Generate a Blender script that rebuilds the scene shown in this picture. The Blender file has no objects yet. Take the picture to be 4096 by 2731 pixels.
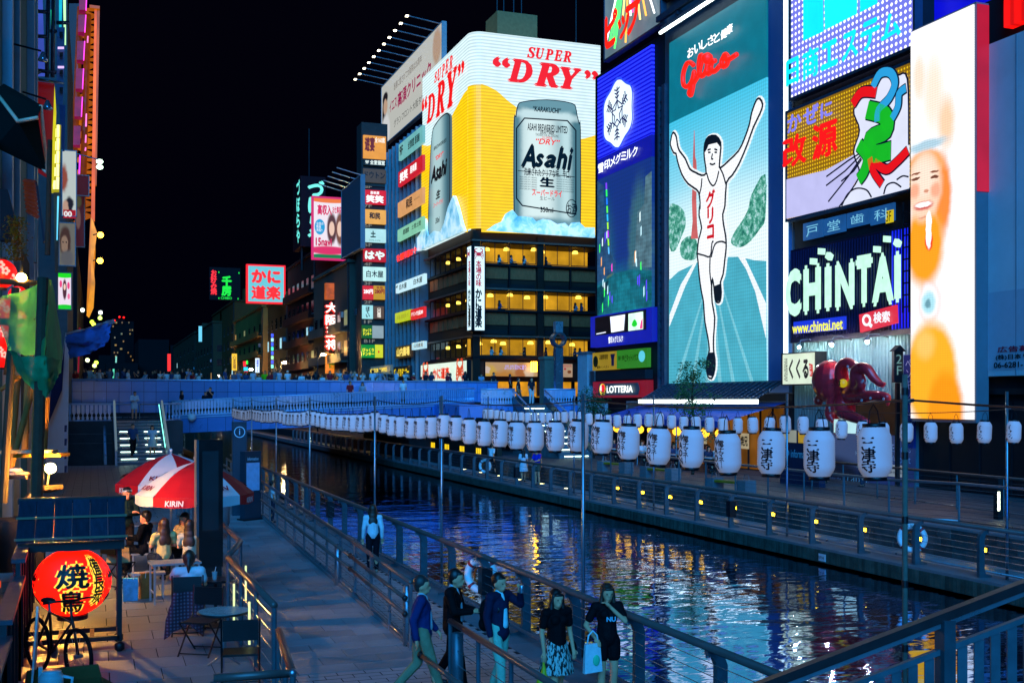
import bpy, bmesh, math, random
from mathutils import Vector as V, Matrix
random.seed(7)
SC=bpy.context.scene; COL=SC.collection
PI=math.pi
# ---------------------------------------------------------------- camera, sky, light
H=4.1; YAW=math.radians(20.2); FOC=4545.0; HORIZ=1600.0
cam=bpy.data.cameras.new('camera'); camo=bpy.data.objects.new('camera',cam); COL.objects.link(camo)
camo.location=(0,0,H); camo.rotation_euler=(PI/2,0,-YAW)
cam.sensor_width=36; cam.lens=36*FOC/4096; cam.shift_y=(HORIZ-1365.5)/4096
cam.clip_start=0.1; cam.clip_end=3000
SC.camera=camo
W=bpy.data.worlds.new('World'); SC.world=W; W.use_nodes=True
nt=W.node_tree; bg=nt.nodes['Background']
sky=nt.nodes.new('ShaderNodeTexSky'); sky.sky_type='NISHITA'; sky.sun_disc=False
sky.sun_elevation=math.radians(-4); sky.sun_rotation=math.radians(200)
tint=nt.nodes.new('ShaderNodeMix'); tint.data_type='RGBA'; tint.inputs[0].default_value=.97
tint.inputs[7].default_value=(.0004,.0004,.0034,1)
nt.links.new(sky.outputs[0],tint.inputs[6]); nt.links.new(tint.outputs[2],bg.inputs[0]); bg.inputs[1].default_value=.8
sun=bpy.data.lights.new('sun','SUN'); suno=bpy.data.objects.new('sun',sun); COL.objects.link(suno)
sun.energy=4.6; sun.angle=math.radians(50); sun.color=(.03,.37,1.0)
suno.rotation_euler=V((.34,.80,-.46)).to_track_quat('-Z','Y').to_euler()
SC.view_settings.view_transform='Standard'; SC.view_settings.look='None'
SC.view_settings.exposure=0; SC.view_settings.gamma=1; SC.view_settings.use_curve_mapping=False
SC.cycles.use_denoising=True; SC.cycles.max_bounces=6; SC.cycles.sample_clamp_indirect=4; SC.cycles.caustics_reflective=False
SC.cycles.caustics_refractive=False; SC.cycles.transparent_max_bounces=12
# ---------------------------------------------------------------- place finding
SA,CA=math.sin(YAW),math.cos(YAW)
def ray(px,py):
    xc=(px-2048)/FOC; yc=(HORIZ-py)/FOC
    return SA+xc*CA, CA-xc*SA, yc
def onX(px,py,X):
    d=ray(px,py); t=X/d[0]; return t*d[1],H+t*d[2]
def onY(px,py,Y):
    d=ray(px,py); t=Y/d[1]; return t*d[0],H+t*d[2]
def onZ(px,py,z):
    d=ray(px,py); t=(z-H)/d[2]; return t*d[0],t*d[1]
# ---------------------------------------------------------------- materials
def lin(h):
    h=h.lstrip('#'); o=[]
    for i in (0,2,4):
        c=int(h[i:i+2],16)/255; o.append(c/12.92 if c<=.04045 else ((c+.055)/1.055)**2.4)
    return (*o,1)
_mc={}
def _new(name):
    m=bpy.data.materials.new(name); m.use_nodes=True; return m,m.node_tree.nodes,m.node_tree.links
def pm(h,rough=.6,metal=0,var=.18,scale=3,bump=0,bs=30,trans=0,alpha=1,coat=0,stretch=None):
    k=('p',h,rough,metal,var,scale,bump,bs,trans,alpha,coat,stretch)
    if k in _mc: return _mc[k]
    m,n,l=_new('surface_'+h.strip('#')); b=n['Principled BSDF']; c=lin(h)
    b.inputs['Roughness'].default_value=rough; b.inputs['Metallic'].default_value=metal
    b.inputs['Base Color'].default_value=c
    if rough>=.6: b.inputs['Specular IOR Level'].default_value=.12
    if coat: b.inputs['Coat Weight'].default_value=coat
    if trans: b.inputs['Transmission Weight'].default_value=trans
    if alpha<1: b.inputs['Alpha'].default_value=alpha
    if var or bump:
        tc=n.new('ShaderNodeNewGeometry'); src=tc.outputs['Position']
        if stretch:
            mp=n.new('ShaderNodeMapping'); mp.inputs['Scale'].default_value=stretch; l.new(src,mp.inputs[0]); src=mp.outputs[0]
        nz=n.new('ShaderNodeTexNoise'); nz.inputs['Scale'].default_value=scale; nz.inputs['Detail'].default_value=6; nz.inputs['Roughness'].default_value=.65
        l.new(src,nz.inputs['Vector'])
        r=n.new('ShaderNodeMapRange'); r.inputs[1].default_value=.25; r.inputs[2].default_value=.75; r.inputs[3].default_value=1-var; r.inputs[4].default_value=1+var
        l.new(nz.outputs[0],r.inputs[0])
        oi=n.new('ShaderNodeObjectInfo'); r2=n.new('ShaderNodeMapRange'); r2.inputs[3].default_value=1-var*.6; r2.inputs[4].default_value=1+var*.6
        l.new(oi.outputs['Random'],r2.inputs[0])
        mu=n.new('ShaderNodeMath'); mu.operation='MULTIPLY'; l.new(r.outputs[0],mu.inputs[0]); l.new(r2.outputs[0],mu.inputs[1])
        mx=n.new('ShaderNodeVectorMath'); mx.operation='SCALE'; mx.inputs[0].default_value=c[:3]; l.new(mu.outputs[0],mx.inputs['Scale'])
        l.new(mx.outputs[0],b.inputs['Base Color'])
        rr=n.new('ShaderNodeMapRange'); rr.inputs[3].default_value=max(.02,rough-.12); rr.inputs[4].default_value=min(1,rough+.12); l.new(nz.outputs[0],rr.inputs[0]); l.new(rr.outputs[0],b.inputs['Roughness'])
        if bump:
            n2=n.new('ShaderNodeTexNoise'); n2.inputs['Scale'].default_value=bs; n2.inputs['Detail'].default_value=5; l.new(src,n2.inputs['Vector'])
            bp=n.new('ShaderNodeBump'); bp.inputs['Strength'].default_value=bump; bp.inputs['Distance'].default_value=.02
            l.new(n2.outputs[0],bp.inputs['Height']); l.new(bp.outputs[0],b.inputs['Normal'])
    _mc[k]=m; return m
def _pattern(n,l,pat,pitch):
    """brightness factor of tube rows or lamp dots, from object coordinates"""
    tc=n.new('ShaderNodeTexCoord'); sp=n.new('ShaderNodeSeparateXYZ'); l.new(tc.outputs['Object'],sp.inputs[0])
    def sn(o):
        a=n.new('ShaderNodeMath'); a.operation='MULTIPLY'; a.inputs[1].default_value=2*PI/pitch; l.new(o,a.inputs[0])
        s=n.new('ShaderNodeMath'); s.operation='SINE'; l.new(a.outputs[0],s.inputs[0]); return s.outputs[0]
    def mr(o,a,b,c,d):
        r=n.new('ShaderNodeMapRange'); r.inputs[1].default_value=a; r.inputs[2].default_value=b; r.inputs[3].default_value=c; r.inputs[4].default_value=d; l.new(o,r.inputs[0]); return r.outputs[0]
    def op(k,a,b):
        q=n.new('ShaderNodeMath'); q.operation=k; l.new(a,q.inputs[0]); l.new(b,q.inputs[1]); return q.outputs[0]
    if pat=='tubes': return mr(sn(sp.outputs[1]),-1,1,.72,1.1)
    if pat=='tubesx': return mr(sn(sp.outputs[0]),-1,1,.2,1.2)
    if pat=='lines': return mr(sn(sp.outputs[1]),-.2,.5,.12,1.25)
    if pat=='led': return mr(op('ADD',sn(sp.outputs[1]),sn(sp.outputs[0])),-2,2,.8,1.15)
    if pat=='dots':
        a=op('ADD',sn(sp.outputs[0]),sn(sp.outputs[1])); return mr(a,.55,1.15,0,1)
def em(h,s=1,var=.06,pat=None,pitch=.2,h2=None,scale=1.2):
    """self-lit print, tube or lamp"""
    k=('e',h,s,var,pat,pitch,h2,scale)
    if k in _mc: return _mc[k]
    m,n,l=_new('lit_'+h.strip('#')); b=n['Principled BSDF']; c=lin(h)
    b.inputs['Base Color'].default_value=(c[0]*.05+.004,c[1]*.05+.004,c[2]*.05+.004,1); b.inputs['Roughness'].default_value=.45
    b.inputs['Emission Color'].default_value=c; b.inputs['Emission Strength'].default_value=s
    fac=None
    if var:
        tc=n.new('ShaderNodeTexCoord'); nz=n.new('ShaderNodeTexNoise'); nz.inputs['Scale'].default_value=scale; nz.inputs['Detail'].default_value=3; l.new(tc.outputs['Object'],nz.inputs['Vector'])
        r=n.new('ShaderNodeMapRange'); r.inputs[1].default_value=.3; r.inputs[2].default_value=.7; r.inputs[3].default_value=s*(1-var); r.inputs[4].default_value=s*(1+var); l.new(nz.outputs[0],r.inputs[0]); fac=r.outputs[0]
        l.new(fac,b.inputs['Emission Strength'])
    if pat:
        f=_pattern(n,l,pat,pitch)
        if h2:
            mx=n.new('ShaderNodeMix'); mx.data_type='RGBA'; mx.inputs[6].default_value=lin(h2); mx.inputs[7].default_value=c
            l.new(f,mx.inputs[0]); l.new(mx.outputs[2],b.inputs['Emission Color'])
        else:
            q=n.new('ShaderNodeMath'); q.operation='MULTIPLY'; l.new(f,q.inputs[0]); q.inputs[1].default_value=s
            if fac: l.new(fac,q.inputs[1])
            l.new(q.outputs[0],b.inputs['Emission Strength'])
    _mc[k]=m; return m
def leafprint():
    m,n,l=_new('printed_leaves'); b=n['Principled BSDF']; tc=n.new('ShaderNodeTexCoord'); nz=n.new('ShaderNodeTexNoise'); nz.inputs['Scale'].default_value=2.6; nz.inputs['Detail'].default_value=8; nz.inputs['Roughness'].default_value=.75; l.new(tc.outputs['Object'],nz.inputs['Vector']); r=n.new('ShaderNodeValToRGB'); l.new(nz.outputs[0],r.inputs[0])
    for p,c in ((.38,'1f6a62'),(.47,'3f9a80'),(.54,'6fbfae'),(.6,'bfe6ea')):
        e=r.color_ramp.elements.new(p); e.color=lin(c)
    r.color_ramp.elements.remove(r.color_ramp.elements[0]); r.color_ramp.elements.remove(r.color_ramp.elements[-1])
    l.new(r.outputs[0],b.inputs['Emission Color']); b.inputs['Emission Strength'].default_value=.95; b.inputs['Base Color'].default_value=(.01,.01,.01,1); return m
def paint(base,blobs,s=1,pat=None,pitch=.2,noise=0,lit=True,nscale=2.0):
    """printed picture: soft ellipses (cx,cy,rx,ry,soft,colour) over a ground colour, in the panel's own metres"""
    m,n,l=_new('print'); b=n['Principled BSDF']
    tc=n.new('ShaderNodeTexCoord'); cur=None
    src=tc.outputs['Object']
    if noise:
        nz=n.new('ShaderNodeTexNoise'); nz.inputs['Scale'].default_value=nscale; nz.inputs['Detail'].default_value=4; l.new(src,nz.inputs['Vector'])
        sc_=n.new('ShaderNodeVectorMath'); sc_.operation='MULTIPLY_ADD'; sc_.inputs[1].default_value=(noise,noise,0); l.new(nz.outputs['Color'],sc_.inputs[0]); l.new(src,sc_.inputs[2]); src=sc_.outputs[0]
    for cx,cy,rx,ry,soft,col in blobs:
        mp=n.new('ShaderNodeMapping'); mp.inputs['Scale'].default_value=(1/rx,1/ry,0); mp.inputs['Location'].default_value=(-cx/rx,-cy/ry,0); l.new(src,mp.inputs[0])
        ln=n.new('ShaderNodeVectorMath'); ln.operation='LENGTH'; l.new(mp.outputs[0],ln.inputs[0])
        r=n.new('ShaderNodeMapRange'); r.interpolation_type='SMOOTHSTEP'; r.inputs[1].default_value=1+soft/2; r.inputs[2].default_value=1-soft/2-.001; l.new(ln.outputs['Value'],r.inputs[0])
        mx=n.new('ShaderNodeMix'); mx.data_type='RGBA'; l.new(r.outputs[0],mx.inputs[0])
        if cur: l.new(cur,mx.inputs[6])
        else: mx.inputs[6].default_value=lin(base)
        mx.inputs[7].default_value=lin(col); cur=mx.outputs[2]
    if lit:
        l.new(cur,b.inputs['Emission Color']); b.inputs['Emission Strength'].default_value=s; b.inputs['Base Color'].default_value=(.012,.012,.012,1)
        if pat:
            f=_pattern(n,l,pat,pitch); q=n.new('ShaderNodeMath'); q.operation='MULTIPLY'; l.new(f,q.inputs[0]); q.inputs[1].default_value=s; l.new(q.outputs[0],b.inputs['Emission Strength'])
    else: l.new(cur,b.inputs['Base Color'])
    b.inputs['Roughness'].default_value=.4
    return m
# ---------------------------------------------------------------- mesh building
class MB:
    def __init__(s): s.v=[]; s.f=[]
    def box(s,x0,y0,z0,x1,y1,z1):
        i=len(s.v); s.v+=[(x,y,z) for z in (z0,z1) for y in (y0,y1) for x in (x0,x1)]
        s.f+=[(i,i+2,i+3,i+1),(i+4,i+5,i+7,i+6),(i,i+1,i+5,i+4),(i+2,i+6,i+7,i+3),(i,i+4,i+6,i+2),(i+1,i+3,i+7,i+5)]; return s
    def quad(s,*p):
        i=len(s.v); s.v+=[tuple(q) for q in p]; s.f.append(tuple(range(i,i+len(p)))); return s
    def poly(s,pts,z0,z1):
        """extruded outline in the local xy plane"""
        a=sum(pts[k][0]*pts[(k+1)%len(pts)][1]-pts[(k+1)%len(pts)][0]*pts[k][1] for k in range(len(pts)))
        if a<0: pts=pts[::-1]
        i=len(s.v); m=len(pts); s.v+=[(p[0],p[1],z0) for p in pts]+[(p[0],p[1],z1) for p in pts]
        s.f.append(tuple(range(i+m-1,i-1,-1))); s.f.append(tuple(range(i+m,i+2*m)))
        for k in range(m): j=(k+1)%m; s.f.append((i+k,i+j,i+m+j,i+m+k))
        return s
    def ribbon(s,pts,w,z0,z1,closed=False):
        """flat stroke of width w along a polyline in xy"""
        P=[V((p[0],p[1])) for p in pts]; L=[];R=[]; m=len(P)
        for k in range(m):
            a=P[k-1] if (k>0 or closed) else P[k]; c=P[(k+1)%m] if (k<m-1 or closed) else P[k]
            d1=(P[k]-a); d2=(c-P[k])
            if d1.length<1e-9: d1=d2
            if d2.length<1e-9: d2=d1
            d1.normalize(); d2.normalize(); t=d1+d2
            if t.length<1e-6: t=d1
            t.normalize(); nn=V((-t.y,t.x)); q=max(.45,abs(nn.dot(V((-d1.y,d1.x)))))
            ww=w[k] if isinstance(w,(list,tuple)) else w
            L.append(P[k]+nn*(ww/2/q)); R.append(P[k]-nn*(ww/2/q))
        i=len(s.v)
        for k in range(m): s.v+=[(L[k].x,L[k].y,z0),(R[k].x,R[k].y,z0),(L[k].x,L[k].y,z1),(R[k].x,R[k].y,z1)]
        for k in range(m if closed else m-1):
            a=i+4*k; b=i+4*((k+1)%m)
            s.f+=[(a+3,a+2,b+2,b+3)[::-1],(a,a+1,b+1,b),(a+2,a,b,b+2),(a+1,a+3,b+3,b+1)]
        if not closed:
            a=i; s.f.append((a,a+2,a+3,a+1)); a=i+4*(m-1); s.f.append((a,a+1,a+3,a+2))
        return s
    def tube(s,pts,r,n=8,caps=True,sq=False):
        P=[V(p) for p in pts]; i=len(s.v); m=len(P); up=V((0,0,1)); ref=None
        for k in range(m):
            t=(P[min(k+1,m-1)]-P[max(k-1,0)])
            if t.length<1e-9: t=V((0,0,1))
            t.normalize()
            if ref is None:
                ref=up if abs(t.dot(up))<.95 else V((1,0,0))
                a=t.cross(ref).normalized()
            else:
                a=(a-t*a.dot(t)); a=a.normalized() if a.length>1e-6 else t.cross(V((1,0,0))).normalized()
            b=a.cross(t)
            rr=r[k] if isinstance(r,(list,tuple)) else r
            for q in range(n):
                an=2*PI*(q+(.5 if sq else 0))/n; s.v.append(tuple(P[k]+a*(rr*math.cos(an))+b*(rr*math.sin(an))))
        for k in range(m-1):
            for q in range(n):
                q2=(q+1)%n; s.f.append((i+k*n+q,i+k*n+q2,i+(k+1)*n+q2,i+(k+1)*n+q))
        if caps: s.f.append(tuple(i+q for q in range(n-1,-1,-1))); s.f.append(tuple(i+(m-1)*n+q for q in range(n)))
        return s
    def bar(s,p0,p1,w,h):
        """rectangular bar, width w across, height h"""
        p0=V(p0);p1=V(p1); t=(p1-p0).normalized(); up=V((0,0,1)) if abs(t.z)<.97 else V((0,1,0))
        a=t.cross(up).normalized()*(w/2); b=a.cross(t).normalized()*(h/2); i=len(s.v)
        for p in (p0,p1): s.v+=[tuple(p-a-b),tuple(p+a-b),tuple(p+a+b),tuple(p-a+b)]
        s.f+=[(i,i+1,i+2,i+3),(i+7,i+6,i+5,i+4)]+[(i+k,i+4+k,i+4+(k+1)%4,i+(k+1)%4) for k in range(4)]; return s
    def lathe(s,prof,n=20,cx=0,cy=0):
        i=len(s.v); m=len(prof)
        for r,z in prof:
            for q in range(n): a=2*PI*q/n; s.v.append((cx+r*math.cos(a),cy+r*math.sin(a),z))
        for k in range(m-1):
            for q in range(n): q2=(q+1)%n; s.f.append((i+k*n+q,i+k*n+q2,i+(k+1)*n+q2,i+(k+1)*n+q))
        s.f.append(tuple(i+q for q in range(n-1,-1,-1))); s.f.append(tuple(i+(m-1)*n+q for q in range(n))); return s
    def ball(s,c,r,n=10,m=7,sc=(1,1,1)):
        i=len(s.v); c=V(c)
        for k in range(1,m):
            th=PI*k/m
            for q in range(n): a=2*PI*q/n; s.v.append((c.x+r*sc[0]*math.sin(th)*math.cos(a),c.y+r*sc[1]*math.sin(th)*math.sin(a),c.z-r*sc[2]*math.cos(th)))
        s.v+=[(c.x,c.y,c.z-r*sc[2]),(c.x,c.y,c.z+r*sc[2])]; b=i+(m-1)*n
        for k in range(m-2):
            for q in range(n): q2=(q+1)%n; s.f.append((i+k*n+q,i+k*n+q2,i+(k+1)*n+q2,i+(k+1)*n+q))
        for q in range(n):
            q2=(q+1)%n; s.f.append((b,i+q2,i+q)); s.f.append((b+1,i+(m-2)*n+q,i+(m-2)*n+q2))
        return s
    def mesh(s,name):
        me=bpy.data.meshes.new(name); me.from_pydata(s.v,[],s.f); me.update(); return me
    def build(s,name,mat,parent=None,smooth=False,kind=None):
        me=s.mesh(name)
        return link(name,me,mat,parent,smooth,kind)
def link(name,me,mat=None,parent=None,smooth=False,kind=None):
    if mat and not me.materials: me.materials.append(mat)
    if smooth:
        me.shade_smooth() if smooth is True else me.polygons.foreach_set('use_smooth',[True]*len(me.polygons))
    o=bpy.data.objects.new(name,me); COL.objects.link(o)
    if mat and me.materials and me.materials[0]!=mat:
        o.material_slots[0].link='OBJECT'; o.material_slots[0].material=mat
    if parent: o.parent=parent
    if kind: o['kind']=kind
    return o
def thing(name,label,cat,loc=(0,0,0),rz=0,group=None,mat4=None):
    o=bpy.data.objects.new(name,None); COL.objects.link(o); o.empty_display_size=.2
    if mat4 is not None: o.matrix_world=mat4
    else: o.location=loc; o.rotation_euler=(0,0,rz)
    o['label']=label; o['category']=cat
    if group: o['group']=group
    return o
def tag(o,label,cat,group=None):
    o['label']=label; o['category']=cat
    if group: o['group']=group
    return o
def struct(o): o['kind']='structure'; return o
def dup(root,loc=None,rz=None,label=None,group=None):
    r=root.copy(); COL.objects.link(r)
    if loc is not None: r.location=loc
    if rz is not None: r.rotation_euler=(0,0,rz)
    if label: r['label']=label
    if group: r['group']=group
    for ch in list(root.children):
        c=ch.copy(); COL.objects.link(c); c.parent=r
        for g in ch.children: d=g.copy(); COL.objects.link(d); d.parent=c
    return r
ORD=['first','second','third','fourth','fifth','sixth','seventh','eighth','ninth','tenth','eleventh','twelfth','thirteenth','fourteenth','fifteenth','sixteenth','seventeenth','eighteenth','nineteenth','twentieth']
def nth(i):
    i+=1
    if i<=20: return ORD[i-1]
    t={2:'twenty',3:'thirty',4:'forty',5:'fifty',6:'sixty',7:'seventy'}[i//10]
    if i%10==0: return t.replace('y','ieth') if t[-1]=='y' else t
    return t+'-'+ORD[i%10-1]
# ---------------------------------------------------------------- lettering
_tc={}
def tmesh(s,bold=0.0,shear=0.0,vertical=False,sp=1.0):
    """verts/faces of a word, scaled to a unit box"""
    k=(s,bold,shear,vertical,sp)
    if k in _tc: return _tc[k]
    c=bpy.data.curves.new('t','FONT'); c.body='\n'.join(s) if vertical else s; c.size=1; c.resolution_u=3
    if vertical: c.align_x='CENTER'; c.space_line=.86
    c.space_character=sp
    o=bpy.data.objects.new('t',c); me=bpy.data.meshes.new_from_object(o)
    vs=[tuple(v.co) for v in me.vertices]; fs=[tuple(p.vertices) for p in me.polygons]
    bpy.data.objects.remove(o); bpy.data.curves.remove(c); bpy.data.meshes.remove(me)
    if shear: vs=[(x+shear*y,y,z) for x,y,z in vs]
    if bold:
        ov,of=vs,fs; vs=[];fs=[]
        for q,(dx,dy) in enumerate(((0,0),(1,0),(-1,0),(0,1),(0,-1))):
            i=len(vs); vs+=[(x+dx*bold,y+dy*bold,q*.06) for x,y,z in ov]; fs+=[tuple(i+a for a in f) for f in of]
    if not vs: vs=[(0,0,0),(1,0,0),(1,1,0)];fs=[(0,1,2)]
    x0=min(v[0] for v in vs);x1=max(v[0] for v in vs);y0=min(v[1] for v in vs);y1=max(v[1] for v in vs)
    w=max(x1-x0,1e-3);h=max(y1-y0,1e-3)
    r=([((x-x0)/w,(y-y0)/h,z) for x,y,z in vs],fs,w/h); _tc[k]=r; return r
def text(s,mat,parent,x0,y0,x1,y1,z=.02,bold=0,shear=0,vertical=False,name='lettering',fit=True,zs=.02,sp=1.0):
    vs,fs,asp=tmesh(s,bold,shear,vertical,sp)
    w,h=x1-x0,y1-y0
    if not fit:
        if asp*h<w: x0+=(w-asp*h)/2; w=asp*h
        else: y0+=(h-w/asp)/2; h=w/asp
    me=bpy.data.meshes.new(name); me.from_pydata([(x0+x*w,y0+y*h,z+q*zs) for x,y,q in vs],[],fs); me.update()
    return link(name,me,mat,parent)
# ---------------------------------------------------------------- flat signs in their own plane
def FX(X,Y,z): return Matrix(((0,0,-1,X),(-1,0,0,Y),(0,1,0,z),(0,0,0,1)))   # faces the canal from the right bank
def FY(X,Y,z): return Matrix(((1,0,0,X),(0,0,-1,Y),(0,1,0,z),(0,0,0,1)))    # faces back along the canal
def FL(X,Y,z): return Matrix(((0,0,1,X),(1,0,0,Y),(0,1,0,z),(0,0,0,1)))     # faces the canal from the left bank
class Sign:
    """a sign board: plane 'X','Y' or 'L' at distance d; picture measures give its edges"""
    def __init__(s,name,label,plane,d,pl,pr,yt,yb,ref=None,cat='sign',group=None):
        s.plane=plane; s.d=d; ref=pl if ref is None else ref
        if plane=='X':
            a=onX(pl,yt,d)[0]; b=onX(pr,yt,d)[0]; s.a=a; s.w=a-b; s.zb=onX(ref,yb,d)[1]; s.h=onX(ref,yt,d)[1]-s.zb; M=FX(d,a,s.zb)
        elif plane=='Y':
            a=onY(pl,yt,d)[0]; b=onY(pr,yt,d)[0]; s.a=a; s.w=b-a; s.zb=onY(ref,yb,d)[1]; s.h=onY(ref,yt,d)[1]-s.zb; M=FY(a,d,s.zb)
        else:
            a=onX(pl,yt,d)[0]; b=onX(pr,yt,d)[0]; s.a=a; s.w=b-a; s.zb=onX(ref,yb,d)[1]; s.h=onX(ref,yt,d)[1]-s.zb; M=FL(d,a,s.zb)
        s.o=thing(name,label,cat,group=group,mat4=M)
        s.k=max(.012,s.w*.004)
    def uv(s,px,py):
        if s.plane=='X': a,z=onX(px,py,s.d); return (s.a-a,z-s.zb)
        if s.plane=='Y': a,z=onY(px,py,s.d); return (a-s.a,z-s.zb)
        a,z=onX(px,py,s.d); return (a-s.a,z-s.zb)
    def panel(s,mat,depth=.3,name='panel',u0=0,v0=0,u1=1,v1=1,z=0,frame=None,fw=.12):
        o=MB().box(u0*s.w,v0*s.h,z-depth,u1*s.w,v1*s.h,z).build(name,mat,s.o)
        if frame:
            b=MB(); w,h=s.w,s.h; q=z+.05
            b.box(-fw,-fw,z-depth-.02,w+fw,0,q).box(-fw,h,z-depth-.02,w+fw,h+fw,q).box(-fw,0,z-depth-.02,0,h,q).box(w,0,z-depth-.02,w+fw,h,q); b.build('frame',frame,s.o)
        return o
    def text(s,t,mat,u0,v0,u1,v1,bold=0,shear=0,vertical=False,fit=True,z=None,zs=None,sp=1.0,name='lettering'):
        return text(t,mat,s.o,u0*s.w,v0*s.h,u1*s.w,v1*s.h,s.k if z is None else z,bold,shear,vertical,name,fit,s.k*.6 if zs is None else zs,sp)
    def poly(s,pts,mat,name,z=None,t=None,px=True):
        z=s.k if z is None else z; t=s.k*.8 if t is None else t
        P=[s.uv(*p) for p in pts] if px else [(p[0]*s.w,p[1]*s.h) for p in pts]
        return MB().poly(P,z-t,z).build(name,mat,s.o)
    def line(s,pts,w,mat,name,z=None,t=None,px=True,closed=False):
        z=s.k if z is None else z; t=s.k*.8 if t is None else t
        P=[s.uv(*p) for p in pts] if px else [(p[0]*s.w,p[1]*s.h) for p in pts]
        return MB().ribbon(P,w,z-t,z,closed).build(name,mat,s.o)
def smooth(pts,n=5,closed=False):
    """Catmull-Rom through the points"""
    o=[]; m=len(pts); R=range(m if closed else m-1)
    g=lambda i: pts[i%m] if closed else pts[max(0,min(m-1,i))]
    for i in R:
        p0,p1,p2,p3=g(i-1),g(i),g(i+1),g(i+2)
        for k in range(n):
            t=k/n; o.append(tuple(.5*(2*b+(c-a)*t+(2*a-5*b+4*c-d)*t*t+(3*b-a-3*c+d)*t**3) for a,b,c,d in zip(p0,p1,p2,p3)))
    if not closed: o.append(tuple(pts[-1]))
    return o
def circ(cx,cy,rx,ry=None,n=24,a0=0,a1=2*PI):
    ry=rx if ry is None else ry
    return [(cx+rx*math.cos(a0+(a1-a0)*k/n),cy+ry*math.sin(a0+(a1-a0)*k/n)) for k in range(n)]
# voxel-joined soft shapes (people, octopus)
_tmp=bpy.data.scenes.new('tmp')
def blob(parts,vox=.012,sm=4,dec=None):
    """parts: ('c',p0,r0,p1,r1) tapered limb | ('e',centre,radius,(sx,sy,sz)) | ('t',pts,radii); joined into one continuous skin"""
    b=MB()
    for p in parts:
        if p[0]=='c':
            b.tube([p[1],p[3]],[p[2],p[4]],10); b.ball(p[1],p[2],10,7); b.ball(p[3],p[4],10,7)
        elif p[0]=='e': b.ball(p[1],p[2],14,10,p[3])
        else:
            b.tube(p[1],p[2],10); b.ball(p[1][0],p[2][0] if isinstance(p[2],(list,tuple)) else p[2],10,7); b.ball(p[1][-1],p[2][-1] if isinstance(p[2],(list,tuple)) else p[2],10,7)
    me=b.mesh('blob'); o=bpy.data.objects.new('blob',me); _tmp.collection.objects.link(o)
    m=o.modifiers.new('r','REMESH'); m.mode='VOXEL'; m.voxel_size=vox
    if sm: q=o.modifiers.new('s','SMOOTH'); q.iterations=sm; q.factor=.5
    if dec: q=o.modifiers.new('d','DECIMATE'); q.ratio=dec
    vl=_tmp.view_layers[0]; vl.update(); dg=vl.depsgraph
    r=bpy.data.meshes.new_from_object(o.evaluated_get(dg)); bpy.data.objects.remove(o); bpy.data.meshes.remove(me)
    r.polygons.foreach_set('use_smooth',[True]*len(r.polygons)); r.update(); return r
# ================================================================ ground, water, banks
STONE=pm('7c8084',.42,var=.34,scale=.9,bump=.25,bs=60); STONE2=pm('747678',.4,var=.36,scale=.8,bump=.25,bs=50)
PAVER=pm('84868a',.45,var=.34,scale=1.1,bump=.3,bs=70); JOINT=pm('2a2c30',.9,var=.2); CONC=pm('6c6f74',.8,var=.2,scale=1.5,bump=.3,bs=25)
DCONC=pm('3b3e42',.8,var=.3,scale=1.3,bump=.4,bs=18); STEEL=pm('8f9aa3',.3,.85,var=.12); GSTEEL=pm('4a6068',.42,.5,var=.2,scale=6); DSTEEL=pm('23282c',.45,.6,var=.2)
BROWN=pm('5e4a46',.35,var=.2,scale=8,stretch=(1,.2,1)); CABLE=pm('b9c4cc',.25,.9,var=0); BLACK=pm('0b0c0e',.5,var=.1); WHITEP=pm('cfd4da',.5,var=.06)
struct(MB().quad((-1500,-300,-2.5),(1500,-300,-2.5),(1500,2500,-2.5),(-1500,2500,-2.5)).build('ground',DCONC))
def water_mat():
    m,n,l=_new('canal_water'); b=n['Principled BSDF']; b.inputs['Base Color'].default_value=(.13,.33,.70,1); b.inputs['Roughness'].default_value=.04; b.inputs['Metallic'].default_value=1.0
    b.inputs['IOR'].default_value=1.33; b.inputs['Specular IOR Level'].default_value=1.0
    tc=n.new('ShaderNodeTexCoord'); prev=None
    for sc,st,ang,dist in ((.5,.6,.2,.05),(2.0,.6,.5,.018),(6,.4,-.3,.0025)):
        mp=n.new('ShaderNodeMapping'); mp.inputs['Rotation'].default_value=(0,0,ang-YAW); mp.inputs['Scale'].default_value=(.62,1.25,1); l.new(tc.outputs['Object'],mp.inputs[0])
        nz=n.new('ShaderNodeTexNoise'); nz.inputs['Scale'].default_value=sc; nz.inputs['Detail'].default_value=2; nz.inputs['Distortion'].default_value=.5; l.new(mp.outputs[0],nz.inputs['Vector'])
        bp=n.new('ShaderNodeBump'); bp.inputs['Strength'].default_value=st; bp.inputs['Distance'].default_value=dist; l.new(nz.outputs[0],bp.inputs['Height'])
        if prev: l.new(prev,bp.inputs['Normal'])
        prev=bp.outputs[0]
    l.new(prev,b.inputs['Normal']); return m
WZ=-.47
struct(MB().quad((6.6,-40,WZ),(22,-40,WZ),(22,420,WZ),(6.6,420,WZ)).build('water',water_mat()))
lb=struct(MB().box(-90,-30,-2.45,6.55,420,-.035).build('left_bank',DCONC))
rb=struct(MB().box(19.75,-30,-2.45,120,420,-.035).build('right_bank',DCONC))
MOSS=pm('3f4a42',.85,var=.5,scale=2.5,bump=.5,bs=14)
def coping(X0,X1,xin,parent,far=210):
    y=8.0; k=0; me=None
    while y<far:
        L=2.0 if y<70 else 8.0
        o=MB().box(X0,y+.012,-.36,X1,y+L-.012,-.004).build('coping_block',CONC,parent); y+=L
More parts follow.
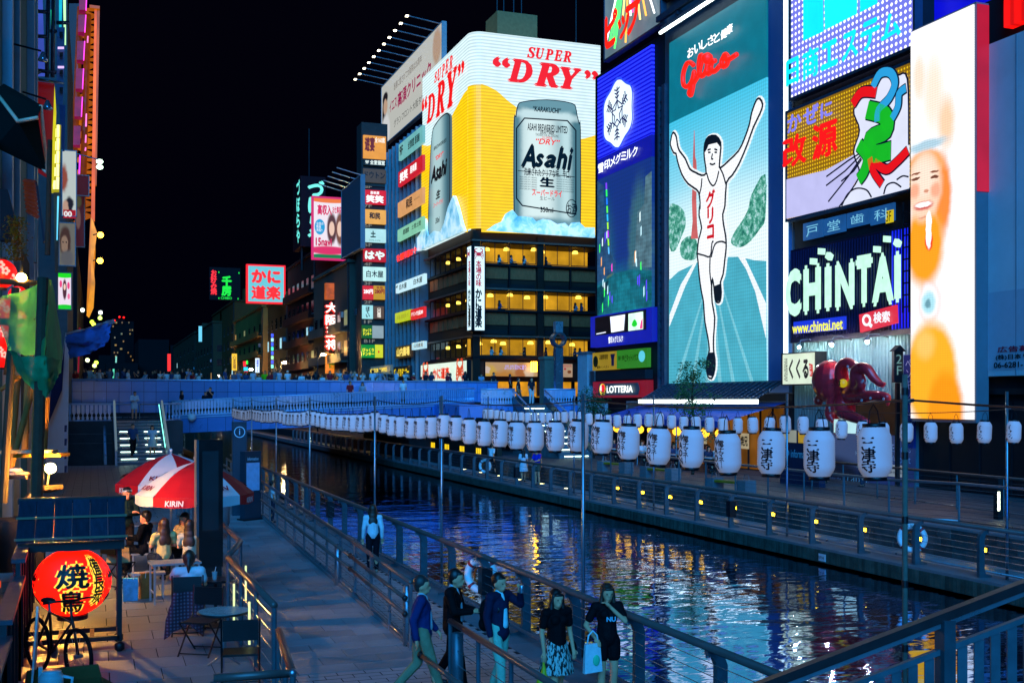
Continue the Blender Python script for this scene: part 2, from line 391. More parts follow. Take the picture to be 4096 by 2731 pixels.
    # vertical fascia slats under the edge, near part piece by piece
coping(6.5,7.32,6.55,lb); coping(19.02,19.80,19.75,rb)
sl=MB().box(0,-.055,0,.05,.055,.33).mesh('fascia_slat')
for i in range(230):
    o=link('fascia_slat',sl,MOSS,rb); o.location=(18.965,16+i*.13,-.40)
far_=MB()
for i in range(330): far_.box(18.965,45.9+i*.13-.055,-.40,19.015,45.9+i*.13+.055,-.07)
far_.build('fascia_slat',MOSS,rb,kind='stuff')
# ---- paving
def pave(parent,x0,x1,y0,y1,lx,ly,mat,zf,limit,name='paver',tilt=0,near=(5,12)):
    cells=[]; r=0; y=y0
    while y<y1-.01:
        x=x0-(lx/2 if r%2 else 0)
        while x<x1-.01:
            a,b=max(x,x0),min(x+lx,x1)
            if b-a>.08: cells.append((a,b,y,min(y+ly,y1)))
            x+=lx
        y+=ly; r+=1
    cells.sort(key=lambda c:(c[0]+c[1]-2*near[0])**2+(c[2]+c[3]-2*near[1])**2)
    g=.007; full=MB().box(-lx/2+g,-ly/2+g,-.03,lx/2-g,ly/2-g,0).mesh(name)
    rest=MB()
    for i,(a,b,c,d) in enumerate(cells):
        mx,my=(a+b)/2,(c+d)/2; jz=random.uniform(-.002,.002)
        if i<limit:
            me=full if abs(b-a-lx)<.01 and abs(d-c-ly)<.01 else MB().box(-(b-a)/2+g,-(d-c)/2+g,-.03,(b-a)/2-g,(d-c)/2-g,0).mesh(name)
            o=link(name,me,mat,parent); o.location=(mx,my,zf(my)+jz); o.rotation_euler=(tilt,0,0)
        else: rest.quad((a+g,c+g,zf(c)+jz),(b-g,c+g,zf(c)+jz),(b-g,d-g,zf(d)+jz),(a+g,d-g,zf(d)+jz))
    if rest.v: rest.build(name,mat,parent,kind='stuff')
prom=struct(MB().box(-40,-6,-.03,6.5,64,-.012).build('promenade',JOINT))
pave(prom,1.95,6.49,9,17,.42,.2,PAVER,lambda y:0,300,near=(5,12.5))
pave(prom,4.95,6.49,17,63,.42,.2,PAVER,lambda y:0,0)
TZ=.7; RY0,RY1=17.0,46.0
def rz(y): return 0 if y<RY0 else min(TZ,TZ*(y-RY0)/(RY1-RY0))
rmp=MB(); rmp.quad((1.95,RY0,-.01),(4.9,RY0,-.01),(4.9,RY1,TZ-.012),(1.95,RY1,TZ-.012)).quad((4.9,RY0,-.02),(4.9,RY1,-.02),(4.9,RY1,TZ-.012)).quad((1.95,RY1,-.02),(4.9,RY1,-.02),(4.9,RY1,TZ-.012),(1.95,RY1,TZ-.012))
ramp=struct(rmp.build('ramp',JOINT))
pave(ramp,1.95,4.9,RY0,RY1,.92,.46,STONE,lambda y:rz(y)+.004,300,'slab',math.atan(TZ/(RY1-RY0)),near=(3.5,18))
kb=MB(); kb.bar((4.92,RY0,.02),(4.92,RY1,TZ+.03),.12,.10); kb.build('kerb',CONC,ramp)
ter=struct(MB().box(-40,6,-.012,1.93,64,TZ-.012).box(1.93,RY1+.002,-.012,4.9,64,TZ-.012).build('terrace',JOINT))
pave(ter,-2.3,1.93,12,30,.62,.62,STONE2,lambda y:TZ+.004,290,'slab',0,near=(1,16))
pave(ter,-2.3,1.93,30,63,.62,.62,STONE2,lambda y:TZ+.004,0,'slab')
pave(ter,1.93,4.9,RY1+.1,63,.62,.62,STONE2,lambda y:TZ+.004,0,'slab')
RTZ=.75
qprom=struct(MB().box(19.8,-10,-.03,21,200,-.012).build('quay_promenade',JOINT))
pave(qprom,19.81,20.99,18,90,.42,.42,PAVER,lambda y:0,250,near=(20,22))
qter=struct(MB().box(21,-10,-.012,60,200,RTZ-.012).build('quay_terrace',JOINT))
pave(qter,21.2,30,18,75,.6,.6,pm('44484c',.55,var=.34,scale=.9,bump=.25,bs=60),lambda y:RTZ+.004,280,'slab',near=(22,24))
# rough stone wall between quay and terrace, block by block
WSTONE=pm('4c4f50',.85,var=.4,scale=2,bump=.7,bs=9)
y=17.0; row=0
for row,(z0,z1) in enumerate(((0,.26),(.26,.5),(.5,RTZ-.01))):
    y=17+.25*row
    while y<62:
        L=random.uniform(.42,.78); d=random.uniform(.0,.03)
        MB().box(20.93-d,y+.008,z0+.006,21.0,y+L-.008,z1-.006).build('stone_block',WSTONE,qter); y+=L
for i in range(5): MB().box(20.9,17+i*9,RTZ-.01,21.18,25.99+i*9,RTZ+.05).build('wall_coping',CONC,qter)
# ================================================================ railings
def post_plate(s):
    P=[(.02,0),(.02,.06),(.10,.14),(.12,.3),(.12,.85),(.06,.98),(-.03,1.03),(-.03,1.09),(.08,1.08),(.19,1.0),(.25,.88),(.25,.12),(.25,0),(-.16,0),(-.16,.03)]
    P=[(.25,0),(.25,.9),(.21,1.0),(.12,1.07),(-.02,1.09),(-.02,1.03),(.06,.99),(.1,.9),(.1,.2),(.06,.08),(-.12,.03),(-.12,0)]
    b=MB(); i=0; m=len(P)
    b.v=[(s*x,-.045,z) for x,z in P]+[(s*x,.045,z) for x,z in P]
    b.f=[tuple(range(m)),tuple(range(2*m-1,m-1,-1))]+[(k,m+k,m+(k+1)%m,(k+1)%m) for k in range(m)]
    return b.mesh('post')
def canal_rail(label,X,Y0,Y1,s,pmat,step=2.2,boxes=()):
    t=thing('canal_railing',label,'railing',(X,Y0,0)); L=Y1-Y0
    MB().tube([(0,0,1.13),(0,L,1.13)],.052,10).build('handrail',BROWN,t,True)
    MB().tube([(-s*.02,0,.13),(-s*.02,L,.13)],.03,8).build('bottom_rail',STEEL,t,True)
    for k in range(5): MB().tube([(s*.1,0,.28+k*.155),(s*.1,L,.28+k*.155)],.006,5).build('cable',CABLE,t)
    me=post_plate(s); n=int(L/step); bx=MB().box(-.11,-.10,.35,.11,.10,.86).mesh('junction_box')
    for i in range(n+1):
        o=link('post',me,pmat,t); o.location=(0,.35+i*step,0)
        if i in boxes: q=link('junction_box',bx,DSTEEL,t); q.location=(s*.17,.35+i*step,0); q.scale=(1,1.2,1)
        if i<16: c=MB().tube([(s*.0,.35+i*step,1.0),(0,.35+i*step,1.09)],.03,8).build('bracket',STEEL,t)
    return t
canal_rail('brown handrail on grey plate posts along the walkway side of the canal',6.95,7.3,63,1,GSTEEL,boxes=(1,6,13))
canal_rail('brown handrail on grey plate posts along the far bank of the canal',19.45,16.2,118,-1,GSTEEL,boxes=(7,16,25))
def tube_rail(name,label,pts,step,hand,pmat,cables=5,low=False,top=1.1,group=None,brk=None):
    """handrail on round posts through the listed points (feet)"""
    t=thing(name,label,'railing',pts[0],group=group); o0=V(pts[0]); P=[V(p)-o0 for p in pts]; up=V((0,0,top))
    MB().tube([p+up for p in P],.042,10).build('handrail',hand,t,True)
    for p in P[1:-1]: MB().ball(p+up,.044).build('joint',STEEL,t,True)
    pe=MB().lathe([(.055,0),(.055,.012),(.03,.02),(.03,top-.03)],10).mesh('post')
    for a,b in zip(P,P[1:]):
        d=b-a; L=d.length; n=max(1,round(L/step))
        for k in range(n+(1 if b==P[-1] else 0)): q=link('post',pe,pmat,t); q.location=a+d*(k/n)
        for k in range(cables): z=V((0,0,.2+k*(top-.35)/max(1,cables-1))); MB().tube([a+z,b+z],.0055,5).build('cable',CABLE,t)
        z=V((0,0,.1)); MB().tube([a+z,b+z],.022,6).build('bottom_rail',STEEL,t,True)
        if low:
            for zz in (.86,.60):
                off=V((-.11,0,zz)); MB().tube([a+off,b+off],.034,8).build('lower_handrail',hand,t,True)
                MB().ball(a+off-V((0,.04,0)),.05).build('end_cap',BLACK,t,True)
                for k in range(n+1): w=a+d*(k/n); MB().tube([w+V((0,0,zz-.06)),w+V((-.11,0,zz-.06)),w+off],.012,6).build('bracket',STEEL,t)
    return t
rB=tube_rail('ramp_railing','long railing with three brown handrails between the ramp and the canal strip',[(4.86,18.0,rz(18)),(4.92,22.5,rz(22.5)),(4.92,46,TZ)],1.5,BROWN,STEEL,5,True)
for yy in (18.3,24.0):
    for dx in (0,): MB().lathe([(.075,0),(.075,1.0),(.02,1.02)],12,0.02,yy-18+.0).build('bollard',STEEL,rB,True)
rD=tube_rail('walkway_railing','short brown railing in front of the walking men, cut by the lower edge',[(4.55,10.0,0),(4.55,14.8,0)],1.35,BROWN,GSTEEL,5)
MB().lathe([(.085,0),(.085,.98),(.02,1.0)],12,.02,4.55).build('bollard',GSTEEL,rD,True)
MB().tube([(-.35,3.2,.62),(-.35,5.0,.62)],.034,8).build('lower_handrail',BROWN,rD,True); MB().ball((-.35,5.0,.62),.06).build('end_cap',BLACK,rD,True)
rA1=tube_rail('terrace_railing','brown terrace railing beside the parasols, behind the black display totem',[(2.24,34,TZ),(2.24,24,TZ),(2.24,18.9,TZ),(1.86,17.2,TZ)],1.5,BROWN,GSTEEL,5)
rA2=tube_rail('terrace_railing','brown terrace railing beside the round cafe table',[(1.84,17.0,TZ),(1.9,12.9,TZ)],1.4,BROWN,GSTEEL,5)
rA3=tube_rail('terrace_railing','lowest terrace railing with a bent brown handrail at the lower left',[(1.92,12.7,TZ-.25),(1.78,10.9,TZ-.3),(1.05,10.95,TZ-.3)],.9,BROWN,GSTEEL,5)
LEDBAR=em('dcf0a8',1.3,0)
for r_,loc in ((rA1,(-.05,-16.2,0)),(rA2,(-.02,-.9,0)),(rA2,(0,-2.4,0))):
    q=MB().box(-.013,-.013,.32,.013,.013,.86).build('light_bar',LEDBAR,r_); q.location=loc
tube_rail('quay_railing','steel cable railing on the edge of the far terrace',[(21.12,47,RTZ),(21.12,26.5,RTZ),(21.9,24.6,RTZ),(22.4,18,RTZ)],2.0,STEEL,GSTEEL,6)
tube_rail('quay_railing','steel cable railing of the far ramp in front of the dark shopfront',[(25.2,36,RTZ),(24.4,18,RTZ)],2.0,BROWN,GSTEEL,6)
# bollard lamp and wall lights on the far quay
WLIGHT=em('ffc81a',26,0); 
for i in range(10):
    t=thing('wall_light',f'small yellow wall light low on the far quay wall, {nth(i)} from the right','wall light',(20.92,22.6+i*2.35,.36),group='yellow lights along the quay wall')
    MB().box(-.035,-.13,-.08,0,.13,.08).build('housing',DSTEEL,t); MB().box(-.05,-.10,-.05,-.037,.10,.05).build('lens',WLIGHT,t)
FLOORL=em('fff0a0',7,0)
for i in range(6):
    t=thing('floor_light',f'flush lamp in the far quay paving, {nth(i)} from the right','floor light',(20.55,48.5+i*3.1,.0),group='flush lamps in the quay paving')
    MB().lathe([(.16,0),(.16,.02),(.13,.025)],14).build('rim',STEEL,t); MB().lathe([(.12,.02),(.12,.032)],14).build('lens',FLOORL,t)
t=thing('bollard_lamp','dark bollard with a vertical white light strip on the far ramp','lamp',(23.9,25.3,RTZ))
MB().box(-.09,-.09,0,.09,.09,1.15).build('post',DSTEEL,t); MB().box(-.1,-.095,.25,-.03,-.08,.78).build('light_strip',em('f4ffd8',8,0),t)
# ================================================================ lanterns
PAPER=pm('b4b8c0',.75,var=.05,scale=5); PAPER.node_tree.nodes['Principled BSDF'].inputs['Emission Color'].default_value=(.85,.86,1,1); PAPER.node_tree.nodes['Principled BSDF'].inputs['Emission Strength'].default_value=.12; INK=pm('14141c',.7,var=0); REDINK=pm('b01520',.7,var=0); CAPM=pm('0c0c0e',.4,var=.1)  # faint emission put into the paper so it stays white under blue light
def prof(h,r):
    P=[]; n=44
    for k in range(n+1):
        t=k/n; z=h*t; e=min(t,1-t); q=min(1,e/.24); rr=r*(.66+.34*math.sin(q*PI/2)); P.append((rr+(.0028 if k%2 else -.0012),z))
    return P
LH,LR=.50,.165
lp=prof(LH,LR)
def rad(z): return LR*(.66+.34*math.sin(min(1,min(z/LH,1-z/LH)/.24)*PI/2))
def wrap(s,ang,z0,z1,wid,vertical=True,bold=.03,shear=0):
    vs,fs,_=tmesh(s,bold,shear,vertical); me=bpy.data.meshes.new('lettering'); o=[]
    for x,y,q in vs:
        z=(z0+(z1-z0)*y)*LH/.6; r=rad(z)+.005+q*.008; a=-PI/2-ang+(x-.5)*wid/LR; o.append((r*math.cos(a),r*math.sin(a),z))
    me.from_pydata(o,[],fs); me.update(); return me
m_paper=MB().lathe(lp,26).mesh('paper_body'); m_cap=MB().lathe([(.112,0),(.112,.045),(.105,.045),(.105,.03)],18).mesh('rim')
m_hook=MB().tube([(0,-.09,.0),(0,-.06,.13),(0,0,.2),(0,.06,.13),(0,.09,0)],.006,5).mesh('hanger')
D=math.radians
T1=[(wrap('電子マネ｜',D(56),.08,.50,.085,True,.018),INK),(wrap('WAON',D(86),.06,.52,.11,True,.03),INK)]
T2=[(wrap('三津寺',D(60),.06,.48,.15,True,.025),INK)]
def brush(seed,ang,z0,z1,mat):
    rs=random.Random(seed); b=MB(); i=0
    for k in range(9):
        z=z1-(z1-z0)*k/8; a=-PI/2-ang+rs.uniform(-.22,.22); da=rs.uniform(.12,.3)*rs.choice((-1,1)); dz=rs.uniform(-.04,.03)
        pts=[]
        for t in (0,.5,1):
            zz=(z+dz*t)*LH/.6; r=rad(zz)+.006; aa=a+da*t
            for s in (-1,1):
                w=.011*(1.2-t*.6); pts.append((r*math.cos(aa),r*math.sin(aa),zz+s*w))
        b.quad(pts[0],pts[1],pts[3],pts[2]); b.quad(pts[2],pts[3],pts[5],pts[4])
    return b.mesh('lettering')
T3=[(brush(3,D(78),.12,.46,INK),INK),(brush(9,D(118),.08,.36,REDINK),REDINK)]
def lantern(loc,label,texts,group,sw=0):
    t=thing('paper_lantern',label,'lantern',loc,sw*.1,group); t.rotation_euler=(random.uniform(-.05,.05),sw*.06,sw*.14); q_=random.uniform(.96,1.03); t.scale=(q_,q_,random.uniform(.97,1.02))
    link('paper_body',m_paper,PAPER,t,True); a=link('rim',m_cap,CAPM,t,True); a.location=(0,0,LH-.01); a=link('rim',m_cap,CAPM,t,True); a.location=(0,0,-.035)
    a=link('hanger',m_hook,DSTEEL,t); a.location=(0,0,LH+.03)
    for me,mt in texts: link('lettering',me,mt,t)
    return t
def zline(y,poles,zt,sag):
    for a,b in zip(poles,poles[1:]):
        if a<=y<=b: u=(y-a)/(b-a); return zt-4*sag*u*(1-u)
    return zt
LP=[2.0,9.0,16.7,24.6,31.1,41.3,49.4,57.5,65.5]
n=60
for i in range(n):
    y=9.52+i*.945
    z=zline(y,LP,4.13-.003*(y-9)-.06*min(1,(y-9)/4),.10)-.76+random.uniform(-.015,.015)
    lab='white paper lantern with %s, %s from the right in the near row'%('three large black characters' if i<3 else 'black lettering',nth(i))
    lantern((7.42,y,z),lab,T2 if i<3 else T1,'white lanterns along the near row',random.uniform(-1,1))
def wire(label,X,poles,zt,sag,y1):
    P=[]
    for a,b in zip(poles,poles[1:]):
        for k in range(8): u=k/8; P.append((X,a+(b-a)*u,zt-4*sag*u*(1-u)))
    P.append((X,poles[-1],zt)); t=tag(MB().tube(P,.011,5).build('lantern_wire',BLACK),label,'wire'); return t
wire('black wire carrying the near row of lanterns',7.42,LP,4.10,.10,66)
for i,y in enumerate(LP[1:]):
    t=thing('lantern_pole',f'thin steel pole of the near lantern row, {nth(i)} from the right','pole',(7.36,y,WZ),group='poles of the near lantern row')
    wood=i==0
    MB().tube([(0,0,0),(0,0,4.67+(.15 if wood else 0))],.027 if wood else .03,10).build('shaft',pm('5a554c',.7,var=.3,scale=6) if wood else STEEL,t,True)
    MB().tube([(0,0,4.55),(.1,0,4.57)],.02,6).build('arm',STEEL,t)
    if wood:
        for q in range(7): MB().lathe([(.031,.9+q*.62),(.031,.97+q*.62)],10).build('band',BLACK,t)
RP=[12,20.5,29.3,38.0,45.5,57.0,66]
for i in range(44):
    y=18.6+i*.91; z=zline(y,RP,3.88,.13)-.74+random.uniform(-.015,.015)
    lantern((19.72,y,z),f'white paper lantern with brush writing, {nth(i)} from the right in the far row',T3,'white lanterns along the far row',random.uniform(-1,1))
wire('black wire carrying the far row of lanterns',19.72,RP,3.89,.13,66)
for i,y in enumerate(RP[1:]):
    t=thing('lantern_pole',f'thin steel pole of the far lantern row, {nth(i)} from the right','pole',(19.62,y,0),group='poles of the far lantern row')
    MB().tube([(0,0,0),(0,0,4.3)],.035,8).build('shaft',STEEL,t,True); MB().tube([(0,0,3.9),(.1,0,3.9)],.02,6).build('arm',STEEL,t)
D=math.radians
# lifebuoys
def buoy(loc,label):
    t=thing('lifebuoy',label,'lifebuoy',loc,D(42)); b=MB(); R,r=.30,.075
    for k in range(28):
        a=2*PI*k/28
        for q in range(10): c=2*PI*q/10; b.v.append((.08*math.cos(c),(R+r*math.sin(c))*math.cos(a),(R+r*math.sin(c))*math.sin(a)+.62))
    for k in range(28):
        for q in range(10): b.f.append((k*10+q,k*10+(q+1)%10,((k+1)%28)*10+(q+1)%10,((k+1)%28)*10+q))
    b.build('ring',pm('dcdfe2',.5,var=.1),t,True)
    for k in range(4):
        a=PI/4+k*PI/2; o=MB()
        for j in range(3):
            aa=a-.1+j*.1
            for q in range(10): c=2*PI*q/10; o.v.append((.085*math.cos(c),(R+(r+.006)*math.sin(c))*math.cos(aa),(R+(r+.006)*math.sin(c))*math.sin(aa)+.62))
        for j in range(2):
            for q in range(10): o.f.append((j*10+q,j*10+(q+1)%10,(j+1)*10+(q+1)%10,(j+1)*10+q))
        o.build('red_band',pm('a3202a',.5),t,True)
    q=MB(); P=[(.02*math.cos(5*a),.17*math.cos(a*1.0)*(1-.1*(a%3)),.62+.17*math.sin(a)) for a in [k*.5 for k in range(60)]]
    q.tube(P,.014,5).build('rope',pm('b5481c',.8),t); MB().tube([(.1,0,-.02),(.1,0,.9)],.035,8).build('stand',GSTEEL,t)
    text('大阪市',INK,t,0,0,1,1).matrix_local=Matrix(((0,0,-1,-.085),(-.28,0,0,.14),(0,.09,0,.89),(0,0,0,1)))
    return t
buoy((19.28,23.3,.02),'white lifebuoy with red bands on the far railing at the right')
buoy((19.28,56.5,.02),'white lifebuoy on the far railing near the strolling people')
buoy((7.12,21.1,.05),'lifebuoy behind the near railing by the walking men')
t=thing('number_plate','small white plate on the far quay edge','plate',(18.955,26.6,-.26)); MB().box(-.012,-.16,-.1,0,.16,.1).build('panel',WHITEP,t)
text('№94',INK,t,0,0,1,1).matrix_local=Matrix(((0,0,-1,-.016),(-.24,0,0,.12),(0,.1,0,-.05),(0,0,0,1)))
# ================================================================ bridge
BPANEL=pm('6e9ada',.22,.2,var=.1,scale=.8); BFASC=pm('5e8ed4',.3,.15,var=.12,scale=.6); BLADE=pm('a8c4e6',.3,.3,var=.1); DECK=4.4  # panel and fascia are grey metal, with the blue light put into their colour
br=thing('bridge','broad canal bridge with glossy panelled parapet and crowd on top','bridge',(0,79,0))
MB().box(-14,.3,3.3,31,14,DECK).build('deck',DCONC,br)
MB().box(-14,.12,1.2,5.2,.3,5.36).box(5.2,.12,3.0,28,.3,5.36).build('parapet_core',DCONC,br)
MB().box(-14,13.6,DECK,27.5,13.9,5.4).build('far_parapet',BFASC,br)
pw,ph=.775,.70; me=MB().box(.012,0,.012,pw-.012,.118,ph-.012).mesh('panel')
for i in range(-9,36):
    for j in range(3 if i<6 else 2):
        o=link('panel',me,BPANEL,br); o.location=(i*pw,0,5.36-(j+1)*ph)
MB().tube([(-8,.1,5.43),(28,.1,5.43)],.07,8).build('cap_rail',BLADE,br,True)
# curved ramp in front with paddle shaped balusters
rp=thing('bridge_ramp','curved bridge ramp with a long row of paddle shaped metal balusters','ramp',(0,0,0))
def arc(u):  # u 0..1 along the ramp
    x=4.6+20.9*u; y=74.6-3.6*math.sin(PI*min(1,u*1.02))**.9+(1.3*u); z=3.05+1.15*u-.25*u*u
    if u>.93: y+=(u-.93)**2*260
    return V((x,y,z))
N=60
def strip(b,z0,z1,off=0):
    for k in range(N):
        p=arc(k/N);q=arc((k+1)/N); b.quad((p.x,p.y-off,p.z+z0),(q.x,q.y-off,q.z+z0),(q.x,q.y-off,q.z+z1),(p.x,p.y-off,p.z+z1))
b=MB()
for k in range(N):
    p=arc(k/N);q=arc((k+1)/N); b.quad((p.x,p.y,p.z),(q.x,q.y,q.z),(q.x,79,q.z),(p.x,79,p.z)); b.quad((p.x,p.y,p.z-1.05),(p.x,79,p.z-1.05),(q.x,79,q.z-1.05),(q.x,q.y,q.z-1.05))
strip(b,-1.05,0); b.build('deck',DCONC,rp)
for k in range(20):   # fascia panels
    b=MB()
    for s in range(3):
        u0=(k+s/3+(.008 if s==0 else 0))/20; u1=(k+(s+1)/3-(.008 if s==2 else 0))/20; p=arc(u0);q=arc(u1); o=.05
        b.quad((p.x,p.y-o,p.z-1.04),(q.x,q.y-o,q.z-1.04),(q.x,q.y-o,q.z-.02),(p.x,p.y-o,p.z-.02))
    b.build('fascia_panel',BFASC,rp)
for zz,r in ((.98,.05),(.04,.06),(-.1,.05)):
    MB().tube([arc(k/N)+V((0,-.04,zz)) for k in range(N+1)],r,8).build('cap_rail' if zz>.5 else 'bottom_rail',BLADE,rp,True)
pad=[(-.085,.95),(-.085,.46),(-.03,.38),(-.03,.34),(-.075,.2),(-.06,.06),(.06,.06),(.075,.2),(.03,.34),(.03,.38),(.085,.46),(.085,.95)]
def upright(P,t=.03):
    b=MB(); m=len(P); b.v=[(x,-t/2,z) for x,z in P]+[(x,t/2,z) for x,z in P]
    b.f=[tuple(range(m)),tuple(range(2*m-1,m-1,-1))]+[(k,m+k,m+(k+1)%m,(k+1)%m) for k in range(m)]; return b.mesh('baluster')
mpad=upright(pad)
for i in range(112):
    u=(i+.5)/112; p=arc(u); d=arc(min(1,u+.005))-arc(max(0,u-.005)); o=link('baluster',mpad,BLADE,rp); o.location=p+V((0,-.05,0)); o.rotation_euler=(0,0,math.atan2(d.y,d.x)+.35)
t=thing('security_camera','white dome camera hanging under the ramp railing','camera',(arc(.055).x,arc(.055).y-.25,2.95)); MB().lathe([(.1,.3),(.24,.22),(.26,.0),(.2,-.1),(.06,-.2)][::-1],14).build('dome',WHITEP,t,True); MB().tube([(0,0,.3),(0,.25,.45)],.04,6).build('bracket',STEEL,t)
# landing and stairs to the walkway
st=thing('stairs','stairs with glowing treads leading up to the bridge','stairs',(1.15,63.2,TZ))
n=13; SW=2.5; RUN=.46; RISE=(2.9-TZ)/n
GLOW=em('d6fff0',5,0)
for i in range(n):
    MB().box(0,i*RUN,0,SW,i*RUN+RUN,(i+1)*RISE).build('step',CONC,st); MB().box(.002,i*RUN-.03,(i+1)*RISE-.045,SW-.002,i*RUN-.002,(i+1)*RISE+.004).build('nosing',STEEL,st)
    if i%2==1 and i<11:
        for x in (.2,1.5): MB().box(x,i*RUN-.045,(i+1)*RISE-.085,x+.82,i*RUN-.006,(i+1)*RISE-.047).build('light_strip',GLOW,st)
for s,x in ((-1,-.12),(1,SW)):
    b=MB(); e=n*RUN; h=n*RISE
    b.v=[(x,-.5,0),(x+.12,-.5,0),(x,-.5,.75),(x+.12,-.5,.75),(x,e,h),(x+.12,e,h),(x,e,h+1.05),(x+.12,e,h+1.05)]
    b.f=[(0,1,3,2),(4,6,7,5),(0,2,6,4),(1,5,7,3),(2,3,7,6),(0,4,5,1)]; b.build('side_panel',pm('8fa0b0',.35,.2,var=.15),st)
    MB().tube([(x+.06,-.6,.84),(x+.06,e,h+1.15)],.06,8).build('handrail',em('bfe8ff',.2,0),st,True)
MB().tube([(SW-.1,-.3,.9),(SW-.1,n*RUN,n*RISE+.95)],.018,6).build('light_rail',em('7fffe0',3,0),st)
land=thing('landing','raised landing between the stairs and the bridge wall','landing',(0,69.2,0))
MB().box(-14,0,0,4.9,9.8,2.88).build('base',pm('55585c',.85,var=.3,scale=.7,bump=.3,bs=10),land)
MB().box(-14,-.02,2.15,1.0,-.002,2.2).box(-14,-.02,1.62,1.0,-.002,1.66).build('ledge',CONC,land)
def balustrade(label,p0,p1,n,h=1.0):
    p0=V(p0);p1=V(p1); t=thing('balustrade',label,'balustrade',p0); d=p1-p0; a=math.atan2(d.y,d.x)
    MB().tube([V((0,0,h)),d+V((0,0,h))],.05,8).build('top_rail',BLADE,t,True); MB().tube([V((0,0,.05)),d+V((0,0,.05))],.04,8).build('bottom_rail',BLADE,t,True)
    for i in range(n): o=link('baluster',mpad,BLADE,t); o.location=d*((i+.5)/n); o.rotation_euler=(0,0,a)
    return t
balustrade('metal balustrade of the landing left of the glowing stairs',(-2.6,69.3,2.88),(.95,69.3,2.88),15)
balustrade('short balustrade right of the glowing stairs',(3.85,69.3,2.88),(4.95,71.5,2.88),5)
q=thing('ramp_wall','low sloped side wall beside the glowing stairs','wall',(.5,63.5,TZ)); b=MB(); b.v=[(0,0,0),(.14,0,0),(0,0,.5),(.14,0,.5),(0,5.7,0),(.14,5.7,0),(0,5.7,1.9),(.14,5.7,1.9)]; b.f=[(0,1,3,2),(4,6,7,5),(0,2,6,4),(1,5,7,3),(2,3,7,6)]; b.build('panel',pm('8797a6',.4,.2),q); MB().tube([(.07,-.1,.55),(.07,5.7,1.95)],.05,8).build('handrail',BLADE,q,True)
tube_rail('landing_railing','low steel railing in front of the bridge wall on the landing',[(-2,78.2,2.88),(4.4,78.2,2.88)],1.6,STEEL,STEEL,2,top=.95)
# far-bank platform, stairs, clock column
pf=thing('bridge_platform','raised platform where the bridge meets the far bank','platform',(0,68,0))
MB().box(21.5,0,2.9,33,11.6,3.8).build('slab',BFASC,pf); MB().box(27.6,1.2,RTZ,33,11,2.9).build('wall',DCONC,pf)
MB().box(20.8,9.5,-.8,22.4,24,3.2).build('abutment',DCONC,pf)
balustrade('balustrade on the far platform left of its stairs',(22.9,67.95,3.8),(25.2,67.95,3.8),13); balustrade('balustrade on the far platform right of its stairs',(27.2,67.95,3.8),(29.4,67.95,3.8),12)
fs=thing('stairs','far-bank stairs with lit treads between the lantern rows','stairs',(25.1,60.3,RTZ)); n=18; RUN=.43; RISE=(3.8-RTZ)/n
for i in range(n):
    MB().box(0,i*RUN,0,2.1,i*RUN+RUN,(i+1)*RISE).build('step',CONC,fs)
    if i%2==0: MB().box(.3,i*RUN-.03,(i+1)*RISE-.08,1.8,i*RUN-.004,(i+1)*RISE-.03).build('light_strip',GLOW,fs)
for x in (-.08,2.1):
    MB().tube([(x+.04,-.2,1.0),(x+.04,n*RUN,n*RISE+1.0)],.05,8).build('handrail',BLADE,fs,True); MB().bar((x+.04,0,.35),(x+.04,n*RUN,n*RISE+.35),.06,.5).build('side_panel',GSTEEL,fs)
cl=thing('clock_column','steel column with a ring near the top beside the bridge end','column',(30.3,73,3.8))
MB().box(-.27,-.2,0,.27,.2,4.0).build('shaft',pm('9aa3ad',.25,.7,var=.15),cl); MB().box(-.3,-.22,5.0,.25,.22,5.75).build('cap',pm('aab2bb',.3,.5),cl)
b=MB(); 
for k in range(28):
    a=2*PI*k/28
    for rr,yy in ((.52,-.32),(.52,.32),(.38,.32),(.38,-.32)): b.v.append((rr*math.cos(a)-.02,yy,4.5+rr*math.sin(a)))
for k in range(28):
    for q in range(4): b.f.append((k*4+q,k*4+(q+1)%4,((k+1)%28)*4+(q+1)%4,((k+1)%28)*4+q))
b.build('ring',STEEL,cl)
sp=thing('stone_pier','beige stone gate pier in front of the restaurant','pier',(31.3,77.5,3.8)); MB().box(-.43,-.5,0,.43,.5,3.3).build('shaft',pm('8a7f6c',.8,var=.2,bump=.3),sp); MB().box(-.5,-.6,3.3,.5,.6,3.5).build('cap',pm('8a7f6c',.8),sp)
wh=thing('white_kiosk','small pale rendered kiosk building with a louvred window beside the bridge','building',(29.45,66.2,RTZ))
MB().box(0,0,0,2.6,1.5,6.3).build('wall',pm('b9c3c9',.7,var=.12,bump=.2),wh); MB().box(-.08,-.08,6.3,2.7,1.6,6.45).build('coping',CONC,wh)
w=MB().box(.62,-.06,4.65,1.2,-.01,5.3).build('window',BLACK,wh)
for k in range(7): MB().box(.66+k*.075,-.09,4.7,.69+k*.075,-.062,5.25).build('louvre',em('c8b27a',.35,0),w)
MB().box(.5,-.1,4.4,1.3,-.005,4.58).build('sill',CONC,wh); MB().box(.12,-.2,4.3,.38,-.01,5.2).build('meter_box',STEEL,wh); MB().tube([(.25,-.1,4.3),(.25,-.1,3.2)],.03,6).build('conduit',STEEL,wh)
for i in range(6): MB().box(.1+.42*i,-.02,0,.1+.42*i+.4,-.004,1.9+.25*((i*37)%5)).build('tile_strip',pm('5f7f8a',.6),wh)
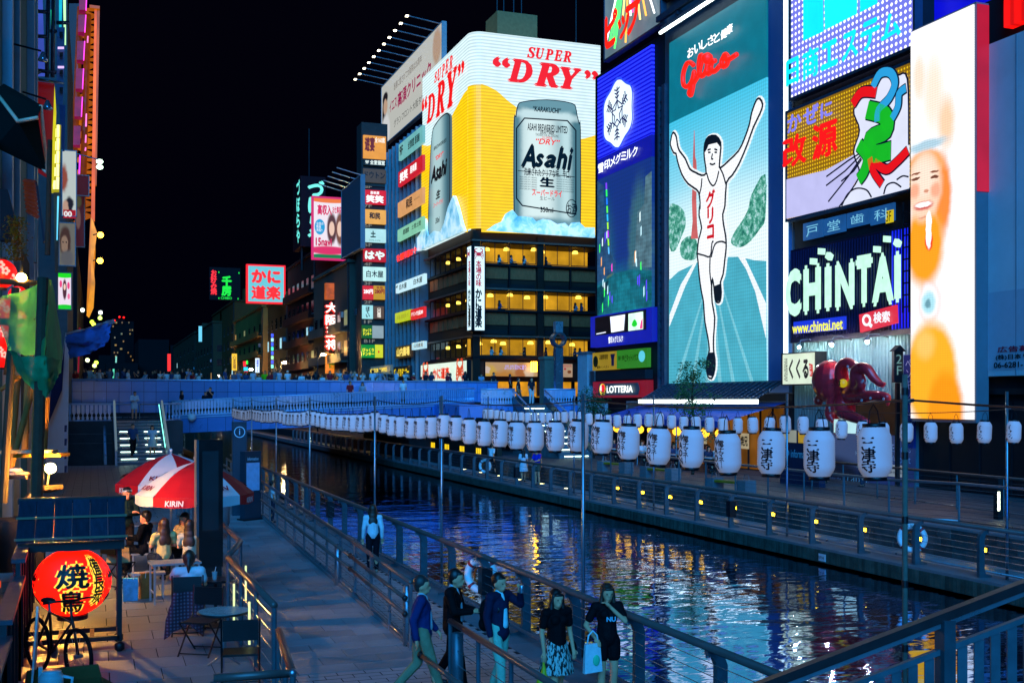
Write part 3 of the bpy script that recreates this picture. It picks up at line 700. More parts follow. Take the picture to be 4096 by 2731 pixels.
# foreground stair rail at the lower right
fg=thing('stair_railing','large dark handrail with pointed flat balusters at the lower right','railing',(0,0,0))
A=V((3.3,7.35,1.62)); B=V((8.2,5.55,3.62)); dd=B-A
MB().bar(A,B,.09,.06).build('handrail',pm('2a1618',.35,var=.2,scale=8),fg); MB().bar(A-V((0,0,.055)),B-V((0,0,.055)),.06,.03).build('under_rail',STEEL,fg)
for z in (.24,.95): MB().bar(A-V((0,0,z)),B-V((0,0,z)),.05,.04).build('stringer_rail',pm('2a1618',.35,var=.2,scale=8) if z>.5 else GSTEEL,fg)
ptd=[(-.045,.68),(-.045,.30),(0,.21),(.045,.30),(.045,.68)]; ptd2=[(-.012,.2),(-.045,.1),(-.045,-.12),(.045,-.12),(.045,.1),(.012,.2)]
mp1=upright([(-.034,.70),(-.034,.28),(-.008,.20),(-.034,.10),(-.034,-.2),(.034,-.2),(.034,.10),(.008,.20),(.034,.28),(.034,.70)],.016)
ang=math.atan2(dd.y,dd.x); L=dd.length
for i in range(int(L/.125)):
    p=A+dd*((i+.5)*.125/L)-V((0,0,.96)); o=link('baluster',mp1,GSTEEL,fg); o.location=p; o.rotation_euler=(0,0,ang)
for u in (.12,.48,.86): p=A+dd*u; MB().box(p.x-.05,p.y-.05,p.z-1.6,p.x+.05,p.y+.05,p.z-.03).build('post',GSTEEL,fg)
for i in range(22):
    p=A+dd*((i+.5)/22); MB().box(p.x-.16,p.y-2.0,p.z-1.42,p.x+.16,p.y-.08,p.z-1.24).build('tread',CONC,fg)
# ================================================================ right bank buildings
def textpx(s,t,mat,xl,yt,xr,yb,**k):
    u0=s.uv(xl,(yt+yb)/2)[0]; u1=s.uv(xr,(yt+yb)/2)[0]; xm=(xl+xr)/2; v1=s.uv(xm,yt)[1]; v0=s.uv(xm,yb)[1]
    return s.text(t,mat,u0/s.w,v0/s.h,u1/s.w,v1/s.h,**k)
Sign.textpx=textpx
WALLB=pm('55606e',.65,.1,var=.15,scale=.5,bump=.15,bs=8); WALLD=pm('23272d',.7,var=.2,scale=.7); BEAM=pm('49586a',.45,.5,var=.2)
WHT=em('f4f8ff',1.1); REDL=em('e8101c',1.15); BLKP=pm('0d0d10',.5,var=0); GRNL=em('18d030',1.2)
def block(name,label,X0,X1,Y0,Y1,z0,z1,mat,cat='building'):
    t=thing(name,label,cat,(X0,Y0,z0)); MB().box(0,0,0,X1-X0,Y1-Y0,z1-z0).build('wall',mat,t); return t
gb=block('office_building','tall building carrying the runner screen',29.72,46,43.95,56.2,4.4,27,WALLB)
MB().box(.02,.01,-3.7,14,12.2,-.01).build('ground_floor',WALLD,gb)
for k in range(4): MB().box(-.62,1.0+k*2.9,20.2,-.01,1.25+k*2.9,20.45).build('bracket',BEAM,gb)
MB().box(-.7,.2,20.45,-.45,12,20.75).build('beam',BEAM,gb); MB().box(-.5,.2,21.6,-.01,12,23).build('beam',WALLD,gb)
MB().box(-.17,.03,.05,-.002,1.72,22).build('side_panel',pm('3d6fa8',.5,.2,var=.08,scale=.4),gb)
G=Sign('runner_screen','giant lit screen of a runner with raised arms on a road, red script above','X',29.5,2677,3066,174,1537,cat='billboard')
w,h=G.w,G.h; hb=G.uv(2677,496)[1]
TEAL=em('087a92',.9,.10)
MB().box(0,hb+.02,-.22,w,h,0).build('header_panel',TEAL,G.o)
SKY=paint('34bce0',[(w/2,5,w*1.6,hb*.46,1.2,'a4e0f0'),(w/2,6,w*1.3,hb*.24,1.1,'e4f6fa')],1.12,'led',.17)
MB().box(0,0,-.22,w,hb,-.003).build('screen',SKY,G.o)
c1=lambda x,y:(2300+x*.5803,y*.5803); c2=lambda x,y:(2300+x*.574,800+y*.574)
ROAD=em('4aaec4',1.02,.08,'led',.17); TREE=leafprint(); WLED=em('eaf2f6',1.12,.03,'led',.17)
G.poly([c2(656,1285),c2(656,560),c2(720,500),c2(848,438),c2(905,405),c2(1140,395),c2(1250,420),c2(1333,425),c2(1335,1271)],ROAD,'printed_road',z=.012)
G.poly([c2(660,880),c2(700,780),c2(770,600),c2(848,440),c2(828,445),c2(740,590),c2(662,800)],WLED,'road_line',z=.03)
G.poly([c2(1140,395),c2(1185,400),c2(1260,560),c2(1333,720),c2(1333,960),c2(1260,640),c2(1195,480)],WLED,'road_line',z=.03)
for nm,pts in (('printed_tree',[c2(660,60),c2(700,30),c2(760,80),c2(770,180),c2(740,260),c2(700,350),c2(662,330)]),('printed_tree',[c2(740,300),c2(800,250),c2(850,290),c2(850,400),c2(790,420),c2(740,390)]),
    ('printed_tree',[c1(1312,1200),c1(1312,1500),c2(1290,200),c2(1220,290),c2(1150,330),c2(1090,300),c2(1110,230),c2(1170,140),c2(1210,60),c1(1220,1340)])):
    G.poly(smooth(pts,3,True),TREE,nm,z=.02)
G.poly([c1(823,900),c1(828,1080),c1(836,1110),c1(840,1190),c1(836,1380),c2(850,160),c2(858,270),c2(810,270),c2(822,150),c1(808,1380),c1(815,1190),c1(815,1100)],em('d86a6a',.9,.2),'printed_mast',z=.022)
run=[c1(672,960),c1(667,1000),c1(690,1055),c1(706,1060),c1(716,1110),c1(745,1200),c1(790,1268),c1(850,1310),c1(868,1350),c1(874,1430),c2(880,40),c2(875,110),c2(893,195),c2(872,275),c2(862,375),c2(868,430),c2(876,530),c2(890,630),c2(905,705),c2(909,760),c2(916,850),c2(935,950),c2(947,1045),
 c2(932,1100),c2(926,1165),c2(938,1232),c2(966,1238),c2(984,1180),c2(986,1110),c2(976,1045),c2(976,950),c2(984,820),c2(966,715),c2(962,600),c2(968,552),c2(978,600),c2(986,685),c2(1001,714),c2(1022,703),c2(1030,640),c2(1024,572),c2(1042,520),c2(1054,420),c2(1064,330),c2(1060,250),c2(1046,175),c2(1040,100),
 c1(1044,1420),c1(1054,1262),c1(1092,1212),c1(1142,1130),c1(1200,992),c1(1240,880),c1(1288,780),c1(1304,722),c1(1284,682),c1(1262,692),c1(1240,745),c1(1225,795),c1(1212,862),c1(1178,960),c1(1138,1042),c1(1072,1108),c1(1012,1160),c1(1006,1130),c1(1012,1060),c1(1014,985),c1(980,938),c1(930,946),c1(905,988),c1(900,1062),c1(906,1120),c1(914,1195),c1(884,1210),c1(840,1190),c1(800,1165),c1(770,1095),c1(730,1042),c1(716,1000),c1(708,945),c1(690,915),c1(678,930)]
run=smooth(run,2,True)
for k,(a,b_) in enumerate(((760,880),(850,800),(930,790),(1000,790),(1075,800),(1180,880))): G.poly([c2(b_*.25+1000*.75,420),c2(b_*.25+1000*.75+3,420),c2(a+14+(a-960)*.25,1272),c2(a-10+(a-960)*.25,1272)],em('78c8d8',1.0,.05,'led',.17),'road_streak',z=.022)

G.line(run,.26,WLED,'figure_glow',z=.045,closed=True)
DK=em('0a1a2c',.6,0)
G.poly(run,em('f2f5f8',1.15,.04,'led',.17),'runner_figure',z=.075); G.line(run,.10,DK,'figure_outline',z=.10,closed=True)
G.poly([c1(905,1000),c1(918,950),c1(950,935),c1(985,938),c1(1010,965),c1(1008,1010),c1(990,985),c1(930,1000),c1(918,1030),c1(905,1050)],DK,'printed_hair',z=.098)
for pts in ([c1(925,1035),c1(945,1030)],[c1(972,1030),c1(990,1035)],[c1(928,1052),c1(944,1052)],[c1(973,1052),c1(988,1052)],[c1(958,1060),c1(952,1095),c1(962,1098)],[c1(940,1130),c1(958,1136),c1(976,1128)],[c1(918,1195),c1(935,1250),c1(962,1282),c1(985,1250),c1(1002,1180)],[c2(866,375),c2(905,385),c2(952,392),c2(965,300),c2(975,290)],[c2(960,400),c2(985,310),c2(1030,290),c2(1060,300)],[c2(952,395),c2(950,500),c2(962,600)],[c1(868,1340),c1(880,1290),c1(885,1230)],[c1(1050,1270),c1(1030,1200),c1(1012,1165)]):
    G.line(smooth(pts,3),.085,DK,'printed_line',z=.098)
G.poly([c2(930,1100),c2(926,1165),c2(938,1222),c2(966,1228),c2(982,1180),c2(984,1110),c2(975,1060),c2(948,1062)],DK,'printed_shoe',z=.104)
G.poly([c2(982,600),c2(988,685),c2(1001,708),c2(1020,700),c2(1027,640),c2(1020,585)],DK,'printed_shoe',z=.104)
G.textpx('グリコ',em('d01020',1,0),*c1(915,1310),*(c2(990,275)),vertical=True,bold=.05,z=.11)
for i,(a,b_) in enumerate(zip('おいしさと健康',((820,365),(868,335),(915,305),(960,282),(1002,262),(1050,238),(1090,205)))):
    x,y=b_; G.textpx(a,em('fbffff',1.5,0),*c1(x-22,y-34),*c1(x+22,y+34),bold=.025,z=.2)
REDT=em('f02010',1.25,.05)
def script(pts,r=.125):
    P=[G.uv(*c1(*p)) for p in smooth(pts,6)]; MB().tube([(a,b_,.28) for a,b_ in P],r,8).build('script_letter',REDT,G.o,True)
script([(850,455),(828,436),(800,450),(778,520),(782,590),(812,600),(840,560),(855,500),(850,560),(845,610),(832,660),(820,640),(850,580),(885,525)])
script([(885,525),(902,450),(912,395),(898,390),(888,440),(890,500),(905,530),(925,515),(940,480),(945,450),(942,500),(955,515),(975,495)])
script([(1000,425),(982,430),(970,470),(985,500),(1010,485),(1035,455)]); script([(1060,395),(1045,430),(1055,465),(1080,450),(1090,410),(1075,380),(1062,392),(1085,420),(1150,380)])
q=MB().ball((*G.uv(*c1(945,408)),.28),.3,10,7).build('script_letter',REDT,G.o,True)
tl=thing('light_tube','bright white light tube along the top of the runner screen','light',(28.9,0,0)); MB().tube([(0,55.2,24.05),(0,44.6,24.05)],.09,8).build('tube',em('eaffff',5,0),tl); MB().box(.05,44.5,24.1,.35,55.3,24.4).build('housing',BEAM,tl)
ca=thing('screen_canopy','dark louvred canopy with a white light line under the runner screen','canopy',(29.4,0,0))
b=MB(); b.v=[(0,44.0,4.95),(0,55.5,4.95),(-1.5,55.5,4.15),(-1.5,44.0,4.15)]; b.f=[(0,1,2,3)]; b.build('sheet',BLACK,ca)
for k in range(9): z=k/8.5; MB().bar((-1.5*z,44.0,4.98-.8*z),(-1.5*z,55.5,4.98-.8*z),.05,.05).build('slat',BEAM,ca)
for k in range(24): MB().bar((0,44.1+k*.49,4.99),(-1.5,44.1+k*.49,4.19),.03,.05).build('rib',BEAM,ca)
MB().box(-1.62,43.9,3.93,-1.5,55.6,4.13).build('light_line',em('f0ffff',4,.05),ca)
# ---- snow crystal tower
sb=block('office_building','narrow building behind the snow crystal sign',29.75,42,56.4,65.6,4.9,24.5,WALLD)
MB().box(.01,.01,-4.15,12,9.1,-.01).build('ground_floor',WALLD,sb)
S=Sign('snow_crystal_sign','deep blue lit sign with a white snow crystal emblem and city picture','X',29.5,2390,2606,316,1262,cat='billboard')
w,h=S.w,S.h
vb=S.uv(2390,640)[1]; vc=S.uv(2390,720)[1]
MB().box(0,vb,-.2,w,h,0).build('striped_panel',em('2434ff',1.5,0,'lines',.24,'0404a0'),S.o)
MB().box(0,vc,-.2,w,vb-.01,-.003).build('band_panel',em('0c18a8',.9,.1),S.o)
MB().box(0,0,-.2,w,vc-.01,0).build('picture_panel',paint('123a92',[(w*.15,vc*.35,w*.25,vc*.55,.7,'1d5a8c'),(w*.85,vc*.4,w*.2,vc*.5,.6,'3f7488'),(w*.5,vc*.12,w*.5,vc*.22,.9,'1b7f9c'),(w*.3,vc*.22,w*.06,vc*.2,1,'5a7a6a')],.8,'led',.25,.8),S.o)
rr=random.Random(4)
for pts,c_ in (([(.0,.02),(.0,.99),(.12,.94),(.14,.7),(.26,.62),(.28,.42),(.36,.36),(.36,.30),(0,.24)],'2c5c8c'),([(1,.26),(1,.9),(.9,.88),(.88,.7),(.76,.66),(.72,.4),(.66,.34),(.66,.30)],'5c8494'),([(0,.0),(0,.22),(.36,.28),(.64,.28),(1,.24),(1,0)],'16788c'),([(.3,.0),(.42,.27),(.58,.27),(.74,.0)],'2496ac'),([(0,.0),(0,.2),(.22,.24),(.12,0)],'0c3048'),([(1,.0),(1,.2),(.84,.24),(.9,0)],'123848')): S.poly([(x,y*vc/h) for x,y in pts],em(c_,.75,.35,'led',.25,scale=1.6),'printed_view',px=False,z=.012)
for i in range(26):
    x=rr.choice((rr.uniform(.04,.3),rr.uniform(.72,.96))); y=rr.uniform(.02,.62)
    S.poly([(x-.008,(y-rr.uniform(.01,.05))*vc/h),(x+.008,(y-.02)*vc/h),(x+.008,(y+.04)*vc/h),(x-.008,(y+.03)*vc/h)],em(rr.choice(('c8f4ff','ff40d0','40ff60','e8ffff','ffb060','6040ff')),1.2,0),'printed_light',px=False,z=.02)
for y,c in ((.95,'8040ff'),(.9,'30ff60'),(.84,'2080ff'),(.78,'60ff40'),(.72,'30c0ff'),(.66,'b0ff30'),(.6,'c030ff'),(.54,'a0ff20'),(.48,'60c0ff')):
    S.poly([(.17+.3*(1-y)*.35,(y-.05)*vc/h),(.19+.3*(1-y)*.35,(y-.05)*vc/h),(.185+.3*(1-y)*.33,y*vc/h),(.165+.3*(1-y)*.33,y*vc/h)],em(c,1.2,0),'printed_light',px=False,z=.03)
em6=[]
cx,cy=S.uv(*c1(305,785)); hr=S.uv(*c1(405,785))[0]-cx; vr=S.uv(*c1(305,555))[1]-cy
for k in range(48):
    a=2*PI*k/48; r=1-.11*(1-math.cos(6*(a-PI/2)))/2; em6.append(((cx+hr*1.0*r*math.cos(a)*1.08)/w,(cy+vr*r*math.sin(a))/h))
S.poly(em6,em('dff4ff',1.3,.03),'emblem',z=.12,px=False,t=.1); S.line([(cx/w+(p[0]-cx/w)*1.06,cy/h+(p[1]-cy/h)*1.06) for p in em6],.09,em('2a50ff',1.2,0),'emblem_rim',z=.14,px=False,closed=True)
NAVY=em('14247a',.5,0)
for k in range(6):
    a=PI/2+k*PI/3; R=min(hr,vr)*.84; sx=hr/min(hr,vr); sy=vr/min(hr,vr)
    pt=lambda r,da=0:((cx+R*r*math.cos(a+da)*sx*.95)/w,(cy+R*r*math.sin(a+da)*sy*.95)/h)
    S.line([pt(.5),pt(1)],.09,NAVY,'crystal_arm',z=.155,px=False)
    for r in (.68,.82,.96): S.line([pt(r,.24),pt(r-.1),pt(r,-.24)],.08,NAVY,'crystal_branch',z=.165,px=False)
    S.line([pt(.5),((cx+R*.5*math.cos(a+PI/3)*sx*.95)/w,(cy+R*.5*math.sin(a+PI/3)*sy*.95)/h)],.07,NAVY,'crystal_ring',z=.15,px=False)
star=[((cx+min(hr,vr)*(.42 if k%2==0 else .17)*math.cos(PI/2+k*PI/5)*hr/min(hr,vr))/w,(cy+min(hr,vr)*(.42 if k%2==0 else .17)*math.sin(PI/2+k*PI/5)*vr/min(hr,vr))/h) for k in range(10)]
S.line(star,.07,NAVY,'crystal_star',z=.16,px=False,closed=True)
for a,(x,y) in zip('雪印メグミルク',((188,1160),(231,1135),(270,1115),(308,1095),(345,1078),(383,1062),(424,1045))): S.textpx(a,em('f4fbff',1.5,0),*c1(x-19,y-33),*c1(x+19,y+33),bold=.025,z=.1)
B=Sign('led_band','blue box with a black moving-message display under the snow crystal sign','X',29.2,2362,2607,1268,1390,cat='sign')
B.panel(em('1020c0',.75,.08),.5); B.poly([(.09,.36),(.92,.36),(.92,.95),(.09,.95)],BLACK,'display',px=False,z=.03)
B.poly([(.38,.40),(.58,.42),(.6,.9),(.36,.9)],em('e8f0ff',1.4,.1),'lit_image',px=False,z=.06); B.poly([(.66,.38),(.88,.38),(.88,.9),(.66,.9)],em('d8ffe8',1.3,.2),'lit_image',px=False,z=.06)
B.poly(smooth([(.72,.55),(.76,.7),(.8,.55),(.76,.48)],3,True),GRNL,'lit_mark',px=False,z=.09); B.poly([(.84,.4),(.88,.4),(.88,.7),(.86,.62)],em('ff50a0',1,0),'lit_mark',px=False,z=.09); B.poly([(.12,.40),(.28,.42),(.28,.45),(.12,.43)],em('e8f0ff',1.2,0),'lit_mark',px=False,z=.06)
B.text('雪印メグミルク',em('f4fbff',1.3,0),.33,.06,.57,.28,bold=.02,z=.05)
# pip sign
Pp=Sign('rainbow_neon_sign','grey board with red katakana and coloured neon rays, cut by the upper edge','X',29.2,2420,2642,-180,240,cat='neon sign')
Pp.panel(em('8fb4c8',.42,.25,scale=.5),.3,frame=BEAM); w,h=Pp.w,Pp.h
rr=random.Random(5)
for i in range(34):
    a=PI*(1.02+i*.0285); r0=rr.uniform(.5,2.2); r1=r0+rr.uniform(2,4.5); ox,oy=w*.52,h*.98
    p=[(ox+r*math.cos(a)*.9,oy+r*math.sin(a)*1.5) for r in (r0,r1)]
    if all(.1<q[0]<w-.1 and .1<q[1]<h-.05 for q in p): MB().tube([(x,y,.14) for x,y in p],.055,6).build('neon_tube',em(rr.choice(('ff50b0','50ff70','ffe080','ffffff','60d0ff','ffb040','e0a0ff')),1.9,0),Pp.o)
for a,x0,y0,x1,y1 in (('ピ',242,80,330,330),('ッ',330,105,415,270),('プ',385,-20,495,235)): Pp.textpx(a,REDT,*c1(x0,y0),*c1(x1,y1),bold=.05,z=.35,zs=.05)
# column and ladder between snow tower and screen
cl=thing('steel_mast','blue lit steel mast with ladder rungs between the two big signs','mast',(29.6,56.0,1.5))
MB().box(-.15,-.25,0,.25,.1,20).build('column',BEAM,cl); MB().box(-.15,.45,2,.1,.6,20).build('column',BEAM,cl)
for k in range(38): MB().box(-.1,.11,2.5+k*.45,-.05,.44,2.55+k*.45).build('rung',BEAM,cl)
# ---- shops below
L=Sign('burger_shop_sign','red shop sign with white lettering and a round red and yellow mark','X',29.1,2372,2588,1527,1590,cat='sign'); w,h=L.w,L.h
L.panel(em('8a0e1e',.75,.1),.4,frame=None); L.poly([(.12,.14),(.14,.86),(.86,.86),(.89,.5),(.86,.14)],pm('4a565c',.5),'inner_plate',px=False,z=.06)
L.text('LOTTERIA',em('f4ffff',1.5,0),.32,.28,.80,.72,bold=.035,z=.16); L.poly([(p[0],p[1]) for p in circ(.215,.5,.055,.36)],em('ffe040',1.2,0),'round_mark',px=False,z=.1); L.poly(circ(.235,.56,.036,.26),em('e81020',1.2,0),'round_mark',px=False,z=.13); L.poly(circ(.2,.56,.012,.2),WHT,'round_mark',px=False,z=.15)
for pl,pr,yt,yb,bgc,lab,tt in ((2370,2466,1412,1482,'c0a018','yellow agency sign left of the green one above the burger shop',(('店舗情報館',.30,.58,.66,.88),('関西インベスト',.2,.08,.7,.24))),(2467,2588,1402,1475,'38a020','bright green agency sign with a pale blue balloon mark',(('ピタットハウス',.28,.35,.72,.75),('賃貸・売買',.06,.45,.26,.7)))):
    s=Sign('agency_sign',lab,'X',29.15,pl,pr,yt,yb); s.panel(em(bgc,.55,.1),.25)
    for t_,a,b_,c_,d_ in tt: s.text(t_,pm('0a0a0a',.6,var=0),a,b_,c_,d_,bold=.02)
    if bgc[0]=='3': s.poly(circ(.84,.58,.1,.3),em('60d8f0',.9,0),'balloon',px=False)
    else: s.poly(circ(.14,.5,.1,.32),pm('3a3010',.6),'portrait',px=False); s.poly([(.8,.2),(.9,.2),(.9,.55),(.94,.85),(.76,.85),(.8,.55)],pm('2a2a5a',.6),'printed_figure',px=False)
s=Sign('shop_canopy','dark hood above the burger shop sign','X',29.0,2385,2580,1488,1522,cat='canopy'); s.panel(WALLD,.5)
s=Sign('white_shop_board','white board with black kana under the red burger sign','X',29.2,2372,2420,1612,1660); s.panel(pm('a8bcc0',.6),.2); s.text('たこ',INK,.1,.2,.9,.8,bold=.03)
s=Sign('food_poster','framed food picture under the red burger sign','X',29.2,2510,2570,1608,1650,cat='poster'); s.panel(paint('5a5048',[(s.w*.4,s.h*.5,s.w*.3,s.h*.3,.6,'8a7a68'),(s.w*.7,s.h*.4,s.w*.2,s.h*.3,.6,'4a3a40')],lit=False,noise=.6),.15,frame=STEEL,fw=.06)
aw=thing('blue_awning','wide blue fabric awning over the restaurant terrace','awning',(0,0,0)); b=MB(); b.v=[(29.6,44.2,4.0),(29.6,57.5,4.0),(26.4,57.5,3.15),(26.4,44.2,3.15)]; b.f=[(0,1,2,3)]; b.build('cloth',pm('1f4fa8',.7,var=.12,scale=.8),aw)
MB().quad((26.4,44.2,3.15),(26.4,57.5,3.15),(26.38,57.5,2.85),(26.38,44.2,2.85)).build('valance',pm('1f4fa8',.7,var=.12),aw); MB().tube([(29.5,44.1,4.02),(29.5,57.6,4.02)],.05,6).build('front_bar',STEEL,aw)
for y in (44.6,48.8,53,57.2): MB().tube([(26.42,y,RTZ),(26.42,y,3.12)],.035,6).build('post',STEEL,aw)
rs=thing('restaurant_front','warmly lit glazed restaurant front behind the terrace tables','shopfront',(29.55,44.3,RTZ))
MB().box(.1,0,.05,.15,13,3.1).build('lit_interior',em('9a5e10',.42,.5,scale=.6),rs)
INT=paint('4a2c08',[(0,3,40,1.4,1.4,'b87a18')],.6)
for k in range(13): MB().box(.02,k*1.04,0,.09,k*1.04+.07,3.1).build('mullion',WALLD,rs)
for i,(y,tx) in enumerate(((3.0,'焼兄'),(4.0,'好み'),(5.2,'ホルモン'),(7.0,'唐揚げ'))):
    o=MB().box(-.03,y,1.0+.1*(i%2),-.01,y+.75,1.75+.1*(i%2)).build('paper_notice',em('d8c8a0',.5,.1),rs); text(tx,INK,rs,0,0,1,1,bold=.03).matrix_local=Matrix(((0,0,-1,-.035),(-.65,0,0,y+.7),(0,.5,0,1.13+.1*(i%2)),(0,0,0,1)))
YL=em('ffb428',3.0,.1)
for i in range(9):
    y=45.3+i*1.35; t=thing('round_lantern',f'round yellow lantern under the blue awning, {nth(i)} from the right','lantern',(26.75,y,2.35),group='round yellow lanterns under the awning'); MB().ball((0,0,.22),.22,14,10,(1,1,.95)).build('globe',YL,t,True); MB().tube([(0,0,.43),(0,0,.75)],.01,5).build('cord',BLACK,t)
# ---- trees in front of the screen
def tree(label,loc,h,r,seed,cat='tree',leaf='2c5a34',nl=2600):
    rs=random.Random(seed); t=thing('street_tree',label,cat,loc); tr=MB()
    tr.tube([(0,0,0),(.05,.02,h*.35),(0,.06,h*.7),(.04,0,h*.95)],[.08,.06,.04,.015],8)
    for i in range(14):
        z=h*rs.uniform(.35,.85); a=rs.uniform(0,2*PI); L=r*rs.uniform(.5,1)*(1.1-z/h*.6); tr.tube([(0,0,z),(L*.5*math.cos(a),L*.5*math.sin(a),z+.25),(L*math.cos(a),L*math.sin(a),z+.3)],[.025,.018,.006],5)
    tr.build('trunk',pm('33281f',.9,var=.3),t)
    me=[]; b=MB()
    cl=[(rs.uniform(0,2*PI),rs.uniform(.2,1),rs.uniform(.3,1.02)) for _ in range(46)]
    for i in range(nl):
        a,q,zz=rs.choice(cl); R=r*q*(1.15-abs(zz-.55)*.9); c=V((R*math.cos(a),R*math.sin(a),h*zz))+V((rs.gauss(0,.16),rs.gauss(0,.16),rs.gauss(0,.13)))
        d=V((rs.gauss(0,1),rs.gauss(0,1),rs.gauss(-.3,.6))).normalized(); e=d.cross(V((rs.gauss(0,1),rs.gauss(0,1),rs.gauss(0,1)))).normalized(); s=rs.uniform(.04,.085)
        b.quad(c-d*s,c+e*s*.4,c+d*s,c-e*s*.4)
    b.build('crown',pm(leaf,.6,var=.4,scale=2.5),t,kind='stuff'); return t
tree('slender green tree in front of the runner screen',(25.3,45.2,RTZ),4.9,1.0,3); tree('small green tree under the red burger sign',(27.2,60.2,RTZ),3.9,.9,8)
# ---- Nissho / Kaigen / Chintai building
nb=block('office_building','dark building stacked with dental, medicine and housing signs',29.8,44,35.6,43.9,3.9,28,WALLD)
MB().box(.0,.01,-3.1,14,8.2,-.01).build('ground_floor',pm('3c5a62',.6,var=.25,scale=.8),nb)
st_=thing('light_strip','thin vertical white light strip right of the runner screen','light',(29.4,43.95,5.6)); MB().box(-.12,-.1,0,.02,.06,22).build('strip',em('e8ffff',2.2,0,'tubes',.14),st_)
c3=lambda x,y:(3072+x*.5805,y*.5805); c4=lambda x,y:(3072+x*.5868,900+y*.5868)
N_=Sign('dotted_lamp_sign','large board of white lamp dots with cyan characters, cut by the upper edge','X',29.3,3165,3655,-420,393,cat='billboard')
N_.panel(em('ffffff',1.5,0,'dots',.27,'6468c8'),.3,frame=BEAM); CY=em('10d8f8',1.35,.05)
N_.poly([c3(262,285),c3(262,-300),c3(392,-300),c3(400,220)],CY,'cyan_panel',z=.15); N_.poly([c3(412,210),c3(404,-300),c3(640,-300),c3(630,100)],em('18f0f8',1.3,.05),'cyan_panel',z=.15); N_.poly([c3(655,90),c3(655,-300),c3(775,-300),c3(772,28)],CY,'cyan_panel',z=.15)
for a,x0,y0,x1,y1 in (('日',150,405,240,590),('商',262,330,378,545),('エ',390,285,510,475),('ス',535,220,650,415),('テ',665,140,800,350),('ム',805,95,945,275)): N_.textpx(a,CY,*c3(x0,y0),*c3(x1,y1),bold=.04,z=.2,zs=.03)
K=Sign('medicine_billboard','gold dotted billboard with purple and red characters and white clouds','X',29.3,3150,3645,455,878,cat='billboard')
K.panel(em('f8c818',1.0,0,'dots',.17,'8a6410'),.3,frame=BEAM)
WC=em('dfe4f8',1.05,.04); LAV=em('c4c4f4',1.0,.05); OUT=em('0a1440',.4,0)
K.poly([c3(125,1240),c3(125,1510),c3(500,1425),c3(560,1330),c3(640,1200),c3(655,1060),c3(620,1055),c3(520,1110),c3(400,1175)],LAV,'wind_stream',z=.05)
cl_=smooth([c3(500,1425),c3(570,1330),c3(640,1200),c3(600,1050),c3(640,900),c3(600,760),c3(690,640),c3(760,560),c3(830,480),c3(900,520),c3(970,545),c3(980,1000),c3(980,1300)],4)
K.poly(cl_,WC,'printed_cloud',z=.06); K.line(cl_[:-4],.07,OUT,'cloud_outline',z=.075)
for pts in ([(640,1060),(560,1110),(412,1218)],[(645,1075),(540,1180),(410,1280)],[(650,1090),(560,1220),(425,1390)],[(655,1100),(600,1180),(515,1250)]): K.line([c3(*p) for p in pts],.06,OUT,'wind_line',z=.08)
def rib(pts,w,col,nm): K.line(smooth([c3(*p) for p in pts],5),w+.12,OUT,'ribbon_outline',z=.10); K.line(smooth([c3(*p) for p in pts],5),w,col,nm,z=.13)
rib([(740,600),(790,510),(860,505),(890,580),(850,680),(780,760),(770,840)],.34,em('2a9cd8',1.1,0),'blue_ribbon'); rib([(965,610),(920,650),(910,740),(870,820)],.3,em('2a9cd8',1.1,0),'blue_ribbon')
rib([(700,760),(820,800),(830,900),(720,960),(740,1060),(860,1040)],.7,em('16b424',1.05,.05),'green_ribbon'); rib([(640,1000),(700,1080),(680,1180),(640,1240)],.5,em('16b424',1.05,.05),'green_ribbon')
rib([(720,1090),(740,1180),(800,1270)],.3,em('e01018',1.1,0),'red_ribbon'); rib([(750,1120),(830,1170),(900,1120),(978,1040)],.34,em('e01018',1.1,0),'red_ribbon'); rib([(600,720),(660,640),(760,640)],.4,em('e01018',1.1,0),'red_ribbon')
for pts in ([(520,1420),(560,1340),(620,1300),(690,1310),(725,1360)],[(810,1340),(830,1280),(880,1260),(930,1290)],[(900,1240),(940,1215),(980,1220)]): K.line(smooth([c3(*p) for p in pts],4),.06,OUT,'cloud_line',z=.1)
for a,x0,y0,x1,y1 in (('か',165,785,265,910),('ぜ',275,730,385,860),('に',395,705,478,815)): K.textpx(a,em('8080f0',1.1,0),*c3(x0,y0),*c3(x1,y1),bold=.035,z=.25)
for a,x0,y0,x1,y1 in (('改',132,930,300,1150),('源',335,840,515,1090)): K.textpx(a,em('f01414',1.25,0),*c3(x0,y0),*c3(x1,y1),bold=.035,z=.25)
wr=thing('dental_window_row','row of blue lit windows with white characters of a dental clinic','window',(29.75,0,0))
for a,x0,x1,yb,yt in (('戸',248,383,1570+90,1500),('堂',393,537,1570+55,1465),('歯',550,704,1570+5,1425),('科',712,876,1555,1385)):
    A_=onX(*c3(x0,yt),29.7); B_=onX(*c3(x1,yt),29.7); zb=onX(*c3(x0,yb),29.7)[1]; zt=onX(*c3(x1,yt+10),29.7)[1]
    o=MB().box(-.1,B_[0],zb,-.02,A_[0],zt).build('pane',em('1c5aa0',.75,.15),wr)
    q=text(a,em('7fd0f0',.9,0),wr,0,0,1,1,bold=.0); ww=A_[0]-B_[0]; hh=zt-zb; q.matrix_local=Matrix(((0,0,-1,-.12),(-ww*.6,0,0,A_[0]-ww*.2),(0,hh*.62,0,zb+hh*.16),(0,0,0,1)))
q=MB().box(-.14,36.9,onX(*c3(840,1555),29.7)[1]+.1,-.11,37.35,onX(*c3(840,1470),29.7)[1]+.1).build('floor_mark',em('e8d020',.8,0),wr); text('3F',INK,wr,0,0,1,1).matrix_local=Matrix(((0,0,-1,-.16),(-.3,0,0,37.27),(0,.4,0,onX(*c3(840,1530),29.7)[1]),(0,0,0,1)))
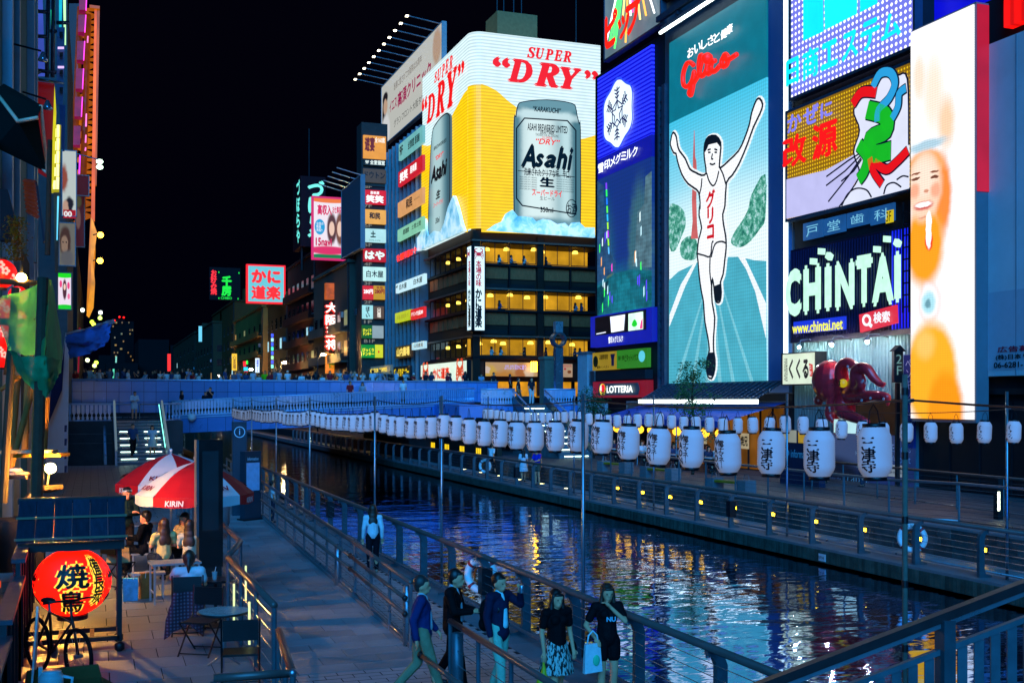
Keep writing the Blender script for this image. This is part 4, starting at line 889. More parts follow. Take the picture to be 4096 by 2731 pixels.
Ch=Sign('housing_billboard','dark blue neon billboard with huge pale green Latin letters','X',29.2,3162,3645,1002,1372,cat='billboard')
Ch.panel(pm('0a1030',.5,var=.2),.3); w,h=Ch.w,Ch.h
for k in range(44): MB().box(.1+k*w/44.5,.2,.002,.14+k*w/44.5,h-.1,.05).build('neon_bar',em('1020e0',1.2,0) if k>37 else pm('121a48',.4,var=0),Ch.o)
PG=em('c4fce0',1.15,.10,scale=3)
for a,x0,y0,x1,y1 in (('C',158,300,268,625),('H',282,270,402,608),('I',428,262,474,588),('N',500,240,632,580),('T',640,205,757,560),('A',752,190,902,550),('I',905,180,950,530)): Ch.textpx(a,PG,*c4(x0,y0),*c4(x1,y1),bold=.06,z=.3,zs=.06)
for x,y in ((340,250),(395,182),(448,215),(775,168),(843,98),(915,125)):
    a=.5 if x in (448,915) else .06; d=15; Ch.poly([c4(x+d*1.2*math.cos(a+k*PI/2+PI/4),y+d*2.0*math.sin(a+k*PI/2+PI/4)) for k in range(4)],PG,'square_mark',z=.32,t=.2)
Ch.poly([c4(213,662),c4(563,622),c4(563,712),c4(213,742)],em('1838e0',1,0),'web_plate',z=.3,t=.1); Ch.textpx('www.chintai.net',em('f0f040',1.2,0),*c4(213,652),*c4(560,728),bold=.025,z=.36)
Ch.poly([c4(668,612),c4(920,545),c4(926,668),c4(676,735)],em('e03048',1,.05),'search_plate',z=.34,t=.1); Ch.textpx('検索',WHT,*c4(775,590),*c4(890,668),bold=.03,z=.40); Ch.line([c4(x,y) for x,y in circ(727,650,24,32)],.10,WHT,'magnifier_ring',z=.40,closed=True); Ch.line([c4(742,672),c4(762,692)],.14,WHT,'magnifier_handle',z=.40)
ld=thing('wall_ladder','thin vertical ladder at the right edge of the dark blue billboard','ladder',(28.8,34.95,7.4))
for y in (0,.35): MB().box(-.03,y,0,.03,y+.05,4.2).build('rail',DSTEEL,ld)
for k in range(9): MB().box(-.02,.05,.2+k*.45,.02,.35,.25+k*.45).build('rung',DSTEEL,ld)
# ---- tall LED screen
T=Sign('tall_led_screen','very bright tall screen with a smiling face and orange shapes','X',28.6,3643,3893,225*.5805,1672,cat='billboard')
w,h=T.w,T.h; U=lambda x,y:T.uv(*(c3(x,y) if y<1560 else c4(x,y-1560+11)))
P1=lambda x,y:T.uv(*c3(x,y)); P2=lambda x,y:T.uv(*c4(x,y))
f=lambda P,x,y,rx,ry,s,c:(*P(x,y),rx,ry,s,c)
LEDM=paint('f6f6fa',[f(P1,1150,620,.5,1.3,1.3,'f6e2d0'),f(P1,1240,820,.4,.9,1.2,'f0cba8'),f(P1,1050,520,.3,.8,1.2,'f2dcc8'),f(P1,1215,1330,.42,1.35,.7,'f08838'),f(P1,1090,1130,1.0,.62,.4,'f0a058'),f(P1,1100,985,1.0,.2,.9,'a8c8d8'),
  f(P2,1075,120,1.0,1.5,.5,'f89c18'),f(P1,1085,1270,.92,1.25,.4,'f4cdb2'),f(P1,1080,1210,.62,.7,.9,'f8dcc8'),f(P1,1020,1300,.26,.26,.9,'f0a888'),f(P1,1165,1290,.24,.26,.9,'f0a888'),
  f(P1,1028,1180,.27,.035,.5,'8a5038'),f(P1,1160,1165,.25,.035,.5,'8a5038'),f(P1,1028,1215,.24,.06,.5,'70402c'),f(P1,1160,1200,.22,.06,.5,'70402c'),f(P1,1100,1300,.13,.06,.8,'d09074'),f(P1,1080,1400,.5,.17,.6,'cc6058'),f(P1,1080,1392,.42,.10,.5,'ffffff'),f(P1,1085,1480,.3,.05,.9,'e0a080'),
  f(P1,1118,1530,.16,.5,.3,'ffffff'),f(P2,1108,95,.2,.32,.4,'e84818'),f(P2,1106,40,.14,.55,.3,'fdfdff'),f(P2,1110,510,.55,.72,.6,'f0c0b4'),f(P2,1110,510,.50,.66,.5,'f4f4f8'),f(P2,1105,515,.36,.42,.6,'a8dce8'),f(P2,1100,520,.16,.16,.8,'6898a8'),
  f(P2,1120,1010,1.35,1.95,.35,'f8ac20'),f(P2,1220,1250,.9,1.4,.5,'fa9404'),f(P2,1080,800,.5,.5,1,'f4c060')],1.22,'led',.085,.16,nscale=3)
MB().box(0,0,-.06,w,h,0).build('screen',LEDM,T.o); MB().box(-.02,-.12,-.62,w+.06,h+.08,-.07).build('case',pm('6a6c74',.5,var=.1),T.o); MB().box(w+.062,h*.55,-.6,w+.10,h,-.1).build('side_light',em('d01838',.7,.3,scale=.4),T.o)
# ---- grey billboard, red sign and blue wall at the right edge
R_=Sign('blank_grey_billboard','large blank grey billboard with rental notice at the right edge','X',29.2,3938,4500,186,1505,cat='billboard')
R_.panel(pm('b4c4cc',.55,var=.14,scale=.35),.35); w,h=R_.w,R_.h
for i in range(1,4): MB().box(i*w/4,.02,.002,i*w/4+.03,h-.02,.02).build('seam',pm('6f8492',.6),R_.o)
MB().box(.12,.2,.004,5.5,2.9,.015).build('notice_panel',pm('a2b0c0',.5,var=.06),R_.o)
for t_,y0,y1,x0,x1,m_ in (('広告募集',820,862,1570,1870,pm('b01838',.5,var=0)),('(株)日本リ',878,920,1558,1775,INK),('06-6281-',932,972,1545,1745,INK)): R_.textpx(t_,m_,*c4(x0,y0),*c4(x1,y1),bold=.025,z=.04)
s=Sign('red_box_sign','glowing red corner of a sign at the upper right edge','X',29.2,4015,4300,-150,112); s.panel(em('ff1008',1.2,.05,'tubesx',.5,'b00804'),.4)
s=Sign('blue_lit_wall','deep blue lit wall behind the tall bright screen','X',30.5,3640,4300,-500,330,cat='wall'); s.panel(em('0606e0',.9,.08),.2)  # blue light on the wall is put in as its own glow
rb_=block('office_building','dark shop building under the blank grey billboard',29.7,44,20,35.5,RTZ,18.2,WALLD)
MB().box(-.35,.2,3.55,-.02,15.4,3.75).build('ledge',DSTEEL,rb_)
for k in range(10): MB().box(-.06,.3+k*1.5,.1,-.02,1.65+k*1.5,3.3).build('shutter_panel',pm('15171c',.5,.2,var=.3),rb_)
for i,(y,z) in enumerate(((28.9,4.3),(27.6,4.1),(26.3,4.35))):
    t=thing('air_conditioner',f'outdoor air conditioner unit under the grey billboard, {nth(i)} from the left','air conditioner',(29.0,y,z+.0)); MB().box(0,-.42,0,.35,.42,.65).build('case',pm('9aa0a0',.5,var=.15),t); b=MB(); b.lathe([(.25,-.01),(.25,.01),(.05,.02)],18); o=b.build('fan_grille',DSTEEL,t); o.matrix_local=Matrix(((0,0,-1,-.015),(0,1,0,-.1),(1,0,0,.33),(0,0,0,1)))
    MB().box(.05,-.4,-.08,.7,-.34,-.005).build('bracket',DSTEEL,t); MB().box(.05,.34,-.08,.7,.4,-.005).build('bracket',DSTEEL,t)
# ---- octopus restaurant
s=Sign('octopus_shop_sign','white lit box sign with big black brush kana beside the octopus','X',28.7,3131,3263,1418,1537); s.panel(em('e0f0d8',1.0,.06),.5,frame=DSTEEL,fw=.05)
s.text('くくる',BLKP,.2,.16,.8,.84,bold=.05); s.text('道頓堀',BLKP,.05,.1,.16,.88,vertical=True); s.poly([(.83,.25),(.93,.22),(.91,.62),(.81,.66)],em('d83018',.9,0),'red_tag',px=False); s.text('たこ家',WHT,.83,.28,.91,.6,vertical=True,z=.05)
ow=thing('octopus_shop_wall','pale corrugated wall with lamps behind the octopus','wall',(29.72,35.6,RTZ)); MB().box(0,0,0,.06,8.2,6.0).build('sheet',pm('6f9aa4',.6,var=.2,scale=.8),ow)
for k in range(40): MB().box(-.03,.1+k*.2,0,-.002,.16+k*.2,5.9).build('rib',pm('6f9aa4',.6,var=.2),ow)
MB().box(-.05,.2,1.6,-.032,5.2,3.4).build('dark_window',em('2a1804',.6,.5,scale=2),ow)
for i in range(3):
    y=37.2+i*2.3; t=thing('spot_lamp',f'curved arm lamp above the octopus, {nth(i)} from the right','lamp',(29.6,y,6.6)); MB().tube([(0,0,0),(-.5,0,.15),(-.9,0,.1),(-1.0,0,-.1)],.025,6).build('arm',STEEL,t,True); MB().lathe([(.05,0),(.14,-.14),(.13,-.16)][::-1],12,-1.0,0).build('shade',STEEL,t); q=MB().ball((-1.0,0,-.22),.06).build('bulb',em('fff0e8',1100,0),t)
oc=thing('octopus_sculpture','big red octopus sculpture with a yellow eye on the shop front','sculpture',(28.0,40.0,3.9))
def opt(px,py,d=0): Y,z=onX(px,py,28.0+d); return (d,Y-40.0,z-3.9)
o1=[('e',opt(*c4(420,1060)),.78,(.9,1.0,1.08)),('e',opt(*c4(460,1120)),.62,(1,1,1)),('e',opt(*c4(520,1130)),.42,(1,1,1))]
def ten(pts,r0,r1): P=smooth([opt(x*.5868+3072,900+y*.5868,d) for x,y,d in pts],4); m=len(P); return ('t',P,[r0+(r1-r0)*k/(m-1) for k in range(m)])
o1+=[ten([(510,1090,-.1),(500,980,-.35),(540,940,-.4),(600,970,-.35),(640,1010,-.3)],.26,.12),ten([(540,1140,0),(600,1080,-.4),(610,990,-.5),(670,980,-.5),(720,1040,-.4),(770,1085,-.3),(790,1080,-.3)],.3,.07),ten([(530,1160,0),(620,1180,-.3),(720,1165,-.4),(800,1170,-.35),(820,1180,-.3),(815,1225,-.3)],.28,.06),
 ten([(520,1180,-.1),(500,1260,-.4),(560,1300,-.5),(640,1330,-.5),(680,1340,-.4)],.3,.1),ten([(470,1160,-.1),(440,1240,-.3),(420,1290,-.4),(440,1330,-.4)],.32,.1),ten([(440,1190,.1),(390,1170,.1),(345,1180,.1),(335,1205,.1),(360,1215,.1)],.22,.07),ten([(540,1200,.1),(560,1280,.2),(600,1370,.3)],.3,.1),ten([(500,1180,.2),(500,1290,.3),(480,1400,.4)],.4,.2),ten([(600,1000,-.4),(640,1080,-.55),(600,1120,-.5),(570,1090,-.5)],.2,.08)]
o1=[(q_[0],q_[1],[r_*1.18 for r_ in q_[2]]) if q_[0]=='t' else q_ for q_ in o1]
link('body',blob(o1,.05,3),pm('d42430',.3,var=.25,scale=1.6,bump=.3,bs=5,coat=.4),oc,True)
e=opt(*c4(512,1078),-.72); MB().ball(e,.17,12,8).build('eye',em('e8d018',.55,0),oc,True); MB().box(e[0]-.18,e[1]-.03,e[2]-.1,e[0]-.13,e[1]+.03,e[2]+.1).build('pupil',BLACK,oc)
me=MB().lathe([(.055,0),(.055,.03),(.035,.035),(.02,.015)],10).mesh('sucker')
for x,y,d in ((545,965,-.62),(570,985,-.62),(600,1005,-.6),(650,1060,-.75),(670,1075,-.72),(420,1245,-.6),(425,1265,-.62),(345,1195,-.1),(640,1195,-.6),(700,1180,-.6),(790,1185,-.5)):
    o=link('sucker',me,pm('c8a0a0',.4),oc); o.location=opt(x*.5868+3072,900+y*.5868,d); o.rotation_euler=(0,-PI/2,0)
s=Sign('small_lit_box','white lit box sign under the octopus','X',27.6,3335,3415,1676,1730); s.panel(em('c0f0f8',.9,.1),.5); s.text('舟',BLKP,.2,.2,.6,.7)
s=Sign('floor_post_sign','dark post sign with a small roof beside the octopus','Y',36.2,3577,3612,1405,1530); s.panel(pm('16262c',.5),.15); s.text('2F',em('7fb0b0',.6,0),.2,.25,.85,.9,vertical=True); s.poly([(-.2,1.0),(.5,1.2),(1.2,1.0)],WALLD,'roof',px=False,z=.1,t=.3); MB().box(s.w*.3,-5.2,-.12,s.w*.7,-.01,-.02).build('post',DSTEEL,s.o)
s=Sign('blue_vertical_banner','blue vertical banner with pale kana left of the tall bright screen','X',29.3,3615,3655,1420,1790); s.panel(pm('1c3a86',.6),.1); s.text('ペンギンバー',pm('8fb0d8',.5,var=0),.2,.35,.8,.95,vertical=True)
s=Sign('travel_poster','large blue travel poster wall with white lettering','X',29.45,3225,3655,1745,1985,ref=3655,cat='poster'); w,h=s.w,s.h
s.panel(paint('2a4aa0',[(w*.5,h*.75,w*.4,h*.35,.8,'5a7ac0'),(w*.25,h*.2,w*.3,h*.35,.6,'101c40')],.3),.1); s.text('rapi:t',pm('a8d8e0',.5,var=0),.42,.08,.62,.28); s.text('Express\nAirport',pm('b8c8e8',.5,var=0),.82,.5,.98,.85); s.text('Why not take the',pm('8fa8c8',.5,var=0),.12,.12,.36,.2); s.poly([(.74,.3),(.94,.3),(.94,.5),(.74,.5)],em('c0d8f0',.35,0),'ticket_label',px=False); s.text('KANSAI AIRPORT',pm('1a2a5a',.5,var=0),.76,.34,.92,.42,z=.04)
s.text('トキきっぷ',em('8fc0f0',.5,0),.5,.62,.62,.7)
s=Sign('information_board','dark blue information pillar with pale lettering on the far terrace','X',25.9,3120,3275,1718,1985,cat='information board'); w,h=s.w,s.h
s.panel(pm('0d2a48',.4,.3),.3); s.text('information',pm('8fd0e0',.5,var=0),.3,.6,.82,.72); s.line(circ(.16,.66,.08,.06),.03,pm('8fd0e0',.5,var=0),'i_mark',px=False,closed=True); s.poly([(.02,.82),(.45,.82),(.45,1.0),(.02,1.0)],em('c8d0c0',.4,.1),'map_sheet',px=False,z=.03); s.poly([(.5,.82),(.95,.82),(.95,1.0),(.5,1.0)],em('d0a830',.55,.2),'map_sheet',px=False,z=.03)
# ================================================================ crab restaurant at the corner with the beer billboard
def glass_mat():
    m,n,l=_new('window_glass'); n.remove(n['Principled BSDF']); o=n['Material Output']; t=n.new('ShaderNodeBsdfTransparent'); g=n.new('ShaderNodeBsdfGlossy'); g.inputs['Roughness'].default_value=.02; x=n.new('ShaderNodeMixShader'); x.inputs[0].default_value=.07
    l.new(t.outputs[0],x.inputs[1]); l.new(g.outputs[0],x.inputs[2]); l.new(x.outputs[0],o.inputs[0]); return m
GLASS=glass_mat()
KX,KY=28.4,86.0; KB=pm('3c2820',.6,var=.2,scale=.6); KL=pm('7a5444',.5,var=.15); TAN=pm('b8623c',.8,var=.25,scale=9,stretch=(1,1,.3)); KD=pm('1a1a1c',.6)
kb=thing('crab_restaurant','corner restaurant of dark frames and warmly lit window bands under the beer billboard','building',(KX,KY,DECK))
z0=DECK; FL=[(15.1,16.75),(11.4,12.95),(7.65,9.15)]
# solid spandrels and roof, rooms between
prev=19.0
for a,b_ in FL+[(5.6-1.2,5.6)]:
    MB().box(.25,.25,b_-z0,11.5,14,prev-z0).build('spandrel_core',KB,kb); prev=a
WARM=[(1.5,1.0,3,2,1,'e0a028'),(6,1.2,3,1.6,1.2,'c88418'),(10,.8,2.6,2,1,'d89a24')]
for j,(a,b_) in enumerate(FL):
    r_=MB().box(.5,3.4,a-z0-.02,11.4,3.5,b_-z0+.02).box(4.0,3.5,a-z0,4.1,13.8,b_-z0).build('lit_room',em('dca022',.9,.45,scale=.5),kb)
    MB().box(.3,.3,a-z0-.06,11.4,13.9,a-z0-.01).build('floor',pm('5a3a18',.6),kb)
    for k in range(5):
        u=[1.5,2.9,5.0,6.3,9.0][k]+.3*((j*7+k)%3); q=MB().lathe([(.06,.34),(.2,.3),(.26,.12),(.25,.08)][::-1],12,u,1.2).build('pendant_shade',em('ffd050',3.2,.1),kb,True); q.location=(0,0,b_-z0-.62+.08*((k+j)%3)); MB().tube([(u,1.2,b_-z0-.3),(u,1.2,b_-z0)],.012,5).build('cord',BLACK,kb)
    for k in range(4):
        v=2.5+k*2.9; q=MB().lathe([(.06,.34),(.2,.3),(.26,.12),(.25,.08)][::-1],12,1.3,v).build('pendant_shade',em('ffd050',3.2,.1),kb,True); q.location=(0,0,b_-z0-.6)
    # windows facing the bridge
    for x0,x1 in ((.62,2.95),(3.02,5.35),(6.1,8.3),(8.4,10.8)):
        w_=MB().box(x0,.02,a-z0,x1,.06,a-z0+.07).box(x0,.02,b_-z0-.07,x1,.06,b_-z0).box(x0,.02,a-z0,x0+.06,.06,b_-z0).box(x1-.06,.02,a-z0,x1,.06,b_-z0).build('window',KD,kb); MB().box(x0+.06,.035,a-z0+.07,x1-.06,.045,b_-z0-.07).build('pane',GLASS,w_); [MB().box(x0+(x1-x0)*f_-.025,.0,a-z0+.07,x0+(x1-x0)*f_+.025,.03,b_-z0-.07).build('mullion',KD,w_) for f_ in (.5,)]
    for v0,v1 in ((.7,1.9),(2.0,3.3),(3.4,4.9),(5.0,6.4),(6.5,7.9),(8.0,9.4),(9.5,10.9),(11.0,12.6)):
        w_=MB().box(.02,v0,a-z0,.06,v1,a-z0+.07).box(.02,v0,b_-z0-.07,.06,v1,b_-z0).box(.02,v0,a-z0,.06,v0+.07,b_-z0).box(.02,v1-.07,a-z0,.06,v1,b_-z0).build('window',KD,kb); MB().box(.035,v0+.07,a-z0+.07,.045,v1-.07,b_-z0-.07).build('pane',GLASS,w_)
    # ledges, woven panels, slots
    MB().box(-.22,-.22,b_-z0,11.5,.24,b_-z0+.14).box(-.22,.24,b_-z0,.24,13.9,b_-z0+.14).build('ledge',KL,kb)
    MB().box(-.12,-.12,a-z0-.22,11.5,.2,a-z0-.05).box(-.12,.2,a-z0-.22,.2,13.9,a-z0-.05).build('sill_beam',KD,kb)
    if j<2:
        for x0,x1 in ((.62,2.95),(3.05,5.35),(6.1,8.3),(8.4,10.8)): MB().box(x0,.16,a-z0-1.25,x1,.24,a-z0-.3).build('woven_panel',TAN,kb); MB().box(x0+.05,.2,a-z0-2.0,x1-.05,.235,a-z0-1.65).build('vent_slot',BLACK,kb)
        for k in range(9): MB().box(.16,.8+k*1.4,a-z0-1.25,.235,1.9+k*1.4,a-z0-.3).build('woven_panel',TAN,kb)
        for x in (3.0,8.35): MB().box(x-.05,-.1,a-z0-2.1,x+.05,.2,a-z0-.05).build('bracket',KD,kb)
MB().box(5.45,-.05,.0,5.98,.24,13.0).box(-.1,-.1,0,.5,.5,13.2).build('column',KB,kb)
MB().box(.3,.9,0,11.4,14,1.2).build('entrance_wall',em('d08c18',1.0,.5,scale=.8),kb)  # brightness of the lit ground floor is put in as wall emission
for x in (1.2,3.3,6.4,8.8): MB().box(x,.7,0,x+.25,.95,1.2).build('door_frame',KD,kb)
MB().box(.5,-.02,2.95,11,.2,3.3).build('eaves',KB,kb)
rt=thing('roof_plant','yellowish roof machinery and antennas above the beer billboard','roof plant',(33,90,33.2)); MB().box(-1.2,0,0,2.4,3,3.6).build('penthouse',pm('7a6f4a',.8,var=.2),rt); MB().box(-2.6,-.5,0,6.5,1,.9).build('tank_base',DSTEEL,rt)
for x in (-1.9,-.9,3.6,5.2): MB().lathe([(.7,0),(.7,.8),(.2,1.1)],14,x,0).build('tank',pm('6a747c',.5),rt)
for x,h in ((-1.0,6.6),(-.4,6.9),(.5,6.8),(1.2,6.4)): MB().tube([(x,.6,2),(x,.6,h)],.06,6).build('antenna',DSTEEL,rt)
MB().tube([(6.0,0,.5),(6.0,0,10)],.05,6).build('lightning_rod',DSTEEL,rt)
# ---- beer billboard (bridge side)
def force(s,zb,zt): s.zb=zb; s.h=zt-zb; m=s.o.matrix_world.copy(); m[2][3]=zb; s.o.matrix_world=m
AZ0,AZ1=17.75,33.4
YEL=em('ffd008',1.12,.05,'tubes',.26); WTU=em('dcf6fa',1.1,.05,'tubes',.26)
c5=lambda x,y:(1400+x*.5805,y*.5805); c6=lambda x,y:(1600+x*.523,800+y*.523)
def ice_mat():
    m,n,l=_new('printed_ice'); b=n['Principled BSDF']; tc=n.new('ShaderNodeTexCoord'); vo=n.new('ShaderNodeTexVoronoi'); vo.inputs['Scale'].default_value=.8; l.new(tc.outputs['Object'],vo.inputs['Vector']); nz=n.new('ShaderNodeTexNoise'); nz.inputs['Scale'].default_value=1.6; nz.inputs['Detail'].default_value=5; nz.inputs['Distortion'].default_value=1.2; l.new(tc.outputs['Object'],nz.inputs['Vector'])
    a=n.new('ShaderNodeMath'); a.operation='MULTIPLY_ADD'; l.new(vo.outputs['Distance'],a.inputs[0]); a.inputs[1].default_value=.55; l.new(nz.outputs[0],a.inputs[2]); r=n.new('ShaderNodeValToRGB'); l.new(a.outputs[0],r.inputs[0])
    for p,c in ((.35,'2f6a78'),(.55,'6fb4c4'),(.8,'a8dce4'),(.95,'d8f4f6')):
        e=r.color_ramp.elements.new(p); e.color=lin(c)
    r.color_ramp.elements.remove(r.color_ramp.elements[0]); r.color_ramp.elements.remove(r.color_ramp.elements[-1])
    l.new(r.outputs[0],b.inputs['Emission Color']); b.inputs['Emission Strength'].default_value=.85; return m
ICE=ice_mat()
def can(s,C,pts_u):
    """the printed beer can, drawn in picture measures through C"""
    L0,R0=pts_u
    o=[C(L0+25,735),C(L0+60,708),C((L0+R0)/2,694),C(R0-50,718),C(R0-22,760),C(R0-15,800),C(R0,860),C(R0+8,900),C(R0+8,1540),C(R0-20,1590),C((L0+R0)/2,1610),C(L0+20,1560),C(L0,1480),C(L0,860),C(L0+12,810)]
    u=[s.uv(*p) for p in o]; xa=min(p[0] for p in u); xb=max(p[0] for p in u); ya=min(p[1] for p in u); yb=max(p[1] for p in u); w=xb-xa; mx=(xa+xb)/2; my=(ya+yb)/2; hh=yb-ya
    mt=paint('7ea8b0',[(mx-w*.13,my,w*.27,hh*2,1.3,'dcf2f2'),(mx+w*.3,my,w*.09,hh*2,1.4,'c0e0e4'),(xb,my,w*.13,hh*2,1,'4a7884'),(xa,my,w*.11,hh*2,1,'55828e'),(mx,yb-.2,w*.62,.75,.6,'6a98a4'),(mx,yb-1.25,w*.52,.35,1,'c8e4e8'),(mx,ya+.8,w*.6,.5,1,'6a98a4')],1.0,noise=.12,nscale=4)
    s.poly(smooth(o,3,True),mt,'printed_can',z=.22,t=.2)
    s.line(smooth(o,3,True),.07,em('16303a',.4,0),'can_outline',z=.235,closed=True)
A1=Sign('beer_billboard','white and yellow tube-lit beer billboard face turned to the bridge','Y',KY-.3,1933,2402,122,932,cat='billboard'); force(A1,AZ0,AZ1); w,h=A1.w,A1.h
A1.panel(WTU,.3)
A1.poly([c5(905,580)]+smooth([c5(940,592),c5(1010,628),c5(1080,690),c5(1148,742),c5(1250,820),c5(1400,900),c5(1480,945),c5(1580,962),c5(1700,930)],3)+[c5(1695,1625),c5(905,1600)],YEL,'yellow_field',z=.03)
can(A1,c5,(1125,1572))
REDA=em('e41414',1.2,.03); DKI=em('0c1418',.25,0)
for t_,a in (('𝑺𝑼𝑷𝑬𝑹',(1215,325,1523,432)),('“𝑫𝑹𝒀”',(978,395,1700,622))):
    # follow the board edge: split into letters so that they step with the picture
    n_=len(t_); x0,y0,x1,y1=a
    if n_==5 and t_[0]!='“':
        for i,ch in enumerate(t_): f0=x0+(x1-x0)*i/5; yy=328+(f0-1215)*.115; A1.textpx(ch,REDA,*c5(f0,yy),*c5(f0+(x1-x0)/5*.98,yy+78),bold=.03,z=.14)
    else:
        for ch,f0,f1,yt,yb in (('“',978,1100,395,470),('𝑫',1080,1255,412,575),('𝑹',1262,1440,438,605),('𝒀',1440,1595,470,622),('”',1610,1705,490,555)): A1.textpx(ch,REDA,*c5(f0,yt),*c5(f1,yb),bold=.035,z=.14)
for t_,m_,x0,y0,x1,y1,bd,sh in (('“KARAKUCHI”',DKI,1252,745,1446,782,.03,.2),('ASAHI BREWERIES LIMITED',DKI,1215,865,1490,915,.02,0),('ASAHI',DKI,1325,893,1372,908,0,0),('DRAFT BEER',DKI,1302,912,1398,930,.02,0),('THE BEER FOR ALL SEASONS',DKI,1270,930,1428,948,0,0),('SUPER',REDA,1315,948,1385,965,0,.2),('“DRY”',REDA,1272,965,1438,1003,.02,.25),('洗練されたクリアな味、辛口。',DKI,1190,1170,1512,1225,.02,0),('生',DKI,1298,1225,1402,1295,.05,0),('スーパードライ',REDA,1246,1312,1452,1358,.03,0),('生ビール',DKI,1300,1358,1402,1385,0,0),('350ml',DKI,1303,1432,1392,1468,.03,0),('お酒',DKI,1488,1405,1552,1480,.02,0)):
    A1.textpx(t_,m_,*c5(x0,y0),*c5(x1,y1),bold=bd,shear=sh,z=.27,zs=.015)
for ch,x0,x1,y0,y1 in (('A',1168,1272,995,1165),('s',1262,1330,1062,1160),('a',1328,1412,1068,1165),('h',1410,1490,1012,1180),('i',1486,1530,1020,1190)): A1.textpx(ch,DKI,*c5(x0,y0),*c5(x1,y1),bold=.05,shear=.3,z=.28,zs=.015)
for k in range(6): A1.textpx('ASAHI SUPER DRY IS BREWED',DKI,*c5(1160,1222+k*16),*c5(1280,1232+k*16),z=.27); A1.textpx('BREWING TECHNIQUES ENJOY',DKI,*c5(1415,1240+k*16),*c5(1535,1250+k*16),z=.27)
A1.line([c5(1195,820),c5(1490,838),c5(1548,905),c5(1548,1480),c5(1180,1420),c5(1140,1370),c5(1140,890)],.10,DKI,'label_outline',z=.26,closed=True); A1.line([c5(1150,1180),c5(1540,1225)],.05,DKI,'label_line',z=.26); A1.line([c5(x,y) for x,y in circ(1518,1440,36,60)],.06,DKI,'label_circle',z=.28,closed=True)
A1.poly([c6(655,236),c6(720,190),c6(770,170),c6(800,110),c6(850,80),c6(890,130),c6(930,130),c6(1000,140),c6(1030,170),c6(1080,150),c6(1140,160),c6(1190,190),c6(1250,180),c6(1280,210),c6(1300,180),c6(1360,175),c6(1400,215),c6(1475,215),c6(1478,292)],ICE,'printed_ice',z=.36,t=.3)
# rounded corner and canal side face
for nm,za,zb_,mt in (('corner_band',29.2,AZ1,WTU),('corner_band',AZ0,29.19,YEL)):
    b=MB(); n_=8; cxx,cyy,r=KX+.7,KY+.7,1.0
    for k in range(n_):
        a0=PI+PI/2*k/n_; a1=PI+PI/2*(k+1)/n_; f_=lambda a,z:(cxx+r*math.cos(a)-A1.a,z-A1.zb,A1.d-(cyy+r*math.sin(a))); b.quad(f_(a0,za),f_(a1,za),f_(a1,zb_),f_(a0,zb_))
    b.build(nm,mt,A1.o)
A2=Sign('beer_billboard','narrow foreshortened face of the beer billboard along the canal','X',KX-.3,1690,1870,325,1000,cat='billboard'); force(A2,AZ0,AZ1); w,h=A2.w,A2.h
A2.panel(WTU,.3); A2.poly([c5(812,618)]+smooth([c5(800,632),c5(780,660),c5(710,790),c5(640,910),c5(560,1000),c5(498,1000)],3)+[c5(484,1600),c5(812,1600)],YEL,'yellow_field',z=.04)
cc=smooth([c5(585,930),c5(610,860),c5(660,800),c5(700,790),c5(708,900),c5(705,1500),c5(690,1570),c5(600,1620),c5(560,1600),c5(568,1200)],3,True); u=[A2.uv(*p) for p in cc]; xa=min(p[0] for p in u); xb=max(p[0] for p in u)
A2.poly(cc,paint('5c8a98',[((xa+xb)/2-.5,6,(xb-xa)*.25,30,1.3,'b4d8dc'),(xb,6,(xb-xa)*.15,30,1,'3f6674')],.9),'printed_can',z=.25,t=.2); A2.line(cc,.1,DKI,'can_outline',z=.27,closed=True)
for ch,f0,f1,yt,yb in (('𝑺',594,614,500,572),('𝑼',617,643,473,556),('𝑷',646,668,444,533),('𝑬',670,694,414,508),('𝑹',698,722,388,482),('“',508,546,668,762),('𝑫',541,600,650,838),('𝑹',604,668,565,795),('𝒀',682,756,480,730),('”',757,803,430,520)): A2.textpx(ch,REDA,*c5(f0,yt),*c5(f1,yb),bold=.035,z=.18)
for t_,m_,x0,y0,x1,y1,bd in (('Asahi',DKI,580,1120,694,1240,.06),('“DRY”',REDA,612,1062,668,1092,.03),('生',DKI,614,1310,648,1370,.05),('スーパードライ',REDA,598,1385,664,1420,.02),('350ml',DKI,612,1500,642,1538,.03),('BREWERIES',DKI,600,985,690,1010,.02)): A2.textpx(t_,m_,*c5(x0,y0),*c5(x1,y1),bold=bd,shear=.25,z=.31,zs=.015)
A2.poly([c6(136,405),c6(150,310),c6(190,250),c6(200,180),c6(215,145),c6(235,215),c6(245,280),c6(290,240),c6(340,250),c6(370,180),c6(400,60),c6(425,0),c6(440,-30),c6(470,60),c6(500,180),c6(520,238),c6(350,310)],ICE,'printed_ice',z=.4,t=.3)
# ---- corner sign and crab signs
def crab(s,cx,cy,r,mat,z=.08):
    s.poly([(cx+r*.42*math.cos(a*PI/10)/s.w,cy+r*.36*math.sin(a*PI/10)/s.h) for a in range(20)],mat,'printed_crab',px=False,z=z)
    for sg in (-1,1):
        for k,(x,y,x2,y2) in enumerate(((.4,.1,.85,.3),(.42,-.02,.95,-.05),(.4,-.14,.9,-.4),(.33,-.26,.7,-.7))): s.line([(cx+sg*r*x*.8/s.w,cy+r*y/s.h),(cx+sg*r*x2*.9/s.w,cy+r*(y2+.12)/s.h),(cx+sg*r*x2/s.w,cy+r*(y2-.25)/s.h)],r*.12,mat,'printed_leg',px=False,z=z)
        s.line(smooth([(cx+sg*r*.25/s.w,cy+r*.3/s.h),(cx+sg*r*.75/s.w,cy+r*.6/s.h),(cx+sg*r*.6/s.w,cy+r*1.0/s.h),(cx+sg*r*.25/s.w,cy+r*.95/s.h)],4),r*.16,mat,'printed_claw',px=False,z=z)
